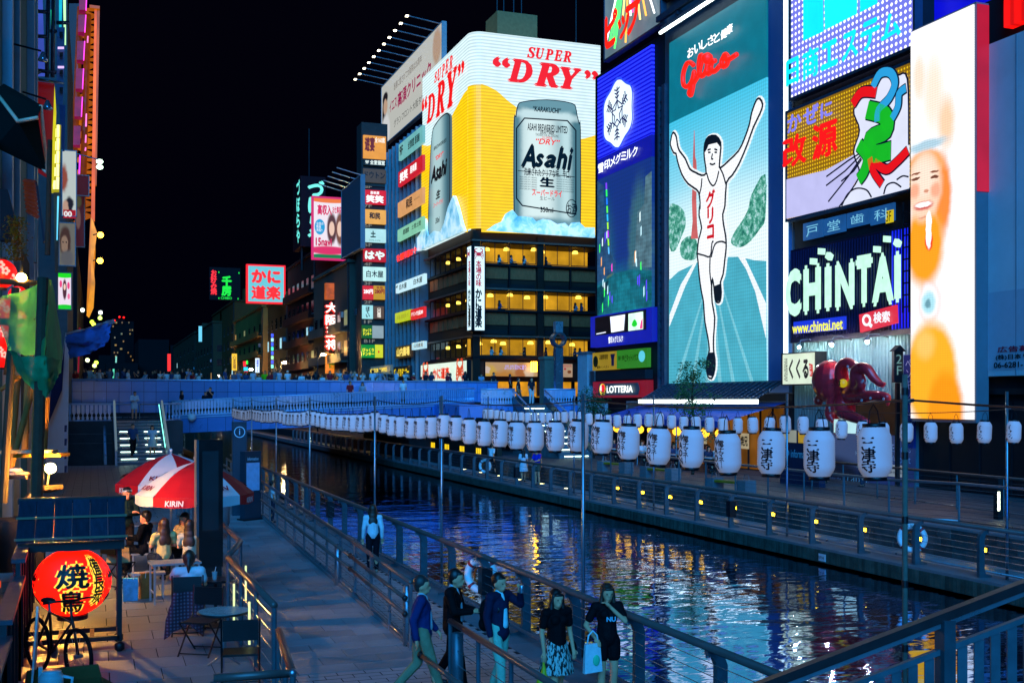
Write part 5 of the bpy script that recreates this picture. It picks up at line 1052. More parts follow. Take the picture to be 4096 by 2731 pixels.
CW=em('d2f4ff',1.25,.05)
v=Sign('vertical_restaurant_sign','white lit vertical corner sign with red and black characters','Y',KY-1.0,1890,1938,986,1320); v.panel(CW,.9,frame=KD,fw=.08); DR=em('b02040',.9,0)
v.text('本場の味',DR,.26,.52,.76,.84,vertical=True,bold=.03); v.text('かに道楽',BLKP,.2,.03,.8,.5,vertical=True,bold=.05); crab(v,.5,.91,.42,DR)
v2=Sign('vertical_restaurant_sign','narrow canal-facing side of the white vertical corner sign','X',KX-.75,1869,1887,990,1322); v2.panel(CW,.2,frame=KD,fw=.06); v2.text('本場の味',DR,.26,.52,.76,.84,vertical=True,bold=.03); v2.text('かに道楽',BLKP,.2,.03,.8,.5,vertical=True,bold=.05); crab(v2,.5,.91,.35,DR)
k1=Sign('crab_banner_sign','white lit banner with red characters and two orange crabs','X',KX-.5,1683,1869,1461,1537); k1.panel(em('d8f0e0',1.05,.06),.3,frame=KD,fw=.06); ORR=em('d84820',.95,.1); crab(k1,.13,.5,1.0,ORR); crab(k1,.87,.5,1.0,ORR); k1.text('かに道楽',em('e83010',1,0),.3,.2,.66,.8,bold=.05)
k2=Sign('food_banner','long banner picturing crab dishes under the lowest windows','Y',KY-.35,1941,2150,1448,1504); w,h=k2.w,k2.h; k2.panel(paint('c8a070',[(w*.15,h*.4,w*.12,h*.6,.8,'d8b048'),(w*.4,h*.2,w*.25,h*.4,.8,'c88830'),(w*.75,h*.4,w*.12,h*.8,.8,'b06830'),(w*.9,h*.5,w*.1,h*.5,.6,'d8c0a8'),(w*.08,h*.7,w*.07,h*.25,.3,'e0c8b8')],.8,noise=.5),.1,frame=KD,fw=.05); k2.text('ぷりぷり活かに造り',em('b8a8f0',1,0),.36,.48,.78,.85,bold=.03)
k3=Sign('menu_banner','cream menu banner right of the lamp on the crab restaurant','Y',KY-.35,2247,2290,1455,1508); k3.panel(em('c8a888',.7,.15),.1); k3.text('道頓堀名物',DR,.1,.75,.9,.95); k3.poly(circ(.7,.4,.18,.12),em('905028',.6,0),'printed_dish',px=False); k3.poly(circ(.3,.62,.1,.08),DR,'printed_crest',px=False)
lm=thing('wall_lantern','glowing orange box lantern on the restaurant wall','lantern',(33.2,KY-.9,6.4)); MB().box(-.33,-.3,0,.33,.3,1.05).build('glass',em('ffb020',22,.1),lm); lm.scale=(.6,.6,.75); MB().box(-.4,-.37,1.05,.4,.37,1.15).build('cap',KD,lm)
for x in (-.33,0,.33): MB().box(x-.025,-.33,0,x+.025,-.31,1.05).build('bar',KD,lm)
# ================================================================ far right row
nbld=block('sign_clad_building','grey building with slim columns and shop banners behind the beer billboard',27.9,41,100.2,112.5,4.3,29.2,pm('5f7078',.6,var=.2,scale=.5))
for k in range(9): MB().box(-.3,.3+k*1.45,0,-.01,.5+k*1.45,24.8).build('fin_column',pm('7a8a90',.5,.2,var=.15),nbld)
for j in range(9):
    for k in range(8): MB().box(-.06,.55+k*1.45,.7+j*2.75,-.015,1.7+k*1.45,2.3+j*2.75).build('window',pm('16262e',.2,.2,var=.3),nbld)
bb=Sign('clinic_billboard','floodlit white roof billboard with magenta characters and a woman in a white coat','X',30.4,1527,1768,352,588,cat='billboard'); w,h=bb.w,bb.h
bb.panel(paint('d6d8d0',[(w*.07,h*.62,w*.045,h*.14,.3,'d8b498'),(w*.05,h*.5,w*.035,h*.3,.5,'201818'),(w*.07,h*.76,w*.05,h*.1,.4,'201818'),(w*.07,h*.62,w*.034,h*.13,.3,'d8b498'),(w*.08,h*.2,w*.08,h*.28,.4,'eef0f0'),(w*.93,h*.75,w*.06,h*.25,.5,'caa88c')],.72,noise=.05),.4,frame=pm('9aa0a2',.5))
MG=em('b01858',.7,0); bb.text('高須クリニック',MG,.32,.38,.86,.62,bold=.035); bb.text('イエス!',MG,.17,.42,.31,.6,bold=.02); bb.text('皆様に愛されて大阪院は35周年',em('806858',.5,0),.25,.72,.72,.84); bb.text('グランフロント大阪タワーA12F',DKI,.25,.12,.9,.24)
for k in range(11):
    q=MB(); y=w*(.03+k*.094); q.tube([(y,h+.1,-.2),(y,h+.5,3.2)],.06,6).build('lamp_arm',STEEL,bb.o); MB().box(y-.16,h+.40,3.05,y+.16,h+.5,3.3).build('flood_lamp',em('fff4d0',7,0),bb.o)
DKN=pm('101418',.5,var=0)
def simple(name,label,plane,d,pl,pr,yt,yb,bgc,es,items,depth=.25,frame=None,group=None,noise=.08):
    s=Sign(name,label,plane,d,pl,pr,yt,yb,group=group); s.panel(em(bgc,es,noise),depth,frame=frame,fw=.08)
    for it in items:
        t_,c,u0,v0,u1,v1=it[:6]; bd=it[6] if len(it)>6 else .03; vt=it[7] if len(it)>7 else False
        s.text(t_,em(c,1.1,0) if c!='k' else DKN,u0,v0,u1,v1,bold=bd,vertical=vt)
    return s
XS=27.35
simple('banner_sign','pale cyan floor banner at the top of the sign-clad building','X',XS,1595,1690,580,644,'78c8c8',.8,[('9F','k',.05,.2,.2,.8),('全室個室 居酒屋','k',.42,.2,.9,.7)])
simple('banner_sign','red tavern banner with white characters on the sign-clad building','X',XS,1593,1690,691,749,'d01828',.95,[('笑笑','ffffff',.08,.15,.42,.85,.05),('居楽屋','ffffff',.52,.3,.78,.8)])
simple('banner_sign','orange banner with a framed black mark on the sign-clad building','X',XS,1591,1690,813,871,'e8a868',.85,[('和民','k',.36,.2,.62,.85,.04),('watami','806040',.68,.45,.9,.6,0)])
simple('banner_sign','pale green banner on the sign-clad building','X',XS,1590,1690,921,967,'90dcb8',.8,[('居酒家','k',.25,.3,.5,.75),('土間土間','k',.6,.35,.95,.75,.01)])
s=Sign('neon_lettering','red neon characters on a frame below the pale green banner','X',XS,1588,1672,1020,1050,cat='neon sign'); s.panel(DSTEEL,.1,v0=-.1,v1=0); s.text('牡蠣料理はや',em('ff2808',1.8,0),0,.0,.95,.95,bold=.04)
simple('banner_sign','white banner with black characters beside the window bands','X',XS,1583,1697,1137,1174,'c8f0fc',1.0,[('白木屋','k',.15,.2,.42,.8,.02),('白木屋','k',.66,.2,.95,.8,.02),('4F','k',.02,.5,.1,.8)])
simple('banner_sign','yellow-green banner next to the red drink banner','X',XS,1580,1640,1254,1292,'c8d818',.85,[('全品 個室あり','807818',.15,.3,.9,.7,0)])
simple('banner_sign','small red drink banner next to the yellow-green one','X',XS,1642,1695,1240,1280,'e02020',.95,[('ドリンク全品280','ffffff',.1,.3,.95,.75)])
simple('banner_sign','brown board with golden neon characters','X',XS,1583,1642,1388,1434,'4a3410',.6,[('山内農場','ffe070',.08,.12,.95,.9,.04)])
simple('banner_sign','small pale banner left of the crab restaurant windows','X',XS,1647,1697,1372,1400,'b8e8f8',.9,[('山内農場','k',.2,.25,.9,.8,.01)])
# column of floor signs
YC=112.0
cb=thing('sign_tower','tall slim tower stacked with lit floor signs','building',(0,0,0)); xa=onY(1446,600,YC+.3)[0]; xb=onY(1550,600,YC+.3)[0]; MB().box(xa,YC+.3,4.3,xb,YC+2.5,32).build('wall',pm('3a3a38',.6,var=.2),cb)
rows=[('f0a030',540,632,[('遊宴','601008',.05,.3,.5,.95,.05),('全160席','f8f0e0',.5,.7,.95,.95)],'orange illustrated floor sign at the top of the sign tower'),('0c1a14',634,660,[('9F 全室個室','e8f8f0',.08,.15,.95,.85)],'dark ninth floor strip of the sign tower'),('6a6050',673,728,[('ドウトン','k',.05,.3,.95,.8)],'brown wooden board of the sign tower'),
 ('d81828',758,815,[('笑笑','ffffff',.1,.1,.9,.65,.06),('居楽屋','ffffff',.3,.7,.7,.92)],'red tavern floor sign of the tower'),('f0b050',836,893,[('和民','k',.25,.32,.75,.8,.05)],'orange floor sign of the tower'),('b8ecf0',913,967,[('土','103028',.3,.35,.55,.85,.05),('DOMA-DOMA','208060',.25,.08,.75,.2,0)],'pale cyan floor sign of the tower'),
 ('c01820',993,1045,[('はや','e8fff8',.06,.15,.94,.85,.06)],'dark red floor sign with two pale kana'),('c8f8f4',1066,1122,[('白木屋','k',.12,.25,.88,.75,.02)],'white floor sign of the tower with three characters')]
for bgc,yt,yb,items,lab in rows: simple('floor_sign',lab,'Y',YC,1454,1544,yt,yb,bgc,.95 if bgc not in('6a6050','0c1a14') else .4,items)
for bgc,pl,pr,yt,yb,items,lab in (('d82028',1452,1494,1142,1197,[('280円','ffffff',.05,.4,.95,.75,.05)],'small red price sign of the tower'),('c89818',1496,1540,1142,1197,[('280円','801010',.05,.4,.95,.75,.05),('全品','801010',.2,.78,.8,.95)],'small gold price sign of the tower'),('a8ecf0',1450,1492,1220,1274,[('ほてい','k',.3,.1,.7,.9,.04,True)],'small pale sign with vertical kana on the tower'),('5a4838',1496,1536,1224,1274,[('山内農場','e8e0d0',.3,.08,.7,.9,.03,True)],'small brown sign on the tower'),('106018',1448,1489,1300,1352,[('びっくり\nドンキー','f0f020',.08,.2,.92,.75,.06)],'small green sign with yellow kana on the tower'),('90a8b0',1491,1534,1302,1352,[],'blank pale sign on the tower'),('109028',1446,1500,1378,1430,[('びっくり\nドンキー','f0f020',.06,.15,.94,.75,.06)],'green sign with yellow kana at the foot of the tower'),('d8e020',1501,1532,1378,1430,[('●','d02010',.35,.35,.55,.55,0)],'yellow panel at the foot of the tower')):
    simple('floor_sign',lab,'Y',YC,pl,pr,yt,yb,bgc,.95,items)
for t_,y in (('8F',745),('7F',823),('6F',901),('5F',979),('4F',1056),('3F',1133),('2F',1208),('1F',1287),('B1F',1364)):
    X_,Z_=onY(1458,y+6,YC); text(t_,em('8a8a80',.7,0),cb,0,0,1,1,bold=.02).matrix_local=FY(X_,YC+.2,Z_)@Matrix.Diagonal((.8 if len(t_)==2 else 1.1,.34,1,1))
# other far signs
simple('coffee_sign','pale shop sign with yellow lit coffee lettering near the bridge end','X',XS-1.2,1447,1562,1472,1503,'5a7880',.6,[('DOUTOR COFFEE','ffe040',.3,.25,.9,.75,.03)])
s=Sign('neon_lettering','yellow neon kana left of the crab banner','X',XS,1574,1640,1468,1518,cat='neon sign'); s.panel(BLACK,.2); s.text('びっくりドンキー',em('f0d010',1.2,0),.05,.2,.95,.85,bold=.05)
z=Sign('noodle_tower_sign','dark red roof tower with pale blue-green kana','Y',150,1202,1302,703,985,cat='neon sign'); z.panel(pm('2c0c14',.6),6); z.text('づぼらや',em('78f0e0',1.15,0),.28,.03,.98,.95,vertical=True,bold=.05)
for i,(y0,y1) in enumerate(((.72,.95),(.48,.7),(.26,.46),(.04,.24))): z.text('づぼらや'[i],em('68e8d8',1.1,0),-.16,y0,-.03,y1,bold=.04)
MB().tube([(z.w*.5,z.h,-3),(z.w*.5,z.h+7,-3)],.08,6).build('mast',DSTEEL,z.o)
for x in (.1,.5,.9): MB().tube([(z.w*x,-3,-1),(z.w*x,0,-1)],.15,6).build('support',DSTEEL,z.o)
s=Sign('job_billboard','bright pink and white job advert billboard with two portraits','Y',140,1255,1375,792,1030,cat='billboard'); w,h=s.w,s.h
s.panel(paint('f4e8f0',[(w*.6,h*.5,w*.16,h*.26,.4,'5a3020'),(w*.88,h*.5,w*.15,h*.28,.4,'7a4828'),(w*.6,h*.5,w*.09,h*.12,.3,'f0c8b0'),(w*.87,h*.5,w*.09,h*.13,.3,'f0c8b0'),(w*.2,h*.52,w*.17,h*.13,.15,'28a0d8'),(w*.5,h*1.0,w*.8,h*.07,.1,'f07818'),(w*.5,-h*.01,w*.9,h*.08,.1,'188040'),(w*.5,h*.13,w*.7,h*.07,.4,'e02860')],1.0),.4,frame=em('e02870',.9,0),fw=.25)
s.text('高収入',em('d81850',1,0),.12,.72,.6,.9,bold=.05); s.text('お仕事探し',em('d81850',1,0),.62,.76,.98,.88,bold=.03); s.text('15navi',em('d02050',1,0),.06,.2,.6,.34,bold=.05); s.text('全国の\n情報\n満載!!',em('ffffff',1,0),.08,.44,.32,.6)
s=Sign('blank_board','unlit grey billboard seen at an angle beside the job advert','X',24.8,1367,1443,766,1032,cat='billboard'); s.panel(pm('46525c',.6,var=.08),.4,frame=pm('6a7a84',.5))
for k in range(5): MB().tube([(s.w*k/4,s.h,-.2),(s.w*k/4,s.h+.6,2.4)],.06,6).build('lamp_arm',STEEL,s.o)
KS=em('78d8e0',.9,.05,'tubesx',.5)
s=Sign('crab_roof_sign','square pale blue roof sign with red frame and red characters','Y',170,993,1135,1063,1205,cat='neon sign'); s.panel(em('70d0dc',.95,.05),.8,frame=em('f01818',1.3,0),fw=.25); s.text('かに',em('f02010',1.25,0),.08,.52,.92,.92,bold=.06); s.text('道楽',em('f02010',1.25,0),.08,.06,.92,.46,bold=.05)
s=Sign('green_neon_sign','green neon roof sign with red characters beside it','Y',185,838,962,1068,1198,cat='neon sign'); s.panel(pm('0a0c0e',.6),.5); s.text('お好み焼',em('f02018',1.3,0),.03,.15,.24,.92,vertical=True,bold=.05); s.text('千房',em('18d828',1.25,0),.38,.12,.72,.75,vertical=True,bold=.06); s.text('CHIBO',em('18d828',1.1,0),.36,.02,.72,.10,bold=.03)
for x,y in ((.3,.85),(.95,.85),(.3,.05),(.92,.05)): s.poly(circ(x,y,.02,.03,8),em('18d828',1.2,0),'corner_lamp',px=False)
v=Sign('vertical_neon_sign','vertical red and white neon sign with four characters over an orange lamp','Y',125,1297,1349,1131,1492,cat='neon sign'); v.panel(pm('2a1410',.6),.5,v0=.24,v1=.8)
for i,(c,y0,y1,mm) in enumerate((('大',.665,.78,'fff0e8'),('阪',.53,.645,'fff0e8'),('王',.395,.51,'ffd0c0'),('将',.26,.375,'fff0e8'))): v.text(c,em('ff2808',1.5,0),-.02,y0-.012,1.02,y1+.012,bold=.10,z=.1); v.text(c,em(mm,1.8,0),.04,y0,.96,y1,bold=.03,z=.5)
v.panel(em('f08018',1.0,.3),.6,'lamp_box',.15,0,.95,.22); v.text('餃子',em('308020',.8,0),.35,.05,.8,.15,bold=.03); v.panel(em('e06818',.6,.5),.8,'lamp_hood',.12,.82,.95,1.0)
for i,(pl,pr,yt,yb,bgc,es,tx,c,lab) in enumerate(((1370,1391,1404,1495,'a8b0b4',.35,'ZERO cafe','k','grey vertical cafe banner beside the orange lamp'),(928,948,1414,1481,'f0c020',1.2,'心斎橋','805008','yellow vertical lit sign above the bridge crowd'),(1022,1038,1432,1490,'d8f0ff',1.2,'横丁','2050d0','white and blue vertical sign above the bridge crowd'),(670,683,1415,1484,'f02818',1.3,'','k','slim red vertical neon far down the canal'),(795,808,1304,1366,'70d8f8',1.0,'','k','slim cyan vertical sign far down the canal'),(1232,1246,1175,1285,'c8e8b0',.9,'','k','pale green vertical light panel between dark buildings'))):
    simple('vertical_sign',lab,'Y',160,pl,pr,yt,yb,bgc,es,[(tx,c,.2,.08,.8,.92,.02,True)] if tx else [])
s=Sign('neon_stack','stack of small blue, white and green neon bars','Y',165,1085,1094,1330,1472,cat='neon sign')
for k,c in enumerate(('3050ff','a0f0ff','3050ff','40ffc0','3050ff','a0ffb0','3050ff','80ffe0')): s.panel(em(c,1.5,0),.2,'neon_bar',0,1-(k+1)*.125,1,1-k*.125-.03)
s=Sign('figure_neon','small red, cyan and green neon figure sign above the crowd','Y',165,973,992,1444,1492,cat='neon sign'); s.panel(em('f02020',1.3,0),.2,'neon_shape',0,.55,.6,1); s.panel(em('30d0ff',1.3,0),.2,'neon_shape',.1,.2,1,.5); s.panel(em('30ff40',1.3,0),.2,'neon_shape',.65,.75,1,1.05); s.panel(em('f02020',1.3,0),.2,'neon_shape',.3,0,.9,.17)
FAR=[(1395,1460,745,25.6,'4a4a44','grey concrete building behind the sign tower'),(1255,1398,1050,25.0,'4c463c','grey building with balconies under the job advert'),(1150,1262,1010,26.2,'301410','dark maroon building under the noodle tower sign'),(1050,1152,1185,26.8,'4a3418','brown building left of the maroon one'),(935,1052,1228,26.0,'7a5626','tan building behind the yellow vertical sign'),(850,938,1205,27.5,'4c3014','brown building under the green neon sign'),(780,852,1290,25.5,'3a3020','grey narrow building far down the right bank'),(690,782,1330,27,'3a2e20','low flat building far down the right bank')]
for i,(pl,pr,yt,Xf,colr,lab) in enumerate(FAR):
    Y0=onX(pr,1500,Xf)[0]; Y1=onX(pl,1500,Xf)[0]; zt=onX(pr,yt,Xf)[1]; wm=pm(colr,.8,var=.25,scale=.4,bump=.2,bs=4)
    t=thing('far_building',lab,'building',(Xf,Y0,0)); D_=12; MB().box(0,0,0,D_,Y1-Y0,zt).build('wall',wm,t); MB().box(-.25,-.25,zt,D_,Y1-Y0,zt+.35).build('parapet',wm,t); rs=random.Random(i)
    MB().box(2,1,zt+.35,5,4,zt+2.8).build('roof_house',wm,t)
    nf=int((zt-6)/3.2); wn=pm('0c1014',.25,.2,var=.4); LIT=[em('b8f0ff',.9,.2),em('e8b060',.5,.2),em('c8d090',.35,.2)]
    me1=MB().box(-.05,-.8,0,-.01,.8,1.6).mesh('window'); me2=MB().box(-.7,-.05,0,.7,-.01,1.5).mesh('window'); fr=MB().box(-.07,-.85,-.1,-.02,.85,0).mesh('sill')
    nc=max(1,min(6,int((Y1-Y0)/3.4)))
    for f_ in range(nf):
        for c_ in range(nc):
            o=link('window',me1,LIT[rs.randrange(3)] if rs.random()<.09 else wn,t); o.location=(0,(c_+.5)*(Y1-Y0)/nc,5.6+f_*3.2); q=link('sill',fr,CONC,o)
        for c_ in range(3): o=link('window',me2,LIT[rs.randrange(3)] if rs.random()<.05 else wn,t); o.location=(1.6+c_*2.6,0,5.6+f_*3.2)
        if i in (1,2,4): MB().box(-.8,.6,4.9+f_*3.2,-.02,Y1-Y0-.6,5.05+f_*3.2).box(-.8,.6,5.05+f_*3.2,-.74,Y1-Y0-.6,5.9+f_*3.2).build('balcony',wm,t)
    for k in range(2): MB().box(-.35,.5+k*2.2,6.5+k*6.4,-.06,1.3+k*2.2,7.1+k*6.4).build('air_conditioner',STEEL,t)
    MB().tube([(-.1,.3,0),(-.1,.3,zt)],.07,6).build('drain_pipe',DSTEEL,t)
tw=thing('high_rise_tower','distant dark tower with scattered lit windows and red roof lights','building',(0,0,0))
for pl,pr,yt,yy in ((445,500,1275,560),(500,535,1285,600),(395,445,1420,520)):
    X0,Z0=onY(pl,yt,yy); X1=onY(pr,yt,yy)[0]; MB().box(X0,yy,0,X1,yy+20,Z0).build('wall',pm('06070a',.8,var=.1),tw)
rs=random.Random(12)
for k in range(26):
    px_=rs.choice((rs.uniform(452,472),rs.uniform(478,498),rs.uniform(510,532))); py_=1290+rs.randrange(14)*15; yy=559 if px_<500 else 599; X_,Z_=onY(px_,py_,yy); MB().box(X_-.28,yy-.2,Z_-.4,X_+.28,yy-.05,Z_+.4).build('window',em(rs.choice(('f0c860','e8d8a0','a8e8d0','f0b040')),rs.uniform(.12,.4),0),tw)
for px_,py_ in ((458,1282),(478,1268),(495,1270)): X_,Z_=onY(px_,py_,559); MB().ball((X_,558.5,Z_),.5,8,6).build('warning_lamp',em('ff1808',2,0),tw)
fb=thing('far_skyline','row of unlit low buildings closing the canal far away','building',(0,0,0)); rs=random.Random(3)
for k in range(12): x=-40+k*11; hh=rs.uniform(14,26); MB().box(x,430+rs.uniform(-20,20),0,x+10.5,470,hh).build('block',pm('07080b',.8,var=.1),fb)

for i,(x,y) in enumerate(((22.6,122),(22.8,150),(23,185),(23.2,235))):  # lamp heads made warm and more numerous, put in to light the far facades
    t=thing('quay_lamp',f'warm street lamp far along the right bank, {nth(i)} from the near end','street lamp',(x,y,0),group='street lamps far along the right bank'); MB().tube([(0,0,0),(0,0,8.6),(.4,0,9.0)],[.09,.06,.05],8).build('post',DSTEEL,t,True); MB().ball((.6,0,9.0),.2,10,8,(1.4,1,.6)).build('lamp_head',em('ffc878',900,0),t,True)
# ================================================================ left bank
def PY(px,py,Y): x,z=onY(px,py,Y); return V((x,Y,z))
def plate(name,mat,parent,pts,Y,t=.06):
    """outline given in picture measures, standing at depth Y, as a solid sheet"""
    P=[PY(a,b_,Y) for a,b_ in pts]; b=MB(); m=len(P); b.v=[tuple(p) for p in P]+[(p.x,p.y+t,p.z) for p in P]
    ar=sum(P[k].x*P[(k+1)%m].z-P[(k+1)%m].x*P[k].z for k in range(m)); f=tuple(range(m)); b.f=[f if ar>0 else f[::-1],tuple(m+k for k in (f[::-1] if ar>0 else f))]+[(k,(k+1)%m,m+(k+1)%m,m+k) for k in range(m)]
    return b.build(name,mat,parent)
def rods(name,mat,parent,pairs,Y,r=.03):
    for a,b_ in pairs: MB().tube([PY(*a,Y),PY(*b_,Y)],r,8).build(name,mat,parent,True)
TEALW=pm('2f6e78',.6,var=.12,scale=.5); TRIM=pm('9fb4c4',.4,.2,var=.1)
lbld=block('teal_building','tall teal panelled building at the left edge',-14,-2.3,31,48.2,TZ,32,TEALW)
for y in (33.2,36.4,45.2,47.6): MB().box(11.7,y-31,0,11.95,y-31+.5,31).build('pilaster',TRIM,lbld)
MB().box(11.705,8.6,2.2,11.78,16.8,8.4).build('dark_bay',WALLD,lbld)
NW=thing('neon_tower','steel frame tower with blue, green and cyan neon on the left bank','sign',(0,0,0))
plate('blue_panel',em('4058c8',.75,.2,scale=.6),NW,[(133,-80),(168,-80),(180,305),(148,305)],56)
for pts,c,s_ in (([(203,40),(210,40),(214,290),(206,290)],'20e0a0',1.3),([(236,-60),(250,-60),(246,110),(236,108)],'18b8d8',1.0),([(252,-60),(263,-60),(264,180),(256,180)],'b8ffb0',1.4),([(225,500),(233,500),(230,520),(222,520)],'d8f0ff',1)): plate('neon_strip',em(c,s_,.2),NW,pts,55.8)
rods('beam',BEAM,NW,[((130,45),(200,50)),((135,145),(190,148)),((120,280),(240,292)),((192,0),(188,310)),((214,-20),(210,310)),((122,305),(168,282)),((225,92),(278,92)),((200,125),(232,128))],55.6,.09)
plate('steel_column',pm('5a78a0',.45,.5,var=.2),NW,[(228,110),(260,110),(252,420),(226,420)],55.5); plate('steel_column',pm('3a5a90',.45,.5,var=.2),NW,[(232,420),(262,420),(258,605),(250,605),(236,420)],55.4)
for y in (128,210,280,350): plate('opening',BLACK,NW,[(238,y),(252,y),(251,y+16),(238,y+16)],55.3)
for y in (188,265): plate('small_light',em('d8b8ff',1.2,.3),NW,[(231,y),(256,y),(256,y+8),(231,y+8)],55.2)
rd=thing('red_shop_box','dark red lit shop box with yellow edge on the left bank','shopfront',(0,0,0)); plate('wall',em('7a0606',.55,.25,scale=.6),rd,[(120,322),(217,335),(206,620),(190,690),(106,640)],50,1.5); plate('yellow_edge',em('d8d010',.95,.2),rd,[(218,345),(224,440),(216,700),(206,760),(208,600)],49.6,.4)
rods('rail',STEEL,rd,[((118,312),(255,335))],49.7,.05)
yl=thing('yellow_lamp_sign','bright yellow lattice lamp sign on the left bank','sign',(0,0,0))
for k in range(5):
    for j in range(2): y=500+k*52; x=214+j*13-k*.5; plate('lamp_cell',em('fff890',2.2,.15),yl,[(x,y+ (14 if j==0 else 0)),(x+11,y+(14 if j==0 else 0)),(x+10,y+48),(x,y+48)],52)
plate('back',em('b0a818',.8,.3),yl,[(205,500),(244,500),(236,770),(203,770)],52.2,.2); plate('cyan_tube',em('68d8ff',1.3,.1),yl,[(229,785),(236,785),(230,960),(226,960)],51.5)
plate('frame_post',pm('4a3f40',.6),yl,[(196,720),(206,720),(198,1010),(182,1010)],51,.2); plate('pale_post',pm('8a8478',.6),yl,[(214,770),(240,770),(232,1090),(220,1090)],51.8,.2)
# ferris wheel facade
FW=thing('ferris_wheel_tower','orange lattice tower with magenta lit gondolas rising on the left','tower',(0,0,0)); OR_=em('e86408',1.2,.45,scale=.25); OR2=em('b85c08',.8,.5,scale=.3); YF=118  # tower steel and base glow by emission in place of orange lighting
plate('main_column',OR_,FW,[(378,25),(388,25),(379,880),(364,880)],YF,1); plate('edge_column',OR2,FW,[(389,25),(399,25),(386,740),(380,740)],YF,.8); plate('dark_column',em('3a2606',.16,.6,scale=.3),FW,[(276,15),(322,15),(300,600),(268,600)],YF+1,.6); plate('top_beam',OR2,FW,[(358,20),(399,25),(398,36),(358,32)],YF-.3,.6)
pr=[]
for k in range(17):
    y=40+k*50; x0=322-k*1.6; x1=380-k*.9; pr+=[((x0,y),(x1,y+26)),((x0,y+50),(x1,y+24)),((x0+8,y),(x1,y))]
rods('lattice_bar',OR2,FW,pr,YF+.5,.16); rods('inner_column',em('a84808',.35,.4),FW,[((352,60),(328,880)),((322,30),(296,640))],YF+.3,.3)
for i,(y0,y1) in enumerate(((-60,40),(60,128),(165,240),(275,355),(388,466),(504,580))):
    x=316-i*4.6; q=plate('gondola',em('8a0848',.7,.3),FW,[(x+2,y0),(x+30,y0),(x+27,y1),(x,y1)],YF-1.2,1.6)
    if i<5: plate('neon_edge',em('ff38d8',1.9,.05),q,[(x+30,y0),(x+34,y0),(x+30,y1),(x+26,y1)],YF-1.4,.3)
for y0,y1 in ((145,170),(455,505),(540,570),(590,602)): plate('neon_dots',em('ff70c0',1.6,.3),FW,[(352-y0*.02,y0),(357-y0*.02,y0),(356-y0*.02,y1),(350-y0*.02,y1)],YF-.8,.2)
plate('neon_edge',em('d838e8',1.7,.1),FW,[(317,618),(323,618),(320,694),(314,694)],YF-2,.2); plate('orange_base',em('f08c10',.75,.55,scale=.35),FW,[(362,870),(376,880),(382,1000),(372,1180),(352,1250),(346,1240),(356,1000)],YF-1,2); plate('orange_fringe',em('f8a020',.9,.5,scale=.5),FW,[(366,870),(388,930),(384,960),(372,1050),(380,1130),(374,1230),(356,1270),(346,1260),(366,1120),(362,1000)],YF-2,.5)
for i,(x,y) in enumerate(((402,940),(400,1043))):
    t=thing('street_lamp',('upper','lower')[i]+' orange street lamp beside the lattice tower','lamp',PY(372,y,112)); MB().ball(PY(x,y,112)-PY(372,y,112),.28,12,8).build('bulb',em('ffb030',14,0),t,True); MB().tube([(0,0,0),PY(x,y-8,112)-PY(372,y,112)],.06,6).build('arm',DSTEEL,t)
sw=block('poster_building','pale building side carrying the portrait posters on the left bank',-6,-1.35,66,84,TZ,26,pm('5c6468',.7,var=.15)); 
def lsign(name,label,Y,pl,pr,yt,yb,mat,cat='poster'): s=Sign(name,label,'Y',Y,pl,pr,yt,yb,cat=cat); s.panel(mat(s.w,s.h),.15,frame=TRIM,fw=.05); return s
s=lsign('portrait_billboard','white lit billboard with a red-haired portrait and red band',65.6,250,304,603,862,lambda w,h:paint('d0dcd8',[(w*.3,h*.62,w*.28,h*.2,.7,'a05038'),(w*.7,h*.2,w*.3,h*.14,.5,'20181c'),(w*.45,h*.16,w*.22,h*.12,.5,'d0a890')],.75,noise=.3)); s.panel(em('b01020',.8,.05),.02,'red_band',.05,-.04,.98,.09,z=.03); s.text('00',em('e8e8e8',1,0),.1,-.02,.7,.07,bold=.04,z=.06)
s.w and MB().tube([(s.w*1.0,s.h-.1,0),(s.w*1.0+1.15,s.h-.35,0)],.03,6).build('lamp_arm',STEEL,s.o)
for k in range(2): MB().ball((s.w+1.2,s.h-.45-.3*k,0),.13,10,6,(1.4,1,.7)).build('flood_lamp',em('d8ffe0',6,0),s.o)
lsign('maroon_board','dark maroon board beside the white portrait billboard',70,306,354,702,780,lambda w,h:em('6a1020',.3,.2)); lsign('drawn_face_poster','muted poster of a drawn face with long hair beside the orange column',71,303,336,785,985,lambda w,h:paint('5a1c28',[(w*.3,h*.55,w*.3,h*.2,.4,'9a7068'),(w*.3,h*.9,w*.4,h*.12,.6,'686848')],.4))
lsign('fair_hair_poster','grey poster of a fair-haired portrait on the left bank',65.4,238,300,892,1060,lambda w,h:paint('8a8a80',[(w*.5,h*.62,w*.36,h*.34,.4,'5a3c2c'),(w*.45,h*.55,w*.22,h*.2,.3,'b89880'),(w*.6,h*.2,w*.4,h*.2,.6,'78787c'),(w*.35,h*.6,w*.04,h*.02,.5,'302020'),(w*.55,h*.6,w*.04,h*.02,.5,'302020')],.5,noise=.2))
s=lsign('small_led_screen','small bright screen with a green frame and pink picture','58' and 58,233,284,1092,1236,lambda w,h:paint('e8d8e8',[(w*.5,h*1.0,w,h*.13,.1,'20d820'),(w*.5,0,w,h*.13,.1,'18c830'),(w*.5,h*.55,w*.16,h*.28,.4,'502838'),(w*.5,h*.62,w*.09,h*.09,.3,'f0c8b8'),(w*.2,h*.7,w*.1,h*.1,.2,'e84080'),(w*.8,h*.66,w*.1,h*.1,.2,'e84080'),(w*.82,h*.36,w*.1,h*.08,.2,'f070a0')],1.1),cat='screen')
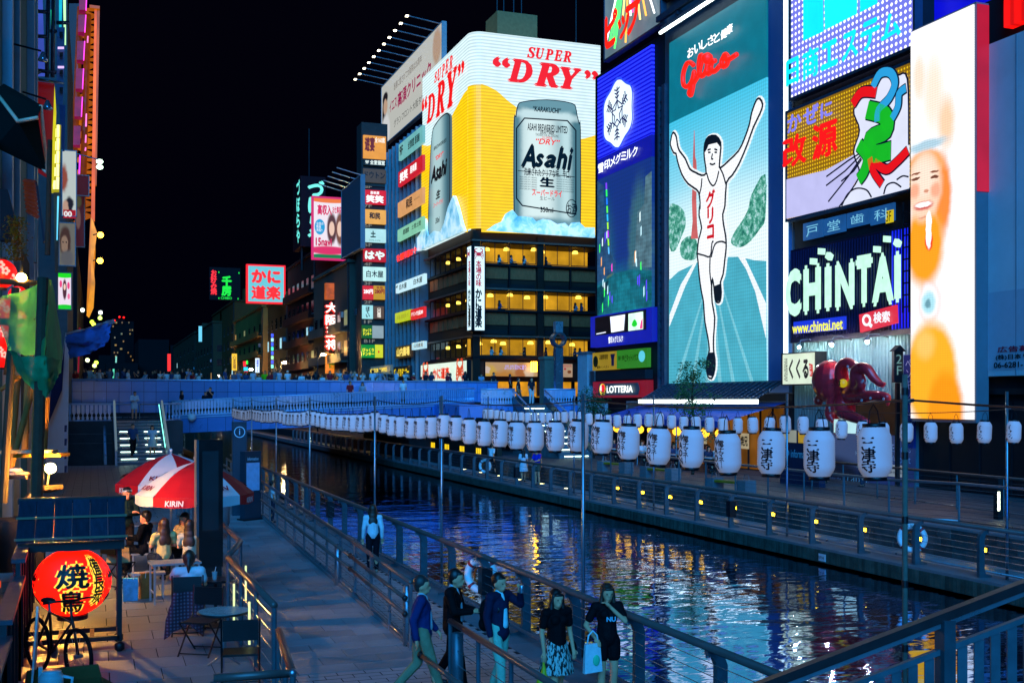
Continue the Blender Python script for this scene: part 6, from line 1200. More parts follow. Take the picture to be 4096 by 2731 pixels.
for i,(x,y,c) in enumerate(((330,1240,'e8ffe0'),(402,1250,'f8fff0'),(400,1272,'d8ff60'),(368,1288,'d8ff30'),(375,1298,'e8ff40'),(385,1450,'c8ff40'),(378,1462,'e8ff80'),(350,1440,'f0ffb0'),(375,1490,'ffe040'),(300,1325,'a8ffa0'))):
    p=PY(x,y,100); t=thing('flood_light',f'small greenish floodlight far along the left bank, {nth(i)} of the cluster','lamp',p,group='floodlights far along the left bank'); MB().ball((0,0,0),.16,8,6).build('lens',em(c,5,0),t,True); MB().box(-.2,.1,-.2,.2,.3,.25).build('housing',DSTEEL,t)
dk=block('dark_shop_row','row of dark shop fronts on the left bank behind the bridge',-9,-1.2,92,150,TZ,16,pm('1c1f24',.7,var=.3,scale=.3))
for pts,c,s_ in (([(315,1310),(322,1310),(316,1490),(310,1490)],'a01030',.6),([(268,1170),(273,1170),(272,1240),(268,1240)],'3048d0',.8),([(462,1425),(468,1425),(467,1450),(461,1450)],'90f0e0',.8),([(451,1475),(458,1475),(456,1512),(450,1512)],'60e8c0',1)): plate('lit_strip',em(c,s_,.2),dk,pts,91)
for o in dk.children:
    if o.name.startswith('lit_strip'): o.location=-V(dk.location)
# ---- awning, lamps, deck near left
aw=thing('dark_awning','dark green folding-arm awning at the left edge','awning',(0,0,0)); CANV=pm('081410',.8,var=.25,scale=1.5); BARC=pm('d0b090',.5,var=.15)
for a in range(1):
    b=MB(); q=[PY(15,335,31),PY(165,420,29.0),PY(152,470,28.4),PY(70,483,28.6),PY(-20,360,30)]; b.quad(*q); q2=[PY(-20,365,30),PY(70,484,28.6),PY(152,471,28.4),PY(186,690,29.5),PY(100,606,31),PY(-20,590,31.5)]; b.quad(*q2); b.build('canvas',CANV,aw)
for a,b_,y0,y1 in (((-20,365),(72,486),30,28.5),((72,486),(152,471),28.5,28.3),((163,420),(190,690),29,29.4),((95,604),(188,690),31,29.4)): MB().tube([PY(*a,y0),PY(*b_,y1)],.045,6).build('arm',BARC,aw,True)
for i,(a,b_,l) in enumerate((((-20,158),(165,205),(172,222)),((90,368),(185,398),(190,415)))):
    t=thing('arm_lamp',('upper','lower')[i]+' reflector lamp on a thin rod by the teal building','lamp',PY(*l,36)); o=V(t.location); MB().tube([PY(*a,36)-o,PY(*b_,36)-o],.03,6).build('rod',BLACK,t); MB().lathe([(.04,.1),(.13,-.1),(.15,-.16)][::-1],12).build('reflector',pm('c8d4e8',.2,.8),t,True)
dkk=thing('timber_canopy','brown slatted timber canopy under the awning','canopy',(0,0,0))
for k in range(9): MB().tube([PY(98+k*1.5,725+k*15,33),PY(140+k*1.2,730+k*17,31)],.06,4).build('slat',em('7a3408',.22,.3),dkk)  # brown boards; the orange light on them is put in as emission
plate('beam',pm('2c2a34',.6),dkk,[(140,725),(150,735),(180,960),(172,970)],31,.3); plate('post',pm('6a4a40',.7),dkk,[(140,880),(152,880),(146,1050),(134,1050)],30,.2)
pl_=thing('hanging_plant','planter with orange-lit hanging foliage','plant',PY(60,950,27)); plate('planter',pm('10141a',.6),pl_,[(0,755),(30,758),(62,880),(40,960),(0,960)],27,.4).location=-V(pl_.location); b=MB(); rs=random.Random(6)
for k in range(900):
    c=V((rs.gauss(0,.11),rs.gauss(0,.12),rs.uniform(-.5,.45))); d=V((rs.gauss(0,1),rs.gauss(0,1),rs.gauss(-.5,.6))).normalized(); e=d.cross(V((rs.random(),rs.random(),rs.random()+.1))).normalized(); s_=rs.uniform(.025,.05); b.quad(c-d*s_,c+e*s_*.4,c+d*s_,c-e*s_*.4)
b.build('foliage',pm('8a5a10',.6,var=.5,scale=5),pl_,kind='stuff')
def redlantern(i,px_,py_,Y,r):
    t=thing('red_lantern',f'red paper lantern with white blossoms at the left edge, {nth(i)} from the top','lantern',PY(px_,py_,Y),group='red lanterns of the stall'); b=MB(); b.ball((0,0,0),r,18,14,(1,1,.95)); b.build('paper_body',em('ff1006',1.15,.15,scale=3),t,True)
    for a,z in ((-1.2,.1),(-1.9,-.2),(-.7,-.3),(-1.5,.5)):
        p=V((math.cos(a)*math.cos(z),math.sin(a)*math.cos(z),math.sin(z)))*(r*1.01); f=MB()
        for k in range(5): g=2*PI*k/5; f.ball(p+V((math.cos(g)*.17*r,-.01,math.sin(g)*.17*r)),r*.11,7,5,(1,.25,1))
        f.build('blossom',em('ffc8b0',.9,.1),t,True)
    MB().lathe([(r*.4,r*.9),(r*.4,r*1.05)],12).lathe([(r*.4,-r*1.05),(r*.4,-r*.9)],12).build('cap',BLACK,t)
for i,a in enumerate(((2,1095,24,.30),(72,1180,25,.19),(8,1245,24,.27),(66,1275,25,.2),(5,1345,24,.25),(60,1360,25,.19),(0,1425,24,.24))): redlantern(i,*a)
# ---- scaffold, net, hoarding, tarpaulin
LOG=pm('7a5428',.75,var=.35,scale=5,stretch=(1,1,.15)); LOGD=pm('3a3024',.8,var=.3,scale=5)
for i,(a,b_,Y,r,m_,lab) in enumerate((((62,1150),(12,2010),21.5,.075,LOGD,'dark leaning pole at the far left of the stall'),((172,1110),(146,2060),20.5,.10,LOGD,'thick dark pole holding the green net'),((72,1500),(36,1900),23,.07,LOG,'upright peeled log left of the crossing one'),((130,1555),(40,1880),22.6,.06,LOG,'slanting peeled log of the stall frame'),((110,1520),(98,1830),24,.065,LOG,'upright log behind the slanting one'),((185,1590),(172,1830),22,.07,LOG,'pale log right of the thick dark pole'),((142,1560),(132,2000),21.5,.05,LOG,'slim log touching the thick dark pole'),((200,560),(190,1020),27,.06,LOGD,'tall dark pole above the green net'))):
    tag(MB().tube([PY(*a,Y),PY(*b_,Y)],[r*.9,r],10).build('wooden_pole',m_),lab,'pole')
def net_mat():
    m,n,l=_new('green_net'); b=n['Principled BSDF']; b.inputs['Base Color'].default_value=(.01,.17,.075,1); b.inputs['Roughness'].default_value=.7; tr=n.new('ShaderNodeBsdfTransparent'); tl_=n.new('ShaderNodeBsdfTranslucent'); tl_.inputs[0].default_value=(.14,.8,.2,1); a=n.new('ShaderNodeMixShader'); a.inputs[0].default_value=.5; l.new(b.outputs[0],a.inputs[1]); l.new(tl_.outputs[0],a.inputs[2])
    x=n.new('ShaderNodeMixShader'); tc=n.new('ShaderNodeTexCoord'); nz=n.new('ShaderNodeTexNoise'); nz.inputs['Scale'].default_value=2; nz.inputs['Detail'].default_value=4; l.new(tc.outputs['Object'],nz.inputs[0]); r=n.new('ShaderNodeMapRange'); r.inputs[1].default_value=.3; r.inputs[2].default_value=.7; r.inputs[3].default_value=.5; r.inputs[4].default_value=1; l.new(nz.outputs[0],r.inputs[0]); l.new(r.outputs[0],x.inputs[0]); l.new(tr.outputs[0],x.inputs[1]); l.new(a.outputs[0],x.inputs[2]); l.new(x.outputs[0],n['Material Output'].inputs[0]); return m
NET=net_mat(); ng=thing('green_safety_net','translucent green safety net slung round the scaffold','net',PY(140,1590,21.5)); o=V(ng.location)
def cloth(name,mat,parent,grid,o,th=0,seed=1,amp=.03):
    """grid of rows of (px,py,Y); subdivided and rumpled"""
    rs=random.Random(seed); R=[[PY(*p) for p in row] for row in grid]; S=4; b=MB(); nr=(len(R)-1)*S+1; nc=(len(R[0])-1)*S+1
    for i in range(nr):
        for j in range(nc):
            a,u=divmod(i,S); c,v=divmod(j,S); a2=min(a+1,len(R)-1); c2=min(c+1,len(R[0])-1); u/=S; v/=S
            p=(R[a][c]*(1-v)+R[a][c2]*v)*(1-u)+(R[a2][c]*(1-v)+R[a2][c2]*v)*u
            b.v.append(tuple(p-o+V((rs.uniform(-amp,amp)*.4,rs.uniform(-amp,amp)*2,rs.uniform(-amp,amp)*.4))))
    for i in range(nr-1):
        for j in range(nc-1): b.f.append((i*nc+j,i*nc+j+1,(i+1)*nc+j+1,(i+1)*nc+j))
    return b.build(name,mat,parent,'s')
cloth('front_sheet',NET,ng,[[(-10,1190,21),(100,1160,21),(196,1112,20.6)],[(-5,1280,21),(100,1290,21),(190,1280,20.4)],[(35,1400,21),(100,1420,20.8),(180,1430,20.3)]],o,seed=2)
cloth('side_sheet',pm('22a860',.7,var=.35,scale=2,alpha=.9),ng,[[(196,1112,20.6),(203,1120,21.6),(208,1130,22.6)],[(188,1280,20.3),(218,1270,21.2),(232,1270,22.4)],[(180,1430,20.2),(230,1420,21),(252,1400,22)],[(175,1520,20.2),(215,1530,20.8),(243,1490,21.8)]],o,seed=3,amp=.04)
cloth('sagging_bottom',pm('128050',.7,var=.4,scale=2,alpha=.96),ng,[[(35,1395,21.4),(90,1425,20.6),(180,1425,20.2),(236,1440,20.8)],[(60,1470,21.2),(110,1490,20.4),(185,1500,20.1),(230,1500,20.6)],[(110,1540,21),(140,1560,20.5),(185,1590,20.3),(214,1545,20.6)]],o,seed=4,amp=.05)
b=thing('site_bulb','bare bright bulb hanging in the green net','lamp',PY(86,1112,21.9)); MB().ball((0,0,0),.085,12,8).build('bulb',em('ffb838',600,0),b,True); MB().tube([(0,0,.06),(0,0,.3)],.03,6).build('socket',BLACK,b)
sc_=thing('scaffold_frame','dark timber frame inside the green net','frame',(0,0,0)); rods('bar',LOGD,sc_,[((0,1125),(175,1135)),((0,1285),(170,1285)),((70,1180),(25,1500)),((170,1190),(170,1520))],21.9,.05); rods('bar',LOG,sc_,[((85,1330),(172,1332)),((0,1560),(80,1505)),((130,1340),(125,1500))],22.2,.04)
hd=thing('white_hoarding','tall white site hoarding with a striped edge post','hoarding',PY(262,1890,50)); o=V(hd.location); plate('panel',pm('d2d8e0',.45,var=.06),hd,[(262,1330),(276,1335),(270,1890),(186,1890),(176,1740),(212,1620),(240,1520)],50,.3).location=-o; plate('fold',pm('1c2c5a',.7,var=.3),hd,[(214,1500),(250,1440),(262,1345),(248,1560),(196,1690),(200,1600)],49.4,.1).location=-o
for k in range(7): plate('stripe',pm('c0cce0',.5) if k%2 else pm('1c3a70',.5),hd,[(258,1700+k*27),(268,1700+k*27),(266,1727+k*27),(257,1727+k*27)],49.6,.15).location=-o
tp=thing('blue_tarpaulin','rumpled blue tarpaulin roof sheet hanging off the white hoarding','tarpaulin',PY(276,1330,48)); cloth('sheet',pm('5a9aff',.62,var=.25,scale=1.5),tp,[[(262,1335,48),(340,1318,47),(410,1295,46),(448,1283,45.5)],[(262,1365,48),(330,1370,46.6),(400,1340,45.8),(440,1320,45.4)],[(268,1390,48),(335,1385,47),(395,1370,45.6),(436,1350,45.3)],[(280,1432,48),(330,1420,46.4),(385,1405,45.8),(425,1375,45.2)]],V(tp.location),seed=5,amp=.10); cloth('rope_edge',pm('c8d0d8',.7),tp,[[(262,1330,47.9),(340,1312,46.9),(410,1290,45.9),(452,1275,45.4)],[(262,1340,47.9),(340,1322,46.9),(410,1300,45.9),(462,1292,45.4)]],V(tp.location),seed=8,amp=.05)
st=thing('stall_counter','timber stall counter with a glowing globe lamp','counter',PY(150,2060,22)); o=V(st.location)
for a,b_,m_,w_ in (((22,1806),(212,1804),pm('8a7a66',.7),.05),((72,1822),(260,1818),pm('a87820',.7,var=.2),.06),((0,1908),(128,1905),pm('4a3a34',.7),.06),((165,1962),(215,1948),pm('3a2c20',.7),.08)): MB().bar(PY(*a,22)-o,PY(*b_,21.6)-o,.35,w_).build('shelf_board',m_,st)
MB().box(.15,-.1,-.45,.45,.4,.25).build('cabinet',pm('7a5a28',.7,var=.3),st); MB().box(-1.2,0,-1.0,.1,.9,-.1).build('counter_block',pm('2a2220',.7,var=.3),st)
for k,(x,y) in enumerate(((5,1890),(40,1900),(60,1880),(85,1893))): MB().ball(PY(x,y,22.2)-o,.09,8,6,(1.5,1,.5)).build('paper_bundle',pm(('b07888','9a8898','c8b0b8','a08080')[k],.8),st)
gl=thing('globe_lamp','white glowing globe lamp on the stall counter','lamp',PY(202,1872,21.2)); MB().ball((0,0,0),.085,14,10).build('globe',em('ffb850',2300,0),gl,True); MB().tube([(-.05,0,-.28),(-.02,0,-.08)],.015,6).build('stem',em('ffe060',3,0),gl)
sg=thing('menu_stand','small framed standing menu panel beside the stall','sign',PY(235,2052,22)); plate('panel',pm('6a5a4c',.7,var=.2),sg,[(214,1985),(246,1988),(256,2050),(214,2052)],22,.05).location=-V(sg.location)
# ---- glass and metal fence at the lower left
gf=thing('glazed_fence','stepped metal framed glass fence at the lower left','fence',(0,0,TZ))
FP=[(-.98,21.5,1.75),(-.92,18.2,1.75),(-.92,18.2,1.45),(-.86,15.0,1.45),(-.86,15.0,1.25),(-.82,12.0,1.25),(-.82,12.0,1.1),(-.8,9.0,1.1)]
for a,b_ in zip(FP[::2],FP[1::2]):
    MB().bar((a[0],a[1],a[2]),(b_[0],b_[1],b_[2]),.16,.05).build('top_rail',pm('4a4650',.35,.6,var=.2),gf)
    n=4
    for k in range(n+1): x=a[0]+(b_[0]-a[0])*k/n; y=a[1]+(b_[1]-a[1])*k/n; MB().box(x-.03,y-.03,0,x+.03,y+.03,a[2]-.02).build('post',DSTEEL,gf)
    for k in range(n): y0=a[1]+(b_[1]-a[1])*k/n-.04; y1=a[1]+(b_[1]-a[1])*(k+1)/n+.04; MB().box(a[0]-.006,y1,.12,a[0]+.006,y0,a[2]-.06).build('glass_pane',pm('30343c',.06,.55,var=.1,alpha=.55),gf)
MB().box(-2.6,12,0,-1.6,22,1.2).build('inner_counter',pm('3a2418',.7,var=.4),gf)
for k in range(7): MB().box(-1.55,12.4+k*1.35,.2,-1.5,13.3+k*1.35,.3+.12*(k%3)).build('lit_menu',em('ff5a18',.9,.6,scale=6),gf)
wb=thing('white_board','thin white board leaning against the fence at the lower left','board',(-.62,12.6,TZ)); b=MB(); b.v=[(0,0,0),(.0,1.2,0),(.05,.95,1.05),(.05,.85,1.15),(-.02,.02,0),(-.02,1.2,0),(.03,.95,1.05),(.03,.85,1.15)]; b.f=[(0,1,2,3),(7,6,5,4),(0,3,7,4),(3,2,6,7),(2,1,5,6)]; b.build('panel',pm('c8ccd4',.5),wb)
# ---- red grill lantern in its stand
LX,LY=PY(290,2500,16.6).x,16.6
ls=thing('lantern_stand','black wheeled stand with a small plank roof over the red lantern','stand',(LX,LY,TZ)); W2=.6; TB=pm('121416',.5,.2,var=.2)
for x in (-W2,W2):
    for y in (-.3,.35): MB().box(x-.03,y-.03,.14,x+.03,y+.03,1.62).build('post',TB,ls); MB().lathe([(.03,.0),(.065,.03),(.065,.1),(.03,.13)],10,x,y).build('caster',BLACK,ls,True)
for z in (.16,): 
    for y in (-.3,.35): MB().box(-W2,y-.03,z,W2,y+.03,z+.06).build('rail',TB,ls)
    for x in (-W2,-.15,.25,W2): MB().box(x-.03,-.3,z+.001,x+.03,.35,z+.055).build('rail',pm('4a2c24',.6),ls)
for r_ in range(2):
    for k in range(6):
        y0=-.52+.40*r_; z0=1.56+.24*r_; b=MB(); x0=-.68+k*.227; q=[(x0,y0,z0),(x0+.22,y0,z0),(x0+.22,y0+.40,z0+.24),(x0,y0+.40,z0+.24)]; b.quad(*q); b.quad(*[(a,c,d-.025) for a,c,d in q[::-1]]); b.quad(q[0],(q[0][0],q[0][1],q[0][2]-.025),(q[1][0],q[1][1],q[1][2]-.025),q[1]); b.build('roof_plank',pm('232c3a',.75,var=.4,scale=7,stretch=(3,.5,.5)),ls)
    MB().bar((-.7,-.53+.40*r_,1.585+.24*r_),(.7,-.53+.40*r_,1.585+.24*r_),.03,.03).build('batten',pm('6a6450',.6),ls)
MB().box(-.7,.26,1.98,.7,.36,2.06).build('ridge',TB,ls); MB().box(-.66,-.42,1.40,.66,.3,1.52).build('crossbeam',TB,ls)
rl=thing('grill_lantern','large glowing red lantern with yellow-edged black characters','lantern',(LX+.0,LY-.02,TZ+.93)); b=MB(); RX,RZ=.50,.455
pr=[]
for k in range(37): t_=-PI/2*.93+PI*.93*k/36; pr.append((RX*math.cos(t_)+(.004 if k%2 else 0),RZ*math.sin(t_)))
b.lathe(pr,36).build('paper_body',em('ff1204',2.4,.12,scale=2.5),rl,True)
def onball(t_,mat,x0,z0,x1,z1,off,bold,vertical=False,name='lettering'):
    vs,fs,_=tmesh(t_,bold,0,vertical); o=[]
    for x,y,q in vs: X=x0+(x1-x0)*x; Z=z0+(z1-z0)*y; r=RX*math.sqrt(max(.02,1-(Z/RZ)**2)); a=max(-1.45,min(1.45,X/RX)); o.append(((r+off+q*.03)*math.sin(a),-(r+off+q*.03)*math.cos(a),Z))
    me=bpy.data.meshes.new(name); me.from_pydata(o,[],fs); me.update(); link(name,me,mat,rl)
YO=em('ffe048',1.25,0)
for t_,bx,vt in (('焼',(-.2,-.02,.22,.3),False),('鳥',(-.17,-.36,.16,-.04),False),('備長炭',(.27,-.26,.44,.36),True)):
    x0,z0,x1,z1=bx; onball(t_,YO,x0-.03,z0-.03,x1+.03,z1+.03,.006,.13,vt); onball(t_,BLKP,x0,z0,x1,z1,.022,.03,vt)
for sgn in (-1,1):
    for z0,z1 in ((-.34,-.08),(-.1,.3)): onball('◆',YO,sgn*.62-.12,z0,sgn*.62+.12,z1,.005,0); onball('◆',BLKP,sgn*.64-.09,z0+.04,sgn*.64+.09,z1-.04,.012,0)
MB().lathe([(.2,.44),(.2,.5)],16).lathe([(.2,-.5),(.2,-.44)],16).build('cap',BLACK,rl)
# ---- bicycle
bk=thing('bicycle','dark bicycle parked in front of the red lantern','bicycle',(-.42,15.0,TZ),math.radians(-62))
def wheel(x):
    w_=MB(); 
    for k in range(32):
        a=2*PI*k/32
        for q in range(8): c=2*PI*q/8; w_.v.append((x+(.315+.025*math.cos(c))*math.cos(a),.025*math.sin(c),.34+(.315+.025*math.cos(c))*math.sin(a)))
    for k in range(32):
        for q in range(8): w_.f.append((k*8+q,k*8+(q+1)%8,((k+1)%32)*8+(q+1)%8,((k+1)%32)*8+q))
    o=w_.build('wheel',pm('0c0c0e',.7),bk,True)
    for k in range(14): a=2*PI*k/14; MB().tube([(x,.02*(-1)**k,.34),(x+.3*math.cos(a),0,.34+.3*math.sin(a))],.0025,4).build('spoke',STEEL,o)
    MB().tube([(x,-.05,.34),(x,.05,.34)],.025,8).build('hub',STEEL,o)
wheel(-.52); wheel(.52); FRM=pm('15171a',.35,.4)
for P_ in ([(-.52,0,.34),(-.15,0,.30),(.36,0,.72),(-.2,0,.78),(-.15,0,.30)],[(-.52,0,.34),(-.2,0,.78)]): MB().tube(P_,.018,8).build('frame',FRM,bk,True)
MB().tube([(.52,0,.34),(.44,0,.6),(.36,0,.78),(.33,0,.98)],.018,8).build('fork',FRM,bk,True); MB().tube([(.28,-.32,.98),(.36,-.18,1.0),(.35,0,.98),(.36,.18,1.0),(.28,.32,.98)],.014,8).build('handlebar',FRM,bk,True); MB().tube([(-.2,0,.78),(-.22,0,.9)],.016,8).build('seat_post',STEEL,bk); MB().ball((-.24,0,.92),.11,12,8,(1.2,.7,.35)).build('saddle',BLACK,bk,True); MB().lathe([(.09,-.01),(.09,.01)],16,0,0).build('crank',STEEL,bk).matrix_local=Matrix(((1,0,0,-.15),(0,0,1,.03),(0,1,0,.3),(0,0,0,1)))
bx=thing('cardboard_box','open cardboard box at the lower left corner','box',(-.28,12.75,TZ),.08); CB=pm('5a4a28',.85,var=.2); MB().box(-.38,-.25,0,.38,-.235,.42).box(-.38,.235,0,.38,.25,.42).box(-.38,-.235,0,-.365,.235,.42).box(.365,-.235,0,.38,.235,.42).box(-.365,-.235,0,.365,.235,.02).build('walls',CB,bx)
b=MB(); b.quad((-.38,.25,.42),(.38,.25,.42),(.36,.44,.52),(-.36,.44,.52)); b.build('flap',CB,bx); b=MB(); b.quad((.38,-.25,.42),(.38,.25,.42),(.5,.25,.34),(.5,-.25,.34)); b.build('flap',CB,bx); MB().box(-.36,-.23,.03,.36,.23,.33).build('packing',pm('2a2a2e',.8),bx)
jg=thing('plastic_jug','pale plastic jug standing on the cardboard box','jug',(-.42,12.75,TZ+.335)); MB().lathe([(.10,0),(.125,.03),(.125,.2),(.10,.24),(.105,.25)],16).build('body',pm('a8d8e0',.4,var=.1),jg,True); MB().tube([(.1,-.06,.06),(.2,-.08,.08),(.21,-.08,.18),(.12,-.06,.2)],.018,6).build('handle',pm('a8d8e0',.4),jg,True); MB().box(-.12,-.03,.2,-.08,.03,.3).build('spout',pm('a8d8e0',.4),jg)
# ---- parasols
def kirin(loc,label,rot,h,R):
    t=thing('parasol',label,'parasol',loc,rot); n=8; zt=h; zr=h-.62
    for k in range(n):
        a0=2*PI*k/n; a1=2*PI*(k+1)/n; b=MB(); S=5
        def pt(a,u): return (R*u*math.cos(a),R*u*math.sin(a),zt-(zt-zr)*u+.10*math.sin(PI*u))
        for i in range(S):
            for j in range(2):
                aa=a0+(a1-a0)*j/2; ab=a0+(a1-a0)*(j+1)/2; sh=lambda a,u:tuple(c*(1 if q==2 else (1-.05*math.sin(PI*((a-a0)/(a1-a0)))*u)) for q,c in enumerate(pt(a,u)))
                b.quad(sh(aa,i/S),sh(aa,(i+1)/S),sh(ab,(i+1)/S),sh(ab,i/S))
        col=pm('b01822',.6,var=.08) if k%2 else pm('c8c8cc',.6,var=.05); o=b.build('canopy_panel',col,t,'s')
        v=MB(); 
        for j in range(4):
            f=lambda q:a0+(a1-a0)*q/4; rr=lambda q:R*(1-.05*math.sin(PI*q/4)); dz=lambda q:.17+.03*math.sin(PI*q/4)
            v.quad((rr(j)*math.cos(f(j)),rr(j)*math.sin(f(j)),zr),(rr(j)*1.0*math.cos(f(j)),rr(j)*math.sin(f(j)),zr-dz(j)),(rr(j+1)*math.cos(f(j+1)),rr(j+1)*math.sin(f(j+1)),zr-dz(j+1)),(rr(j+1)*math.cos(f(j+1)),rr(j+1)*math.sin(f(j+1)),zr))
        v.build('valance',col,t)
        am=(a0+a1)/2; txm=pm('8a1420',.6,var=0) if k%2==0 else pm('d8d0d0',.6,var=0); apo=R*math.cos(PI/n)*.985
        X=V((-math.sin(am),math.cos(am),0)); N_=V((math.cos(am),math.sin(am),0))
        def place(lo,s,rad_,z_,up,hh,ww): 
            U=up.normalized(); Nn=X.cross(U); me=text(s,txm,t,-ww/2,0,ww/2,hh,.012,bold=.03,shear=.1); M=Matrix.Identity(4); 
            for r_ in range(3): M[r_][0]=X[r_]; M[r_][1]=U[r_]; M[r_][2]=Nn[r_]; M[r_][3]=(N_*rad_)[r_]+(z_ if r_==2 else 0)
            me.matrix_local=M
        if k%2==1: place(0,'KIRIN',R*.962,zr-.165,V((0,0,1)),.11,.36)
        else:
            q_=lambda u:N_*(R*u*(1-.05*u))+V((0,0,zt-(zt-zr)*u+.10*math.sin(PI*u))); up=q_(.7)-q_(.92); place(0,'KIRIN',R*.92*.954+.015,q_(.92).z+.025,up,.13,.46)
        MB().tube([(0,0,zt-.03),pt(a0,.5),pt(a0,1)],.008,5).build('rib',STEEL,t)
    MB().tube([(0,0,0),(0,0,zt+.06)],.025,10).build('pole',pm('c8ccd0',.3,.6),t,True); MB().ball((0,0,zt+.07),.035,8,6).build('finial',WHITEP,t,True); MB().lathe([(.26,0),(.26,.08),(.06,.12)],16).build('foot',CONC,t)
    return t
def G0(px_,py_): x,y=onZ(px_,py_,TZ); return (x,y,TZ)
kirin((1.86,23.0,TZ),'front red and white parasol with lettering above the seated group',D(177.5),2.20,1.12)
kirin((1.55,25.4,TZ),'rear red and white parasol partly hidden by the front one',D(142),2.26,1.14)
# ---- cafe furniture
ALU=pm('b8bcc0',.35,.6,var=.1)
def alu_table(loc,label,L=.8,Wd=.55,h=.68,rz=0):
    t=thing('folding_table',label,'table',loc,rz); MB().box(-L/2,-Wd/2,h-.03,L/2,Wd/2,h).build('table_top',ALU,t)
    for x in (-1,1):
        for y in (-1,1): MB().box(x*(L/2-.04)-.015,y*(Wd/2-.04)-.015,0,x*(L/2-.04)+.015,y*(Wd/2-.04)+.015,h-.03).build('leg',ALU,t)
    for x in (-1,1): MB().box(x*(L/2-.04)-.01,-Wd/2+.05,.18,x*(L/2-.04)+.01,Wd/2-.05,.2).build('stretcher',ALU,t)
    return t
alu_table((1.28,20.0,TZ),'silver folding table nearest the seated woman in the white shirt',rz=.1); alu_table((1.45,22.7,TZ),'silver folding table of the seated group under the front parasol',.9,.6,rz=.15); alu_table((.95,26.3,TZ),'silver folding table behind the man with folded arms')
def bench(loc,label,rz=0):
    t=thing('folding_stool',label,'stool',loc,rz); MB().box(-.28,-.14,.40,.28,.14,.43).build('seat',ALU,t)
    for x in (-.24,.24):
        for y in (-.1,.1): MB().box(x-.012,y-.012,0,x+.012,y+.012,.4).build('leg',ALU,t)
bench((.88,20.6,TZ),'silver stool left of the nearest silver table'); bench((1.22,22.0,TZ),'silver stool under the woman in the pale off-shoulder top'); bench((1.66,21.7,TZ),'silver stool under the long-haired woman beside the post'); bench((.95,23.3,TZ),'silver stool under the person in black')
def fchair(loc,label,rz):
    t=thing('folding_chair',label,'chair',loc,rz,'black folding chairs of the cafe'); B_=pm('0e1012',.4,.3,var=.1)
    MB().box(-.2,-.2,.43,.2,.2,.455).build('seat',B_,t); MB().box(-.2,-.24,.62,.2,-.22,.86).build('backrest',B_,t)
    for x in (-.215,.215): MB().tube([(x,-.24,.88),(x,-.2,.5),(x,.24,.0)],.012,6).build('leg',B_,t); MB().tube([(x,.2,.45),(x,-.26,0)],.012,6).build('leg',B_,t)
    for y,z in ((.2,.04),(-.22,.05)): MB().tube([(-.215,y,z),(.215,y,z)],.01,6).build('stretcher',B_,t)
    return t
fchair((1.62,13.65,TZ),'black folding chair in front of the round cafe table',-.12); fchair((1.35,15.75,TZ),'black folding chair between the round table and the seated woman',2.6); fchair((1.30,17.2,TZ),'black folding chair under the woman in the white shirt',-.15); fchair((.42,21.9,TZ),'black folding chair carrying the tan handbag',-.9)
t=thing('round_table','round glass-topped cafe table at the lower left','table',(1.55,14.85,TZ)); MB().lathe([(.32,.69),(.33,.7),(.33,.715),(.32,.72)],28).build('rim',pm('202426',.4,.5),t,True); MB().lathe([(.315,.715),(.315,.724)],28).build('glass_top',pm('7fa0a0',.12,.1,var=.3,scale=9,bump=.4,bs=50),t)
for k in range(3): a=k*2.1+.4; MB().tube([(.02*math.cos(a),.02*math.sin(a),.7),(.03*math.cos(a),.03*math.sin(a),.15),(.24*math.cos(a),.24*math.sin(a),0)],.012,6).build('leg',STEEL,t)
t=thing('round_table','small dark round table beside the seated woman','table',(1.72,17.6,TZ)); MB().lathe([(.28,.68),(.29,.7),(.28,.71)],24).build('table_top',pm('181c20',.3),t); MB().tube([(0,0,0),(0,0,.68)],.025,8).build('stem',DSTEEL,t); MB().lathe([(.2,0),(.2,.02),(.03,.05)],16).build('foot',DSTEEL,t)
t=thing('drink_cup','clear plastic cup on the small dark table','cup',(1.7,17.55,TZ+.712)); MB().lathe([(.03,0),(.042,.12)],12).build('cup',pm('b0c8d0',.15,alpha=.5),t); MB().tube([(0,0,.1),(.02,0,.19)],.004,5).build('straw',WHITEP,t)
t=thing('handbag','tan leather handbag with two handles on the folding chair','handbag',(.42,21.9,TZ+.457),-.1); LE=pm('a07a3a',.5,var=.15); b=MB(); b.v=[(-.21,-.09,0),(.21,-.09,0),(.21,.09,0),(-.21,.09,0),(-.18,-.05,.26),(.18,-.05,.26),(.18,.05,.26),(-.18,.05,.26)]; b.f=[(3,2,1,0),(4,5,6,7),(0,1,5,4),(1,2,6,5),(2,3,7,6),(3,0,4,7)]; b.build('body',LE,t); MB().box(-.185,-.07,.18,.185,-.052,.255).build('flap',LE,t)
for y in (-.055,.055): MB().tube([(-.1,y,.24),(-.09,y,.36),(0,y,.42),(.09,y,.36),(.1,y,.24)],.009,6).build('handle',LE,t,True)
for i,(x,y,c,lab) in enumerate(((.58,20.35,'3aa0c8','blue and orange paper shopping bag on the ground'),(.86,20.5,'8a5a20','brown patterned shopping bag on the ground'))):
    t=thing('shopping_bag',lab,'bag',(x,y,TZ),.2*i); MB().box(-.12,-.07,0,.12,.07,.38+.06*i).build('body',pm(c,.5,var=.4,scale=9),t); MB().tube([(-.05,-.075,.36),(-.04,-.08,.48),(.04,-.08,.48),(.05,-.075,.36)],.005,5).build('handle',WHITEP,t)
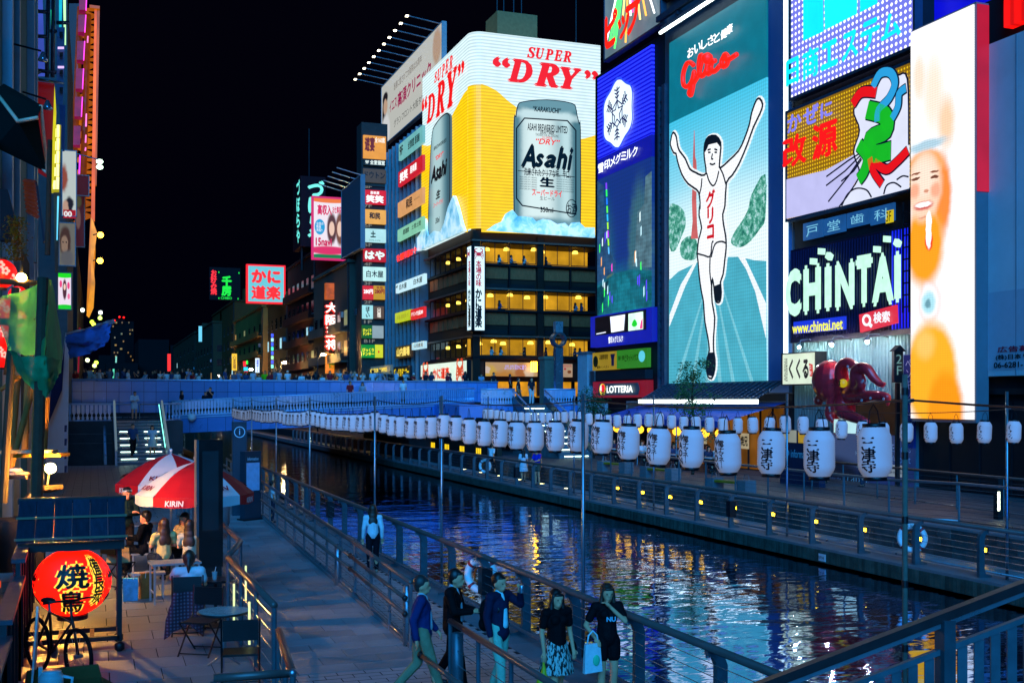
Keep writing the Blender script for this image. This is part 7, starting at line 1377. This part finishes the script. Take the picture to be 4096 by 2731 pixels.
# ---- totem and information boards
tt=thing('display_totem','tall black display totem seen from behind between the parasols','totem',(1.93,20.8,TZ),.12); MB().box(-.21,-.11,.45,.21,.11,2.70).build('case',pm('060708',.35,var=.1),tt); MB().box(-.15,-.116,1.1,.13,-.111,2.5).build('back_plate',pm('15191c',.5),tt); MB().box(-.19,-.1,0,.19,.1,.449).build('pedestal',pm('101214',.5),tt); MB().box(-.25,-.1,1.0,-.212,.1,2.70).build('edge_strip',pm('6a7078',.3,.6),tt)
TL=pm('1c3a48',.4,.4,var=.1)
ip=thing('information_pillar','slim dark pillar with a round letter mark beside the lantern row','pillar',(4.3,36.6,rz(36.6))); MB().box(-.22,-.1,0,.22,.1,2.95).build('shaft',TL,ip); text('ⓘ',pm('a8d8e8',.5,var=0),ip,-.17,2.45,.17,2.8,0).matrix_local=Matrix(((1,0,0,0),(0,0,-1,-.104),(0,1,0,0),(0,0,0,1)))
im=thing('map_board','dark blue map board on posts in front of the slim pillar','board',(4.5,35.4,rz(35.4)),.5); MB().box(-.3,-.12,0,.3,.12,2.1).build('case',TL,im); MB().box(-.24,-.126,.9,.24,-.121,1.75).build('map_sheet',pm('8fa8c8',.4,var=.2,scale=6),im); MB().box(-.36,-.2,0,.36,.2,.05).build('foot',DSTEEL,im); text('Information',pm('a8d8e8',.5,var=0),im,-.2,1.82,.2,1.92,0).matrix_local=Matrix(((1,0,0,0),(0,0,-1,-.124),(0,1,0,0),(0,0,0,1)))
pb=thing('concrete_planter','round concrete planter block under the parasol edge','planter',(3.0,31.5,TZ)); MB().lathe([(.42,0),(.45,.1),(.45,.6),(.38,.66)],18).build('body',CONC,pb,True)
# ---- far terrace benches, tables
for i,(px_,py_) in enumerate(((2640,1895),(2920,1950),(2460,1868))):
    x,y=onZ(px_,py_+20,RTZ); t=thing('terrace_bench',('short','long yellow-ended','third')[i]+' timber bench between concrete blocks on the far terrace','bench',(x,y,RTZ),PI/2+.2)
    MB().box(-.7,-.2,.36,.7,.2,.44).build('seat',pm('9a7a20',.6,var=.25),t)
    for s_ in (-.85,.85): MB().box(s_-.22,-.26,0,s_+.22,.26,.5).build('block',CONC,t); MB().tube([(s_-.15,0,.48),(s_-.1,0,.68),(s_+.1,0,.68),(s_+.15,0,.48)],.018,6).build('hoop',STEEL,t)
for i in range(7):
    x,y=26.6+.9*(i%2),45.6+i*1.7; t=thing('terrace_table',f'small cafe table under the blue awning, {nth(i)} from the right','table',(x,y,RTZ),group='cafe tables under the awning'); MB().box(-.35,-.35,.69,.35,.35,.72).build('table_top',WHITEP,t); MB().tube([(0,0,0),(0,0,.69)],.03,6).build('stem',DSTEEL,t); MB().lathe([(.22,0),(.22,.02),(.03,.05)],12).build('foot',DSTEEL,t)
# warm niches and openings on the quay wall under the bridge
un=thing('underpass_wall','dark wall with small glowing yellow openings under the bridge','wall',(22.6,64,0)); MB().box(0,0,0,.3,34,3.0).build('wall',pm('3a332c',.8,var=.3),un)
for k in range(5):
    for j in range(3): MB().box(-.03,3+k*3.4+j*.35,.5,-.005,3.2+k*3.4+j*.35,1.1).build('lit_opening',em('f0c818',1.3,.2),un)
MB().box(-.06,0,1.5,-.002,34,1.58).build('pipe_rail',STEEL,un)
# ================================================================ people
def base_pose():
    return dict(head=(0,-.015,1.56),chest=(0,0,1.26),pelvis=(0,0,.95),shL=(-.175,0,1.385),shR=(.175,0,1.385),elL=(-.225,.02,1.12),elR=(.225,.02,1.12),wrL=(-.235,-.06,.87),wrR=(.235,-.06,.87),
      hipL=(-.09,0,.9),hipR=(.09,0,.9),knL=(-.1,-.02,.49),knR=(.1,-.02,.49),anL=(-.1,.02,.09),anR=(.1,.02,.09))
def pose(kind):
    J=base_pose()
    if kind=='walk': J.update(knL=(-.09,-.16,.5),anL=(-.09,-.28,.1),knR=(.09,.06,.5),anR=(.09,.36,.14),elL=(-.225,.1,1.13),wrL=(-.22,.06,.88),elR=(.225,-.04,1.12),wrR=(.22,-.2,.92),hipL=(-.09,-.03,.9),hipR=(.09,.03,.9))
    if kind=='stroll': J.update(knL=(-.09,-.1,.49),anL=(-.1,-.12,.09),knR=(.09,.03,.49),anR=(.1,.2,.12))
    if kind=='camera': J.update(knL=(-.09,-.12,.5),anL=(-.09,-.18,.1),knR=(.09,.05,.5),anR=(.09,.26,.14),elL=(-.21,-.08,1.13),wrL=(-.07,-.3,1.12),elR=(.21,-.08,1.13),wrR=(.07,-.3,1.12),head=(0,-.06,1.55))
    if kind=='drink': J.update(knL=(-.1,-.12,.5),anL=(-.1,-.14,.09),knR=(.1,.04,.5),anR=(.1,.2,.12),elR=(.32,-.12,1.25),wrR=(.22,-.2,1.43))
    if kind=='neck': J.update(knL=(-.1,-.06,.49),anL=(-.1,-.06,.09),elL=(-.3,.05,1.12),wrL=(-.22,-.12,.98),elR=(.2,-.2,1.2),wrR=(.02,-.13,1.38))
    if kind=='crossed': J.update(elL=(-.23,-.08,1.14),wrL=(.07,-.2,1.17),elR=(.23,-.08,1.14),wrR=(-.07,-.22,1.13),head=(.02,-.08,1.53),chest=(0,-.03,1.25))
    if kind=='photo': J.update(elL=(-.22,-.16,1.22),wrL=(-.08,-.32,1.45),elR=(.22,-.16,1.22),wrR=(.08,-.32,1.45))
    if kind=='lean': J.update(elL=(-.2,-.14,1.15),wrL=(-.12,-.34,1.12),elR=(.2,-.14,1.15),wrR=(.12,-.34,1.12),head=(0,-.07,1.54))
    if kind in('sit','sitwork'):
        dz=-.46
        for k in ('head','chest','pelvis','shL','shR','elL','elR','wrL','wrR'): x,y,z=J[k]; J[k]=(x,y,z+dz)
        J.update(hipL=(-.1,-.03,.47),hipR=(.1,-.03,.47),knL=(-.12,-.42,.49),knR=(.12,-.42,.49),anL=(-.12,-.4,.09),anR=(.12,-.36,.09),wrL=(-.12,-.3,.72),wrR=(.12,-.3,.72),elL=(-.23,-.06,.72),elR=(.23,-.06,.72),pelvis=(0,0,.53),chest=(0,-.02,.82))
        if kind=='sitwork': J.update(elR=(.26,-.2,.8),wrR=(.2,-.42,.8),head=(0,-.06,1.08),chest=(0,-.04,.82))
    return {k:V(v) for k,v in J.items()}
def hand(w,e,side,hi):
    d=(w-e).normalized(); up=V((0,0,1)) if abs(d.z)<.8 else V((0,-1,0)); ac=d.cross(up).normalized(); nm=ac.cross(d).normalized(); P=[('c',w,.026,w+d*.075,.03)]
    if not hi: return P+[('c',w+d*.07,.028,w+d*.15+nm*.02,.018)]
    inn=-nm
    for k,(o,L) in enumerate(((-.027,.066),(-.009,.078),(.009,.074),(.027,.056))):
        a=w+d*.082+ac*o; b_=a+d*L*.55+inn*.008; c=b_+d*L*.4+inn*.03; P.append(('t',[a,b_,c],[.0095,.009,.0075]))
    t0=w+d*.03-ac*.026*side; P.append(('t',[t0,t0+d*.03-ac*.028*side,t0+d*.06-ac*.032*side],[.0125,.0105,.0085])); return P
def person_meshes(J,hi=True,top='short',bottom='trousers',hair='short',fem=False,open_front=False):
    vx=.0105 if hi else .024; g=.012; H_=J['head']; C=J['chest']; Pv=J['pelvis']; nk=(J['shL']+J['shR'])/2+V((0,0,.035)); R={}
    sw=.93 if fem else 1.0
    body=[('e',H_+V((0,.008,.025)),.108,(.82,.96,1.08)),('e',H_+V((0,-.03,-.055)),.062,(.86,.95,1.0)),('c',nk-V((0,0,.02)),.052,H_+V((0,.02,-.05)),.048)]
    if hi: body+=[('e',H_+V((0,-.100,-.022)),.016,(.8,1.1,1.5)),('e',H_+V((-.082,.012,-.012)),.022,(.5,.8,1.3)),('e',H_+V((.082,.012,-.012)),.022,(.5,.8,1.3)),('e',H_+V((0,-.088,-.072)),.02,(1.3,.6,.6)),('e',H_+V((0,-.072,.035)),.05,(1.3,.5,.4))]
    tor=[('e',C,.15,(1.06*sw,.70,1.1)),('c',J['shL'],.062*sw,J['shR'],.062*sw),('c',C,.125*sw,Pv,.125),('e',Pv,.145,(1.08,.82,.9))]
    if fem: tor+=[('e',C+V((-.065,-.075,.03)),.062,(1,.9,1)),('e',C+V((.065,-.075,.03)),.062,(1,.9,1))]
    body+=tor
    for s,q in (('L',-1),('R',1)):
        body+=[('c',J['sh'+s],.052*sw,J['el'+s],.040*sw),('c',J['el'+s],.040*sw,J['wr'+s],.027)]+hand(J['wr'+s],J['el'+s],q,hi)
        body+=[('c',J['hip'+s],.088,J['kn'+s],.058),('c',J['kn'+s],.058,J['kn'+s]*.55+J['an'+s]*.45+V((0,.02,0)),.056),('c',J['kn'+s]*.55+J['an'+s]*.45+V((0,.02,0)),.056,J['an'+s],.036),('c',J['an'+s]-V((0,-.02,.04)),.036,J['an'+s]+V((0,-.13,-.055)),.028)]
    R['body']=blob(body,vx,3)
    T=[('e',C,.15+g,(1.06*sw,.74,1.08)),('c',J['shL'],.064*sw+g,J['shR'],.064*sw+g),('c',C,.125*sw+g,Pv+V((0,0,.02 if top!='jacket' else -.06)),.135+g)]
    if fem: T+=[('e',C+V((-.065,-.078,.03)),.062+g*.6,(1,.9,1)),('e',C+V((.065,-.078,.03)),.062+g*.6,(1,.9,1))]
    if top=='jacket': T+=[('e',Pv-V((0,0,.06)),.165,(1.08,.84,.7))]
    for s in 'LR':
        if top=='none': continue
        m=J['sh'+s].lerp(J['el'+s],.62)
        T.append(('c',J['sh'+s],.056*sw+g,m if top=='short' else J['el'+s],(.050 if top=='short' else .042)*sw+g*1.4))
        if top in('long','jacket'): T.append(('c',J['el'+s],.042*sw+g*1.3,J['el'+s].lerp(J['wr'+s],.92),.034+g))
    R['top']=blob(T,vx*1.15,3)
    if open_front: R['shirt_front']=blob([('c',nk+V((0,-.055,-.01)),.03,C+V((0,-.088,-.05)),.055),('c',C+V((0,-.088,-.05)),.055,Pv+V((0,-.10,.05)),.06),('c',nk+V((0,0,.0)),.062,nk+V((0,.0,.03)),.058)],vx*1.15,2)
    B=[]
    if bottom in('trousers','shorts'):
        B=[('e',Pv,.148+g*.6,(1.08,.84,.9))]
        for s in 'LR':
            e=J['an'+s]+V((0,0,.03)) if bottom=='trousers' else J['hip'+s].lerp(J['kn'+s],.5)
            if bottom=='trousers': B+=[('c',J['hip'+s],.092+g*.5,J['kn'+s],.062+g),('c',J['kn'+s],.062+g,e,.045+g)]
            else: B+=[('c',J['hip'+s],.094+g,e,.088+g)]
        R['bottom']=blob(B,vx*1.15,3)
    if bottom=='skirt':
        b=MB(); n=40; z1=Pv.z+.08; z0=Pv.z-.40
        for k in range(9):
            u=k/8; z=z1+(z0-z1)*u; rx=.135+.12*u**.8; ry=.11+.11*u**.8
            for q in range(n): a=2*PI*q/n; w_=1+.045*u*math.sin(a*9+1); b.v.append((Pv.x+rx*w_*math.cos(a),Pv.y+ry*w_*math.sin(a),z))
        for k in range(8):
            for q in range(n): q2=(q+1)%n; b.f.append((k*n+q2,k*n+q,(k+1)*n+q,(k+1)*n+q2))
        me=b.mesh('skirt'); me.polygons.foreach_set('use_smooth',[True]*len(me.polygons)); R['bottom']=me
    S=[]
    hp=[('e',H_+V((0,.028,.052)),.108,(.90,.98,1.02))]
    if hair=='short': hp+=[('e',H_+V((0,.05,.0)),.085,(.92,.8,1)),('e',H_+V((0,-.055,.085)),.05,(1.3,.7,.5))]
    if hair=='bun': hp+=[('e',H_+V((0,.05,.0)),.088,(.9,.8,1)),('t',[H_+V((0,.1,.02)),H_+V((0,.14,-.06)),H_+V((0,.12,-.16))],[.035,.035,.02])]
    if hair=='long':
        z=-.40; hp+=[('e',H_+V((0,.05,-.02)),.095,(.95,.8,1.1)),('e',H_+V((0,.06,-.13)),.11,(1.0,.62,1.25)),('e',H_+V((0,.085,-.27)),.105,(1.15,.5,1.35))]
        for q in (-1,1): hp+=[('t',[H_+V((q*.07,-.02,.06)),H_+V((q*.088,.0,-.05)),H_+V((q*.10,.0,-.18)),H_+V((q*.10,-.01,-.30))],[.03,.032,.034,.018])]
        hp+=[('e',H_+V((0,-.07,.075)),.05,(1.4,.55,.5))]
    if hair=='cap': hp=[('e',H_+V((0,.01,.07)),.1,(.92,1.02,.75)),('e',H_+V((0,-.12,.055)),.06,(1.1,1.1,.15))]
    # carve nothing: the face stays clear because the hair sits back and up
    R['hair']=blob(hp,vx*1.1,3)
    sh=[]
    b=[]
    for s in 'LR': a=J['an'+s]; b+=[('c',a+V((0,.035,-.04)),.043,a+V((0,-.14,-.055)),.034)]
    R['shoes']=blob(b,vx*1.15,2); return R
SKIN=pm('ee9c74',.6,var=.08); HAIRB=pm('120d0c',.45,var=.2); HAIRN=pm('3a2014',.5,var=.2); SHOE=pm('15151a',.5)
def put(label,loc,rz,R,cols,scale=1,group=None,hi=False,skin=None,hairm=None,J=None,extra=None):
    t=thing('person',label,'person',loc,rz,group); t.scale=(scale,)*3; sk=skin or SKIN
    bd=link('body',R['body'],sk,t,True); link('hair',R['hair'],hairm or HAIRB,t,True)
    link('top',R['top'],cols[0],t,True)
    if 'bottom' in R: link('skirt' if R['bottom'].name.startswith('skirt') else 'trousers',R['bottom'],cols[1],t,True)
    if 'shirt_front' in R: link('shirt_front',R['shirt_front'],cols[2],t,True)
    link('shoes',R['shoes'],SHOE if len(cols)<4 else cols[3],t,True)
    if hi and J:
        h=J['head']
        for q in (-1,1): MB().ball(h+V((q*.036,-.092,.008)),.009,8,6,(1.5,.6,.7)).build('eye',pm('0c0a0a',.2,var=0),bd,True)
        MB().ball(h+V((0,-.102,-.064)),.017,8,5,(1.3,.5,.35)).build('mouth',pm('7a3a36',.5),bd,True)
    return t
c=lambda h,**k:pm(h,.8,var=.15,scale=8,bump=.9,bs=13,**k)
D=math.radians
# ---- walking in front
J=pose('walk'); R=person_meshes(J,True,'jacket','trousers','short',False,True); put('man in a navy blazer and khaki trousers walking leftmost of the three men',(4.2,15.0,0),D(72),R,(c('1c2c5c'),c('8a7c5c'),c('a8b8c0')),1.0,hi=True,J=J,hairm=pm('2a2624',.5))
J=pose('camera'); R=person_meshes(J,True,'jacket','trousers','short',False,True); put('man in a black suit looking down at a camera in his hands',(4.77,15.4,0),D(58),R,(c('08080a'),c('08080a'),c('8fa4ac')),1.01,hi=True,J=J)
t=thing('camera','black camera held by the man in the black suit','camera',V((4.77,15.4,1.14))+Matrix.Rotation(D(58),3,'Z')@V((0,-.42,0)),D(58)); MB().box(-.065,-.03,-.04,.065,.03,.045).build('body',BLACK,t); MB().lathe([(.032,0),(.032,.07),(.036,.075)],14).build('lens',BLACK,t).matrix_local=Matrix(((1,0,0,0),(0,0,-1,-.03),(0,1,0,0),(0,0,0,1))); MB().box(-.045,.031,-.025,.04,.034,.03).build('screen',em('40c8a0',.5,.3,scale=30),t)
J=pose('drink'); R=person_meshes(J,True,'jacket','trousers','short',False,True); put('man in a navy blazer and pale green trousers, hand raised to his mouth',(5.27,14.85,0),D(28),R,(c('141c34'),c('7fb89c'),c('a8d8d8')),1.0,hi=True,J=J)
t=thing('backpack','black backpack on the man in pale green trousers','backpack',V((5.27,14.85,1.02))+Matrix.Rotation(D(28),3,'Z')@V((0,.2,0)),D(28)); link('body',blob([('e',(0,.02,.12),.15,(.95,.55,1.35)),('e',(0,.05,-.04),.13,(1,.6,.9))],.016,3),c('0a0a0c'),t,True); MB().tube([(-.1,-.08,.3),(-.11,-.2,.36),(-.1,-.3,.2),(-.11,-.1,-.08)],.014,6).build('strap',BLACK,t)
t=thing('drink_can','small can held to the mouth of the man with the backpack','can',V((5.27,14.85,1.44))+Matrix.Rotation(D(28),3,'Z')@V((.16,-.28,0)),0); MB().lathe([(.028,0),(.032,.008),(.032,.1),(.027,.11)],14).build('body',pm('9ab0c0',.25,.8),t,True)
def skirt_mat():
    m,n,l=_new('patterned_skirt'); b=n['Principled BSDF']; tc=n.new('ShaderNodeTexCoord'); mp=n.new('ShaderNodeMapping'); mp.inputs['Rotation'].default_value=(0,.5,.4); mp.inputs['Scale'].default_value=(40,40,12); l.new(tc.outputs['Object'],mp.inputs[0]); nz=n.new('ShaderNodeTexNoise'); nz.inputs['Scale'].default_value=1; nz.inputs['Detail'].default_value=2; l.new(mp.outputs[0],nz.inputs[0]); r=n.new('ShaderNodeValToRGB'); r.color_ramp.elements[0].position=.46; r.color_ramp.elements[0].color=lin('0c1414'); r.color_ramp.elements[1].position=.54; r.color_ramp.elements[1].color=lin('a8b8ac'); l.new(nz.outputs[0],r.inputs[0]); l.new(r.outputs[0],b.inputs['Base Color']); b.inputs['Roughness'].default_value=.8; return m
J=pose('stroll'); R=person_meshes(J,True,'short','skirt','long',True); put('woman in a black top and patterned knee skirt with long black hair',(5.72,13.85,0),D(8),R,(c('07070a'),skirt_mat()),.945,hi=True,J=J)
t=thing('yellow_bag','crumpled yellow plastic bag carried by the woman in the patterned skirt','bag',(5.50,13.75,.30)); link('body',blob([('e',(0,0,.1),.11,(1,.6,1.2)),('t',[(0,0,.22),(0,.0,.36),(-.01,0,.46)],[.05,.02,.014])],.016,1),pm('c8b010',.45,var=.25,scale=14),t,True)
t=thing('handbag','small dark shoulder bag at the side of the woman in the patterned skirt','handbag',(5.97,13.9,.72)); link('body',blob([('e',(0,0,.1),.09,(.6,1,1.1))],.014,2),c('0a0a0e'),t,True); MB().tube([(0,-.06,.15),(-.06,0,.5),(0,.06,.15)],.006,5).build('strap',BLACK,t)
J=pose('neck'); R=person_meshes(J,True,'short','shorts','long',True); w2=put('woman in a black T-shirt and shorts with one hand at her neck',(6.5,13.95,0),D(-6),R,(c('0a0b0e'),c('08080b')),.955,hi=True,J=J,hairm=HAIRN)
text('NU',pm('7fb8c8',.6,var=0),w2,-.07,1.2,.07,1.27,0,bold=.05,name='shirt_print').matrix_local=Matrix(((1,0,0,0),(0,0,-1,-.175),(0,1,0,0),(0,0,0,1)))
t=thing('plastic_bag','white plastic carrier bag on the arm of the woman in shorts','bag',(6.22,13.8,.48)); b=MB(); b.v=[(-.13,-.03,0),(.13,-.03,.02),(.13,.04,.02),(-.13,.04,0),(-.11,-.02,.38),(.10,-.02,.40),(.10,.03,.40),(-.11,.03,.38)]; b.f=[(3,2,1,0),(4,5,6,7),(0,1,5,4),(1,2,6,5),(2,3,7,6),(3,0,4,7)]; b.build('body',pm('c8d4d4',.35,var=.12,scale=9,bump=.6,bs=18),t); MB().tube([(-.08,0,.38),(-.06,0,.5),(0,.0,.56),(.06,0,.5),(.08,0,.39)],.012,6).build('handle',pm('c8d4d4',.4),t,True); MB().ball((.04,-.032,.17),.05,10,8,(1,.25,1.5)).build('green_mark',pm('30c890',.5),t,True)
J=pose('stroll'); R=person_meshes(J,True,'long','trousers','long',True); put('woman in a white blouse and dark trousers walking away along the railing',(6.2,26.4,0),D(172),R,(c('d4d4d8'),c('10121a'),0,pm('b08a78',.5)),.955,hi=True,J=J,hairm=HAIRN)
J=pose('crossed'); R=person_meshes(J,True,'long','trousers','cap',False); m=put('man with folded arms in a dark green shirt and headband beside the parasols',(.58,24.0,TZ),D(18),R,(c('1a2c26'),c('2c2018')),1.0,hi=True,J=J,hairm=HAIRB); MB().lathe([(.093,-.015),(.096,0),(.093,.018)],20,0,0).build('headband',c('c8c8c8'),m,True).location=V(J['head'])+V((0,-.0,.06))
J=pose('sit'); R=person_meshes(J,True,'long','trousers','short',False); put('person in black leaning at the table under the parasol',(.95,23.3,TZ),D(-115),R,(c('06060a'),c('0a0c14')),1.0,hi=True,J=J)
J=pose('sit'); Rw=person_meshes(J,True,'short','trousers','long',True); put('woman in a pale yellow off-shoulder top with brown hair, back turned',(1.22,22.0,TZ),D(-165),Rw,(c('c8b070'),c('1c2638')),.97,hi=True,J=J,hairm=HAIRN); put('long-haired woman in a cream top beside the parasol post',(1.66,21.7,TZ),D(160),Rw,(c('c0b498'),c('30364a')),.96,hi=True,J=J,hairm=HAIRN)
put('woman facing the group under the front parasol',(1.68,23.3,TZ),D(-40),Rw,(c('b8a070'),c('20242c')),.95,hi=True,J=J,hairm=HAIRN)
J=pose('sitwork'); R=person_meshes(J,True,'short','trousers','bun',True); put('woman in a white T-shirt with tied hair sitting at the small dark table',(1.30,17.2,TZ+.0),D(172),R,(c('c4ccd0'),c('28344c')),.98,hi=True,J=J,hairm=HAIRN)
def plaid():
    m,n,l=_new('plaid_cloth'); b=n['Principled BSDF']; tc=n.new('ShaderNodeTexCoord'); sp=n.new('ShaderNodeSeparateXYZ'); l.new(tc.outputs['Object'],sp.inputs[0]); cur=None
    for ax in (0,2):
        a=n.new('ShaderNodeMath'); a.operation='MULTIPLY'; a.inputs[1].default_value=130; l.new(sp.outputs[ax],a.inputs[0]); s=n.new('ShaderNodeMath'); s.operation='SINE'; l.new(a.outputs[0],s.inputs[0]); cur_=s.outputs[0]
        if cur: q=n.new('ShaderNodeMath'); q.operation='ADD'; l.new(cur,q.inputs[0]); l.new(cur_,q.inputs[1]); cur_=q.outputs[0]
        cur=cur_
    r=n.new('ShaderNodeValToRGB'); mp=n.new('ShaderNodeMapRange'); mp.inputs[1].default_value=-2; mp.inputs[2].default_value=2; l.new(cur,mp.inputs[0]); l.new(mp.outputs[0],r.inputs[0]); e=r.color_ramp.elements; e[0].color=lin('10142c'); e[1].color=lin('585060'); x=e.new(.5); x.color=lin('48101a'); l.new(r.outputs[0],b.inputs['Base Color']); b.inputs['Roughness'].default_value=.9; return m
pb=thing('plaid_shirt','red and navy plaid shirt draped over the chair back of the seated woman','shirt',(1.30,16.93,TZ)); b=MB(); rs=random.Random(2); n=9
for i in range(7):
    for j in range(n): x=-.24+.42*j/(n-1)-.02*i*(1 if j<3 else 0); z=.66-.075*i; b.v.append((x+rs.uniform(-.012,.012),-.06-.035*math.sin(j*1.3)-.012*i+rs.uniform(-.012,.012),z-(.05*abs(j-4) if i==6 else 0)))
for i in range(6):
    for j in range(n-1): b.f.append((i*n+j,(i+1)*n+j,(i+1)*n+j+1,i*n+j+1))
b.build('cloth',plaid(),pb,'s')
# ---- background people share a few low figures
LO={}
for k,(p,tp,bt,hr,fm) in {'man':('stand','short','trousers','short',False),'manj':('lean','long','trousers','short',False),'woman':('stand','short','trousers','long',True),'photo':('photo','short','trousers','short',False),'wphoto':('photo','long','trousers','long',True),'cap':('lean','short','shorts','cap',False),'dress':('stroll','short','skirt','long',True),'walk':('walk','short','trousers','short',False),'sitm':('sit','short','trousers','short',False),'sitw':('sit','short','trousers','long',True),'crossed':('crossed','long','shorts','short',False)}.items(): LO[k]=person_meshes(pose(p),False,tp,bt,hr,fm)
cw=[pm(h,.8,var=.1) for h in ('e0e4e8','2c3850','9aa2b0','d8d8d0','3c5078','c8d0dc','1c2028','a82830','6a7080','d8ccc4','2a2a32','8a9cb8')]; NEON=pm('7ac818',.7); pants=[pm(h,.8) for h in ('15171c','2a3040','5a5448','1c2030')]
cn=['white','navy','grey','cream','blue','pale blue','black','red','slate','beige','dark','dusty blue']
px=[301,340,358,378,399,420,439,468,492,512,554,583,611,622,638,668,686,709,732,751,770,795,900,936,957,984,1013,1059,1080,1099,1116,1151,1231,1264,1320,1361,1384,1402,1420,1450,1491,1519,1560,1585,1621,1652,1703,1726,1790,1861,1925,1975,2040]
rs=random.Random(11); kinds=['man','manj','woman','photo','wphoto','woman','cap','man']
for i,p in enumerate(px):
    Y=79.75+rs.uniform(0,1.2)+(1.0 if i%5==0 else 0); X=onY(p,1500,Y)[0]; k=rs.choice(kinds); ci=rs.randrange(12); col=cw[ci]; nm=cn[ci]
    if p==1059: col=NEON; nm='neon green'; k='man'
    if p==512: col=cw[0]; nm='white'; k='man'
    put(f'person in {nm} top at the bridge parapet, {nth(i)} from the left',(X,Y,DECK+.12),D(rs.uniform(-75,75)) if rs.random()<.7 else D(180),LO[k],(col,pants[i%4]),rs.uniform(.9,1.06),'crowd on the bridge',hairm=cw[0] if k=='cap' and i%2 else None)
for i in range(26):
    X=rs.uniform(-4,26); Y=rs.uniform(82.5,91); ci=rs.randrange(12); put(f'person in {cn[ci]} top in the crowd crossing the bridge, {nth(i)} of the rear rows',(X,Y,DECK),D(rs.uniform(-180,180)),LO[rs.choice(['man','woman','walk','dress'])],(cw[ci],pants[i%4]),rs.uniform(.92,1.05),'crowd on the bridge')
def ramp_at(u,d): p=arc(u); return (p.x,p.y+d,p.z)
for lab,loc,rot,k,cols,sc in (('man in a red shirt on the curved ramp',ramp_at(.52,.5),D(20),'man',(cw[7],pants[0]),1.03),('woman in a grey top beside the man in red on the ramp',ramp_at(.56,.5),D(-20),'woman',(cw[2],pants[1]),.97),('man in a white shirt on the curved ramp',ramp_at(.70,.5),D(10),'man',(cw[0],pants[2]),1.02),('woman in dark clothes at the left start of the curved ramp',ramp_at(.03,.7),D(60),'woman',(cw[6],pants[0]),.95),('man taking a photo at the left start of the curved ramp',ramp_at(.11,.6),D(-30),'photo',(cw[6],pants[0]),1.02),('short person in front of the photographer on the ramp',ramp_at(.095,.35),D(0),'man',(cw[6],pants[0]),.86),
  ('man in a pale shirt and shorts standing on the landing',(2.35,74.2,2.88),D(10),'crossed',(cw[5],cw[5]),1.05),('man with a lanyard standing behind the landing balustrade',(-1.55,75.5,2.88),D(70),'man',(cw[5],pants[2]),1.02),('man in an open blue jacket coming down the glowing stairs',(1.95,63.9,TZ+.35),D(8),'walk',(cw[4],pants[0]),1.05),('woman with a dark bag coming down the glowing stairs',(2.95,64.1,TZ+.35),D(-8),'dress',(cw[5],cw[9]),1.0),
  ('man in a white shirt and dark trousers strolling on the far quay',(20.3,58.4,0),D(120),'walk',(cw[0],pants[0]),1.02),('woman in a pale blue dress strolling on the far quay',(20.25,53.4,0),D(170),'dress',(cw[5],cw[5]),.97),('man in a salmon shirt on the far quay',(20.5,52.2,0),D(150),'man',(pm('b8584c',.8),pants[0]),1.03),('man in a blue T-shirt and shorts leaning on the far railing',(20.1,51.1,0),D(-60),'cap',(pm('1c2ca8',.8),pants[2]),1.04),
  ('man with a backpack at the top of the far-bank stairs',(25.6,68.4,3.8),D(80),'walk',(cw[10],pants[2]),1.02),('man in a dark top at the top of the far-bank stairs',(26.7,68.9,3.8),D(10),'man',(cw[10],cw[9]),1.04),('woman in a black dress near the travel poster',(27.6,38.6,RTZ),D(200),'wphoto',(cw[6],pants[0]),.98),('person with a pale jacket and shoulder bag near the travel poster',(27.9,36.6,RTZ),D(215),'man',(cw[9],pants[1]),1.02),
  ('child in a white shirt beside the near railing under the lantern row',(5.6,38.5,.0),D(100),'man',(cw[0],pants[1]),.82),('man in a pale shirt behind the parasols by the near railing',(3.9,40.2,rz(40.2)),D(150),'sitm',(cw[5],pants[0]),1.0),('woman in a dark top behind the rear parasol',(2.35,40.5,TZ-.1),D(60),'woman',(cw[6],pants[0]),.95),('person in grey behind the rear parasol',(2.9,42.0,TZ-.1),D(-60),'man',(cw[8],pants[0]),.98)):
    put(lab,loc,rot,LO[k],cols,sc,hairm=HAIRB)
for i in range(14):
    x,y=26.6+.9*((i//2)%2),45.6+(i//2)*1.7; s=1 if i%2 else -1; ci=rs.randrange(12)
    put(f'seated person in {cn[ci]} at a cafe table under the awning, {nth(i)} from the right',(x+.1*s,y+s*.62,RTZ),D(0) if s>0 else D(180),LO['sitw' if i%3 else 'sitm'],(cw[ci],pants[i%4]),1,'diners under the awning')
    t=thing('terrace_stool',f'plain stool under the awning, {nth(i)} from the right','stool',(x+.1*s,y+s*.62,RTZ),group='stools under the awning'); MB().lathe([(.17,.40),(.17,.43)],12).build('seat',DSTEEL,t)
    for a in range(4): MB().tube([(.12*math.cos(a*PI/2+.8),.12*math.sin(a*PI/2+.8),.4),(.17*math.cos(a*PI/2+.8),.17*math.sin(a*PI/2+.8),0)],.012,5).build('leg',DSTEEL,t)
n_=0
for j,(a,b_) in enumerate(FL):
    for x in (1.9,2.4,3.6,4.6,6.6,7.2,9.0,9.6):
        if rs.random()<.62:
            put(f'diner at a window of the crab restaurant, {nth(n_)} counted from the top left',(KX+x+rs.uniform(-.15,.15),KY+.75,a-.52),D(rs.choice((80,-80,100,-100))),LO[rs.choice(('sitm','sitw'))],(cw[rs.randrange(12)],pants[0]),1.05,'diners in the crab restaurant'); n_+=1
bpy.data.scenes.remove(_tmp)
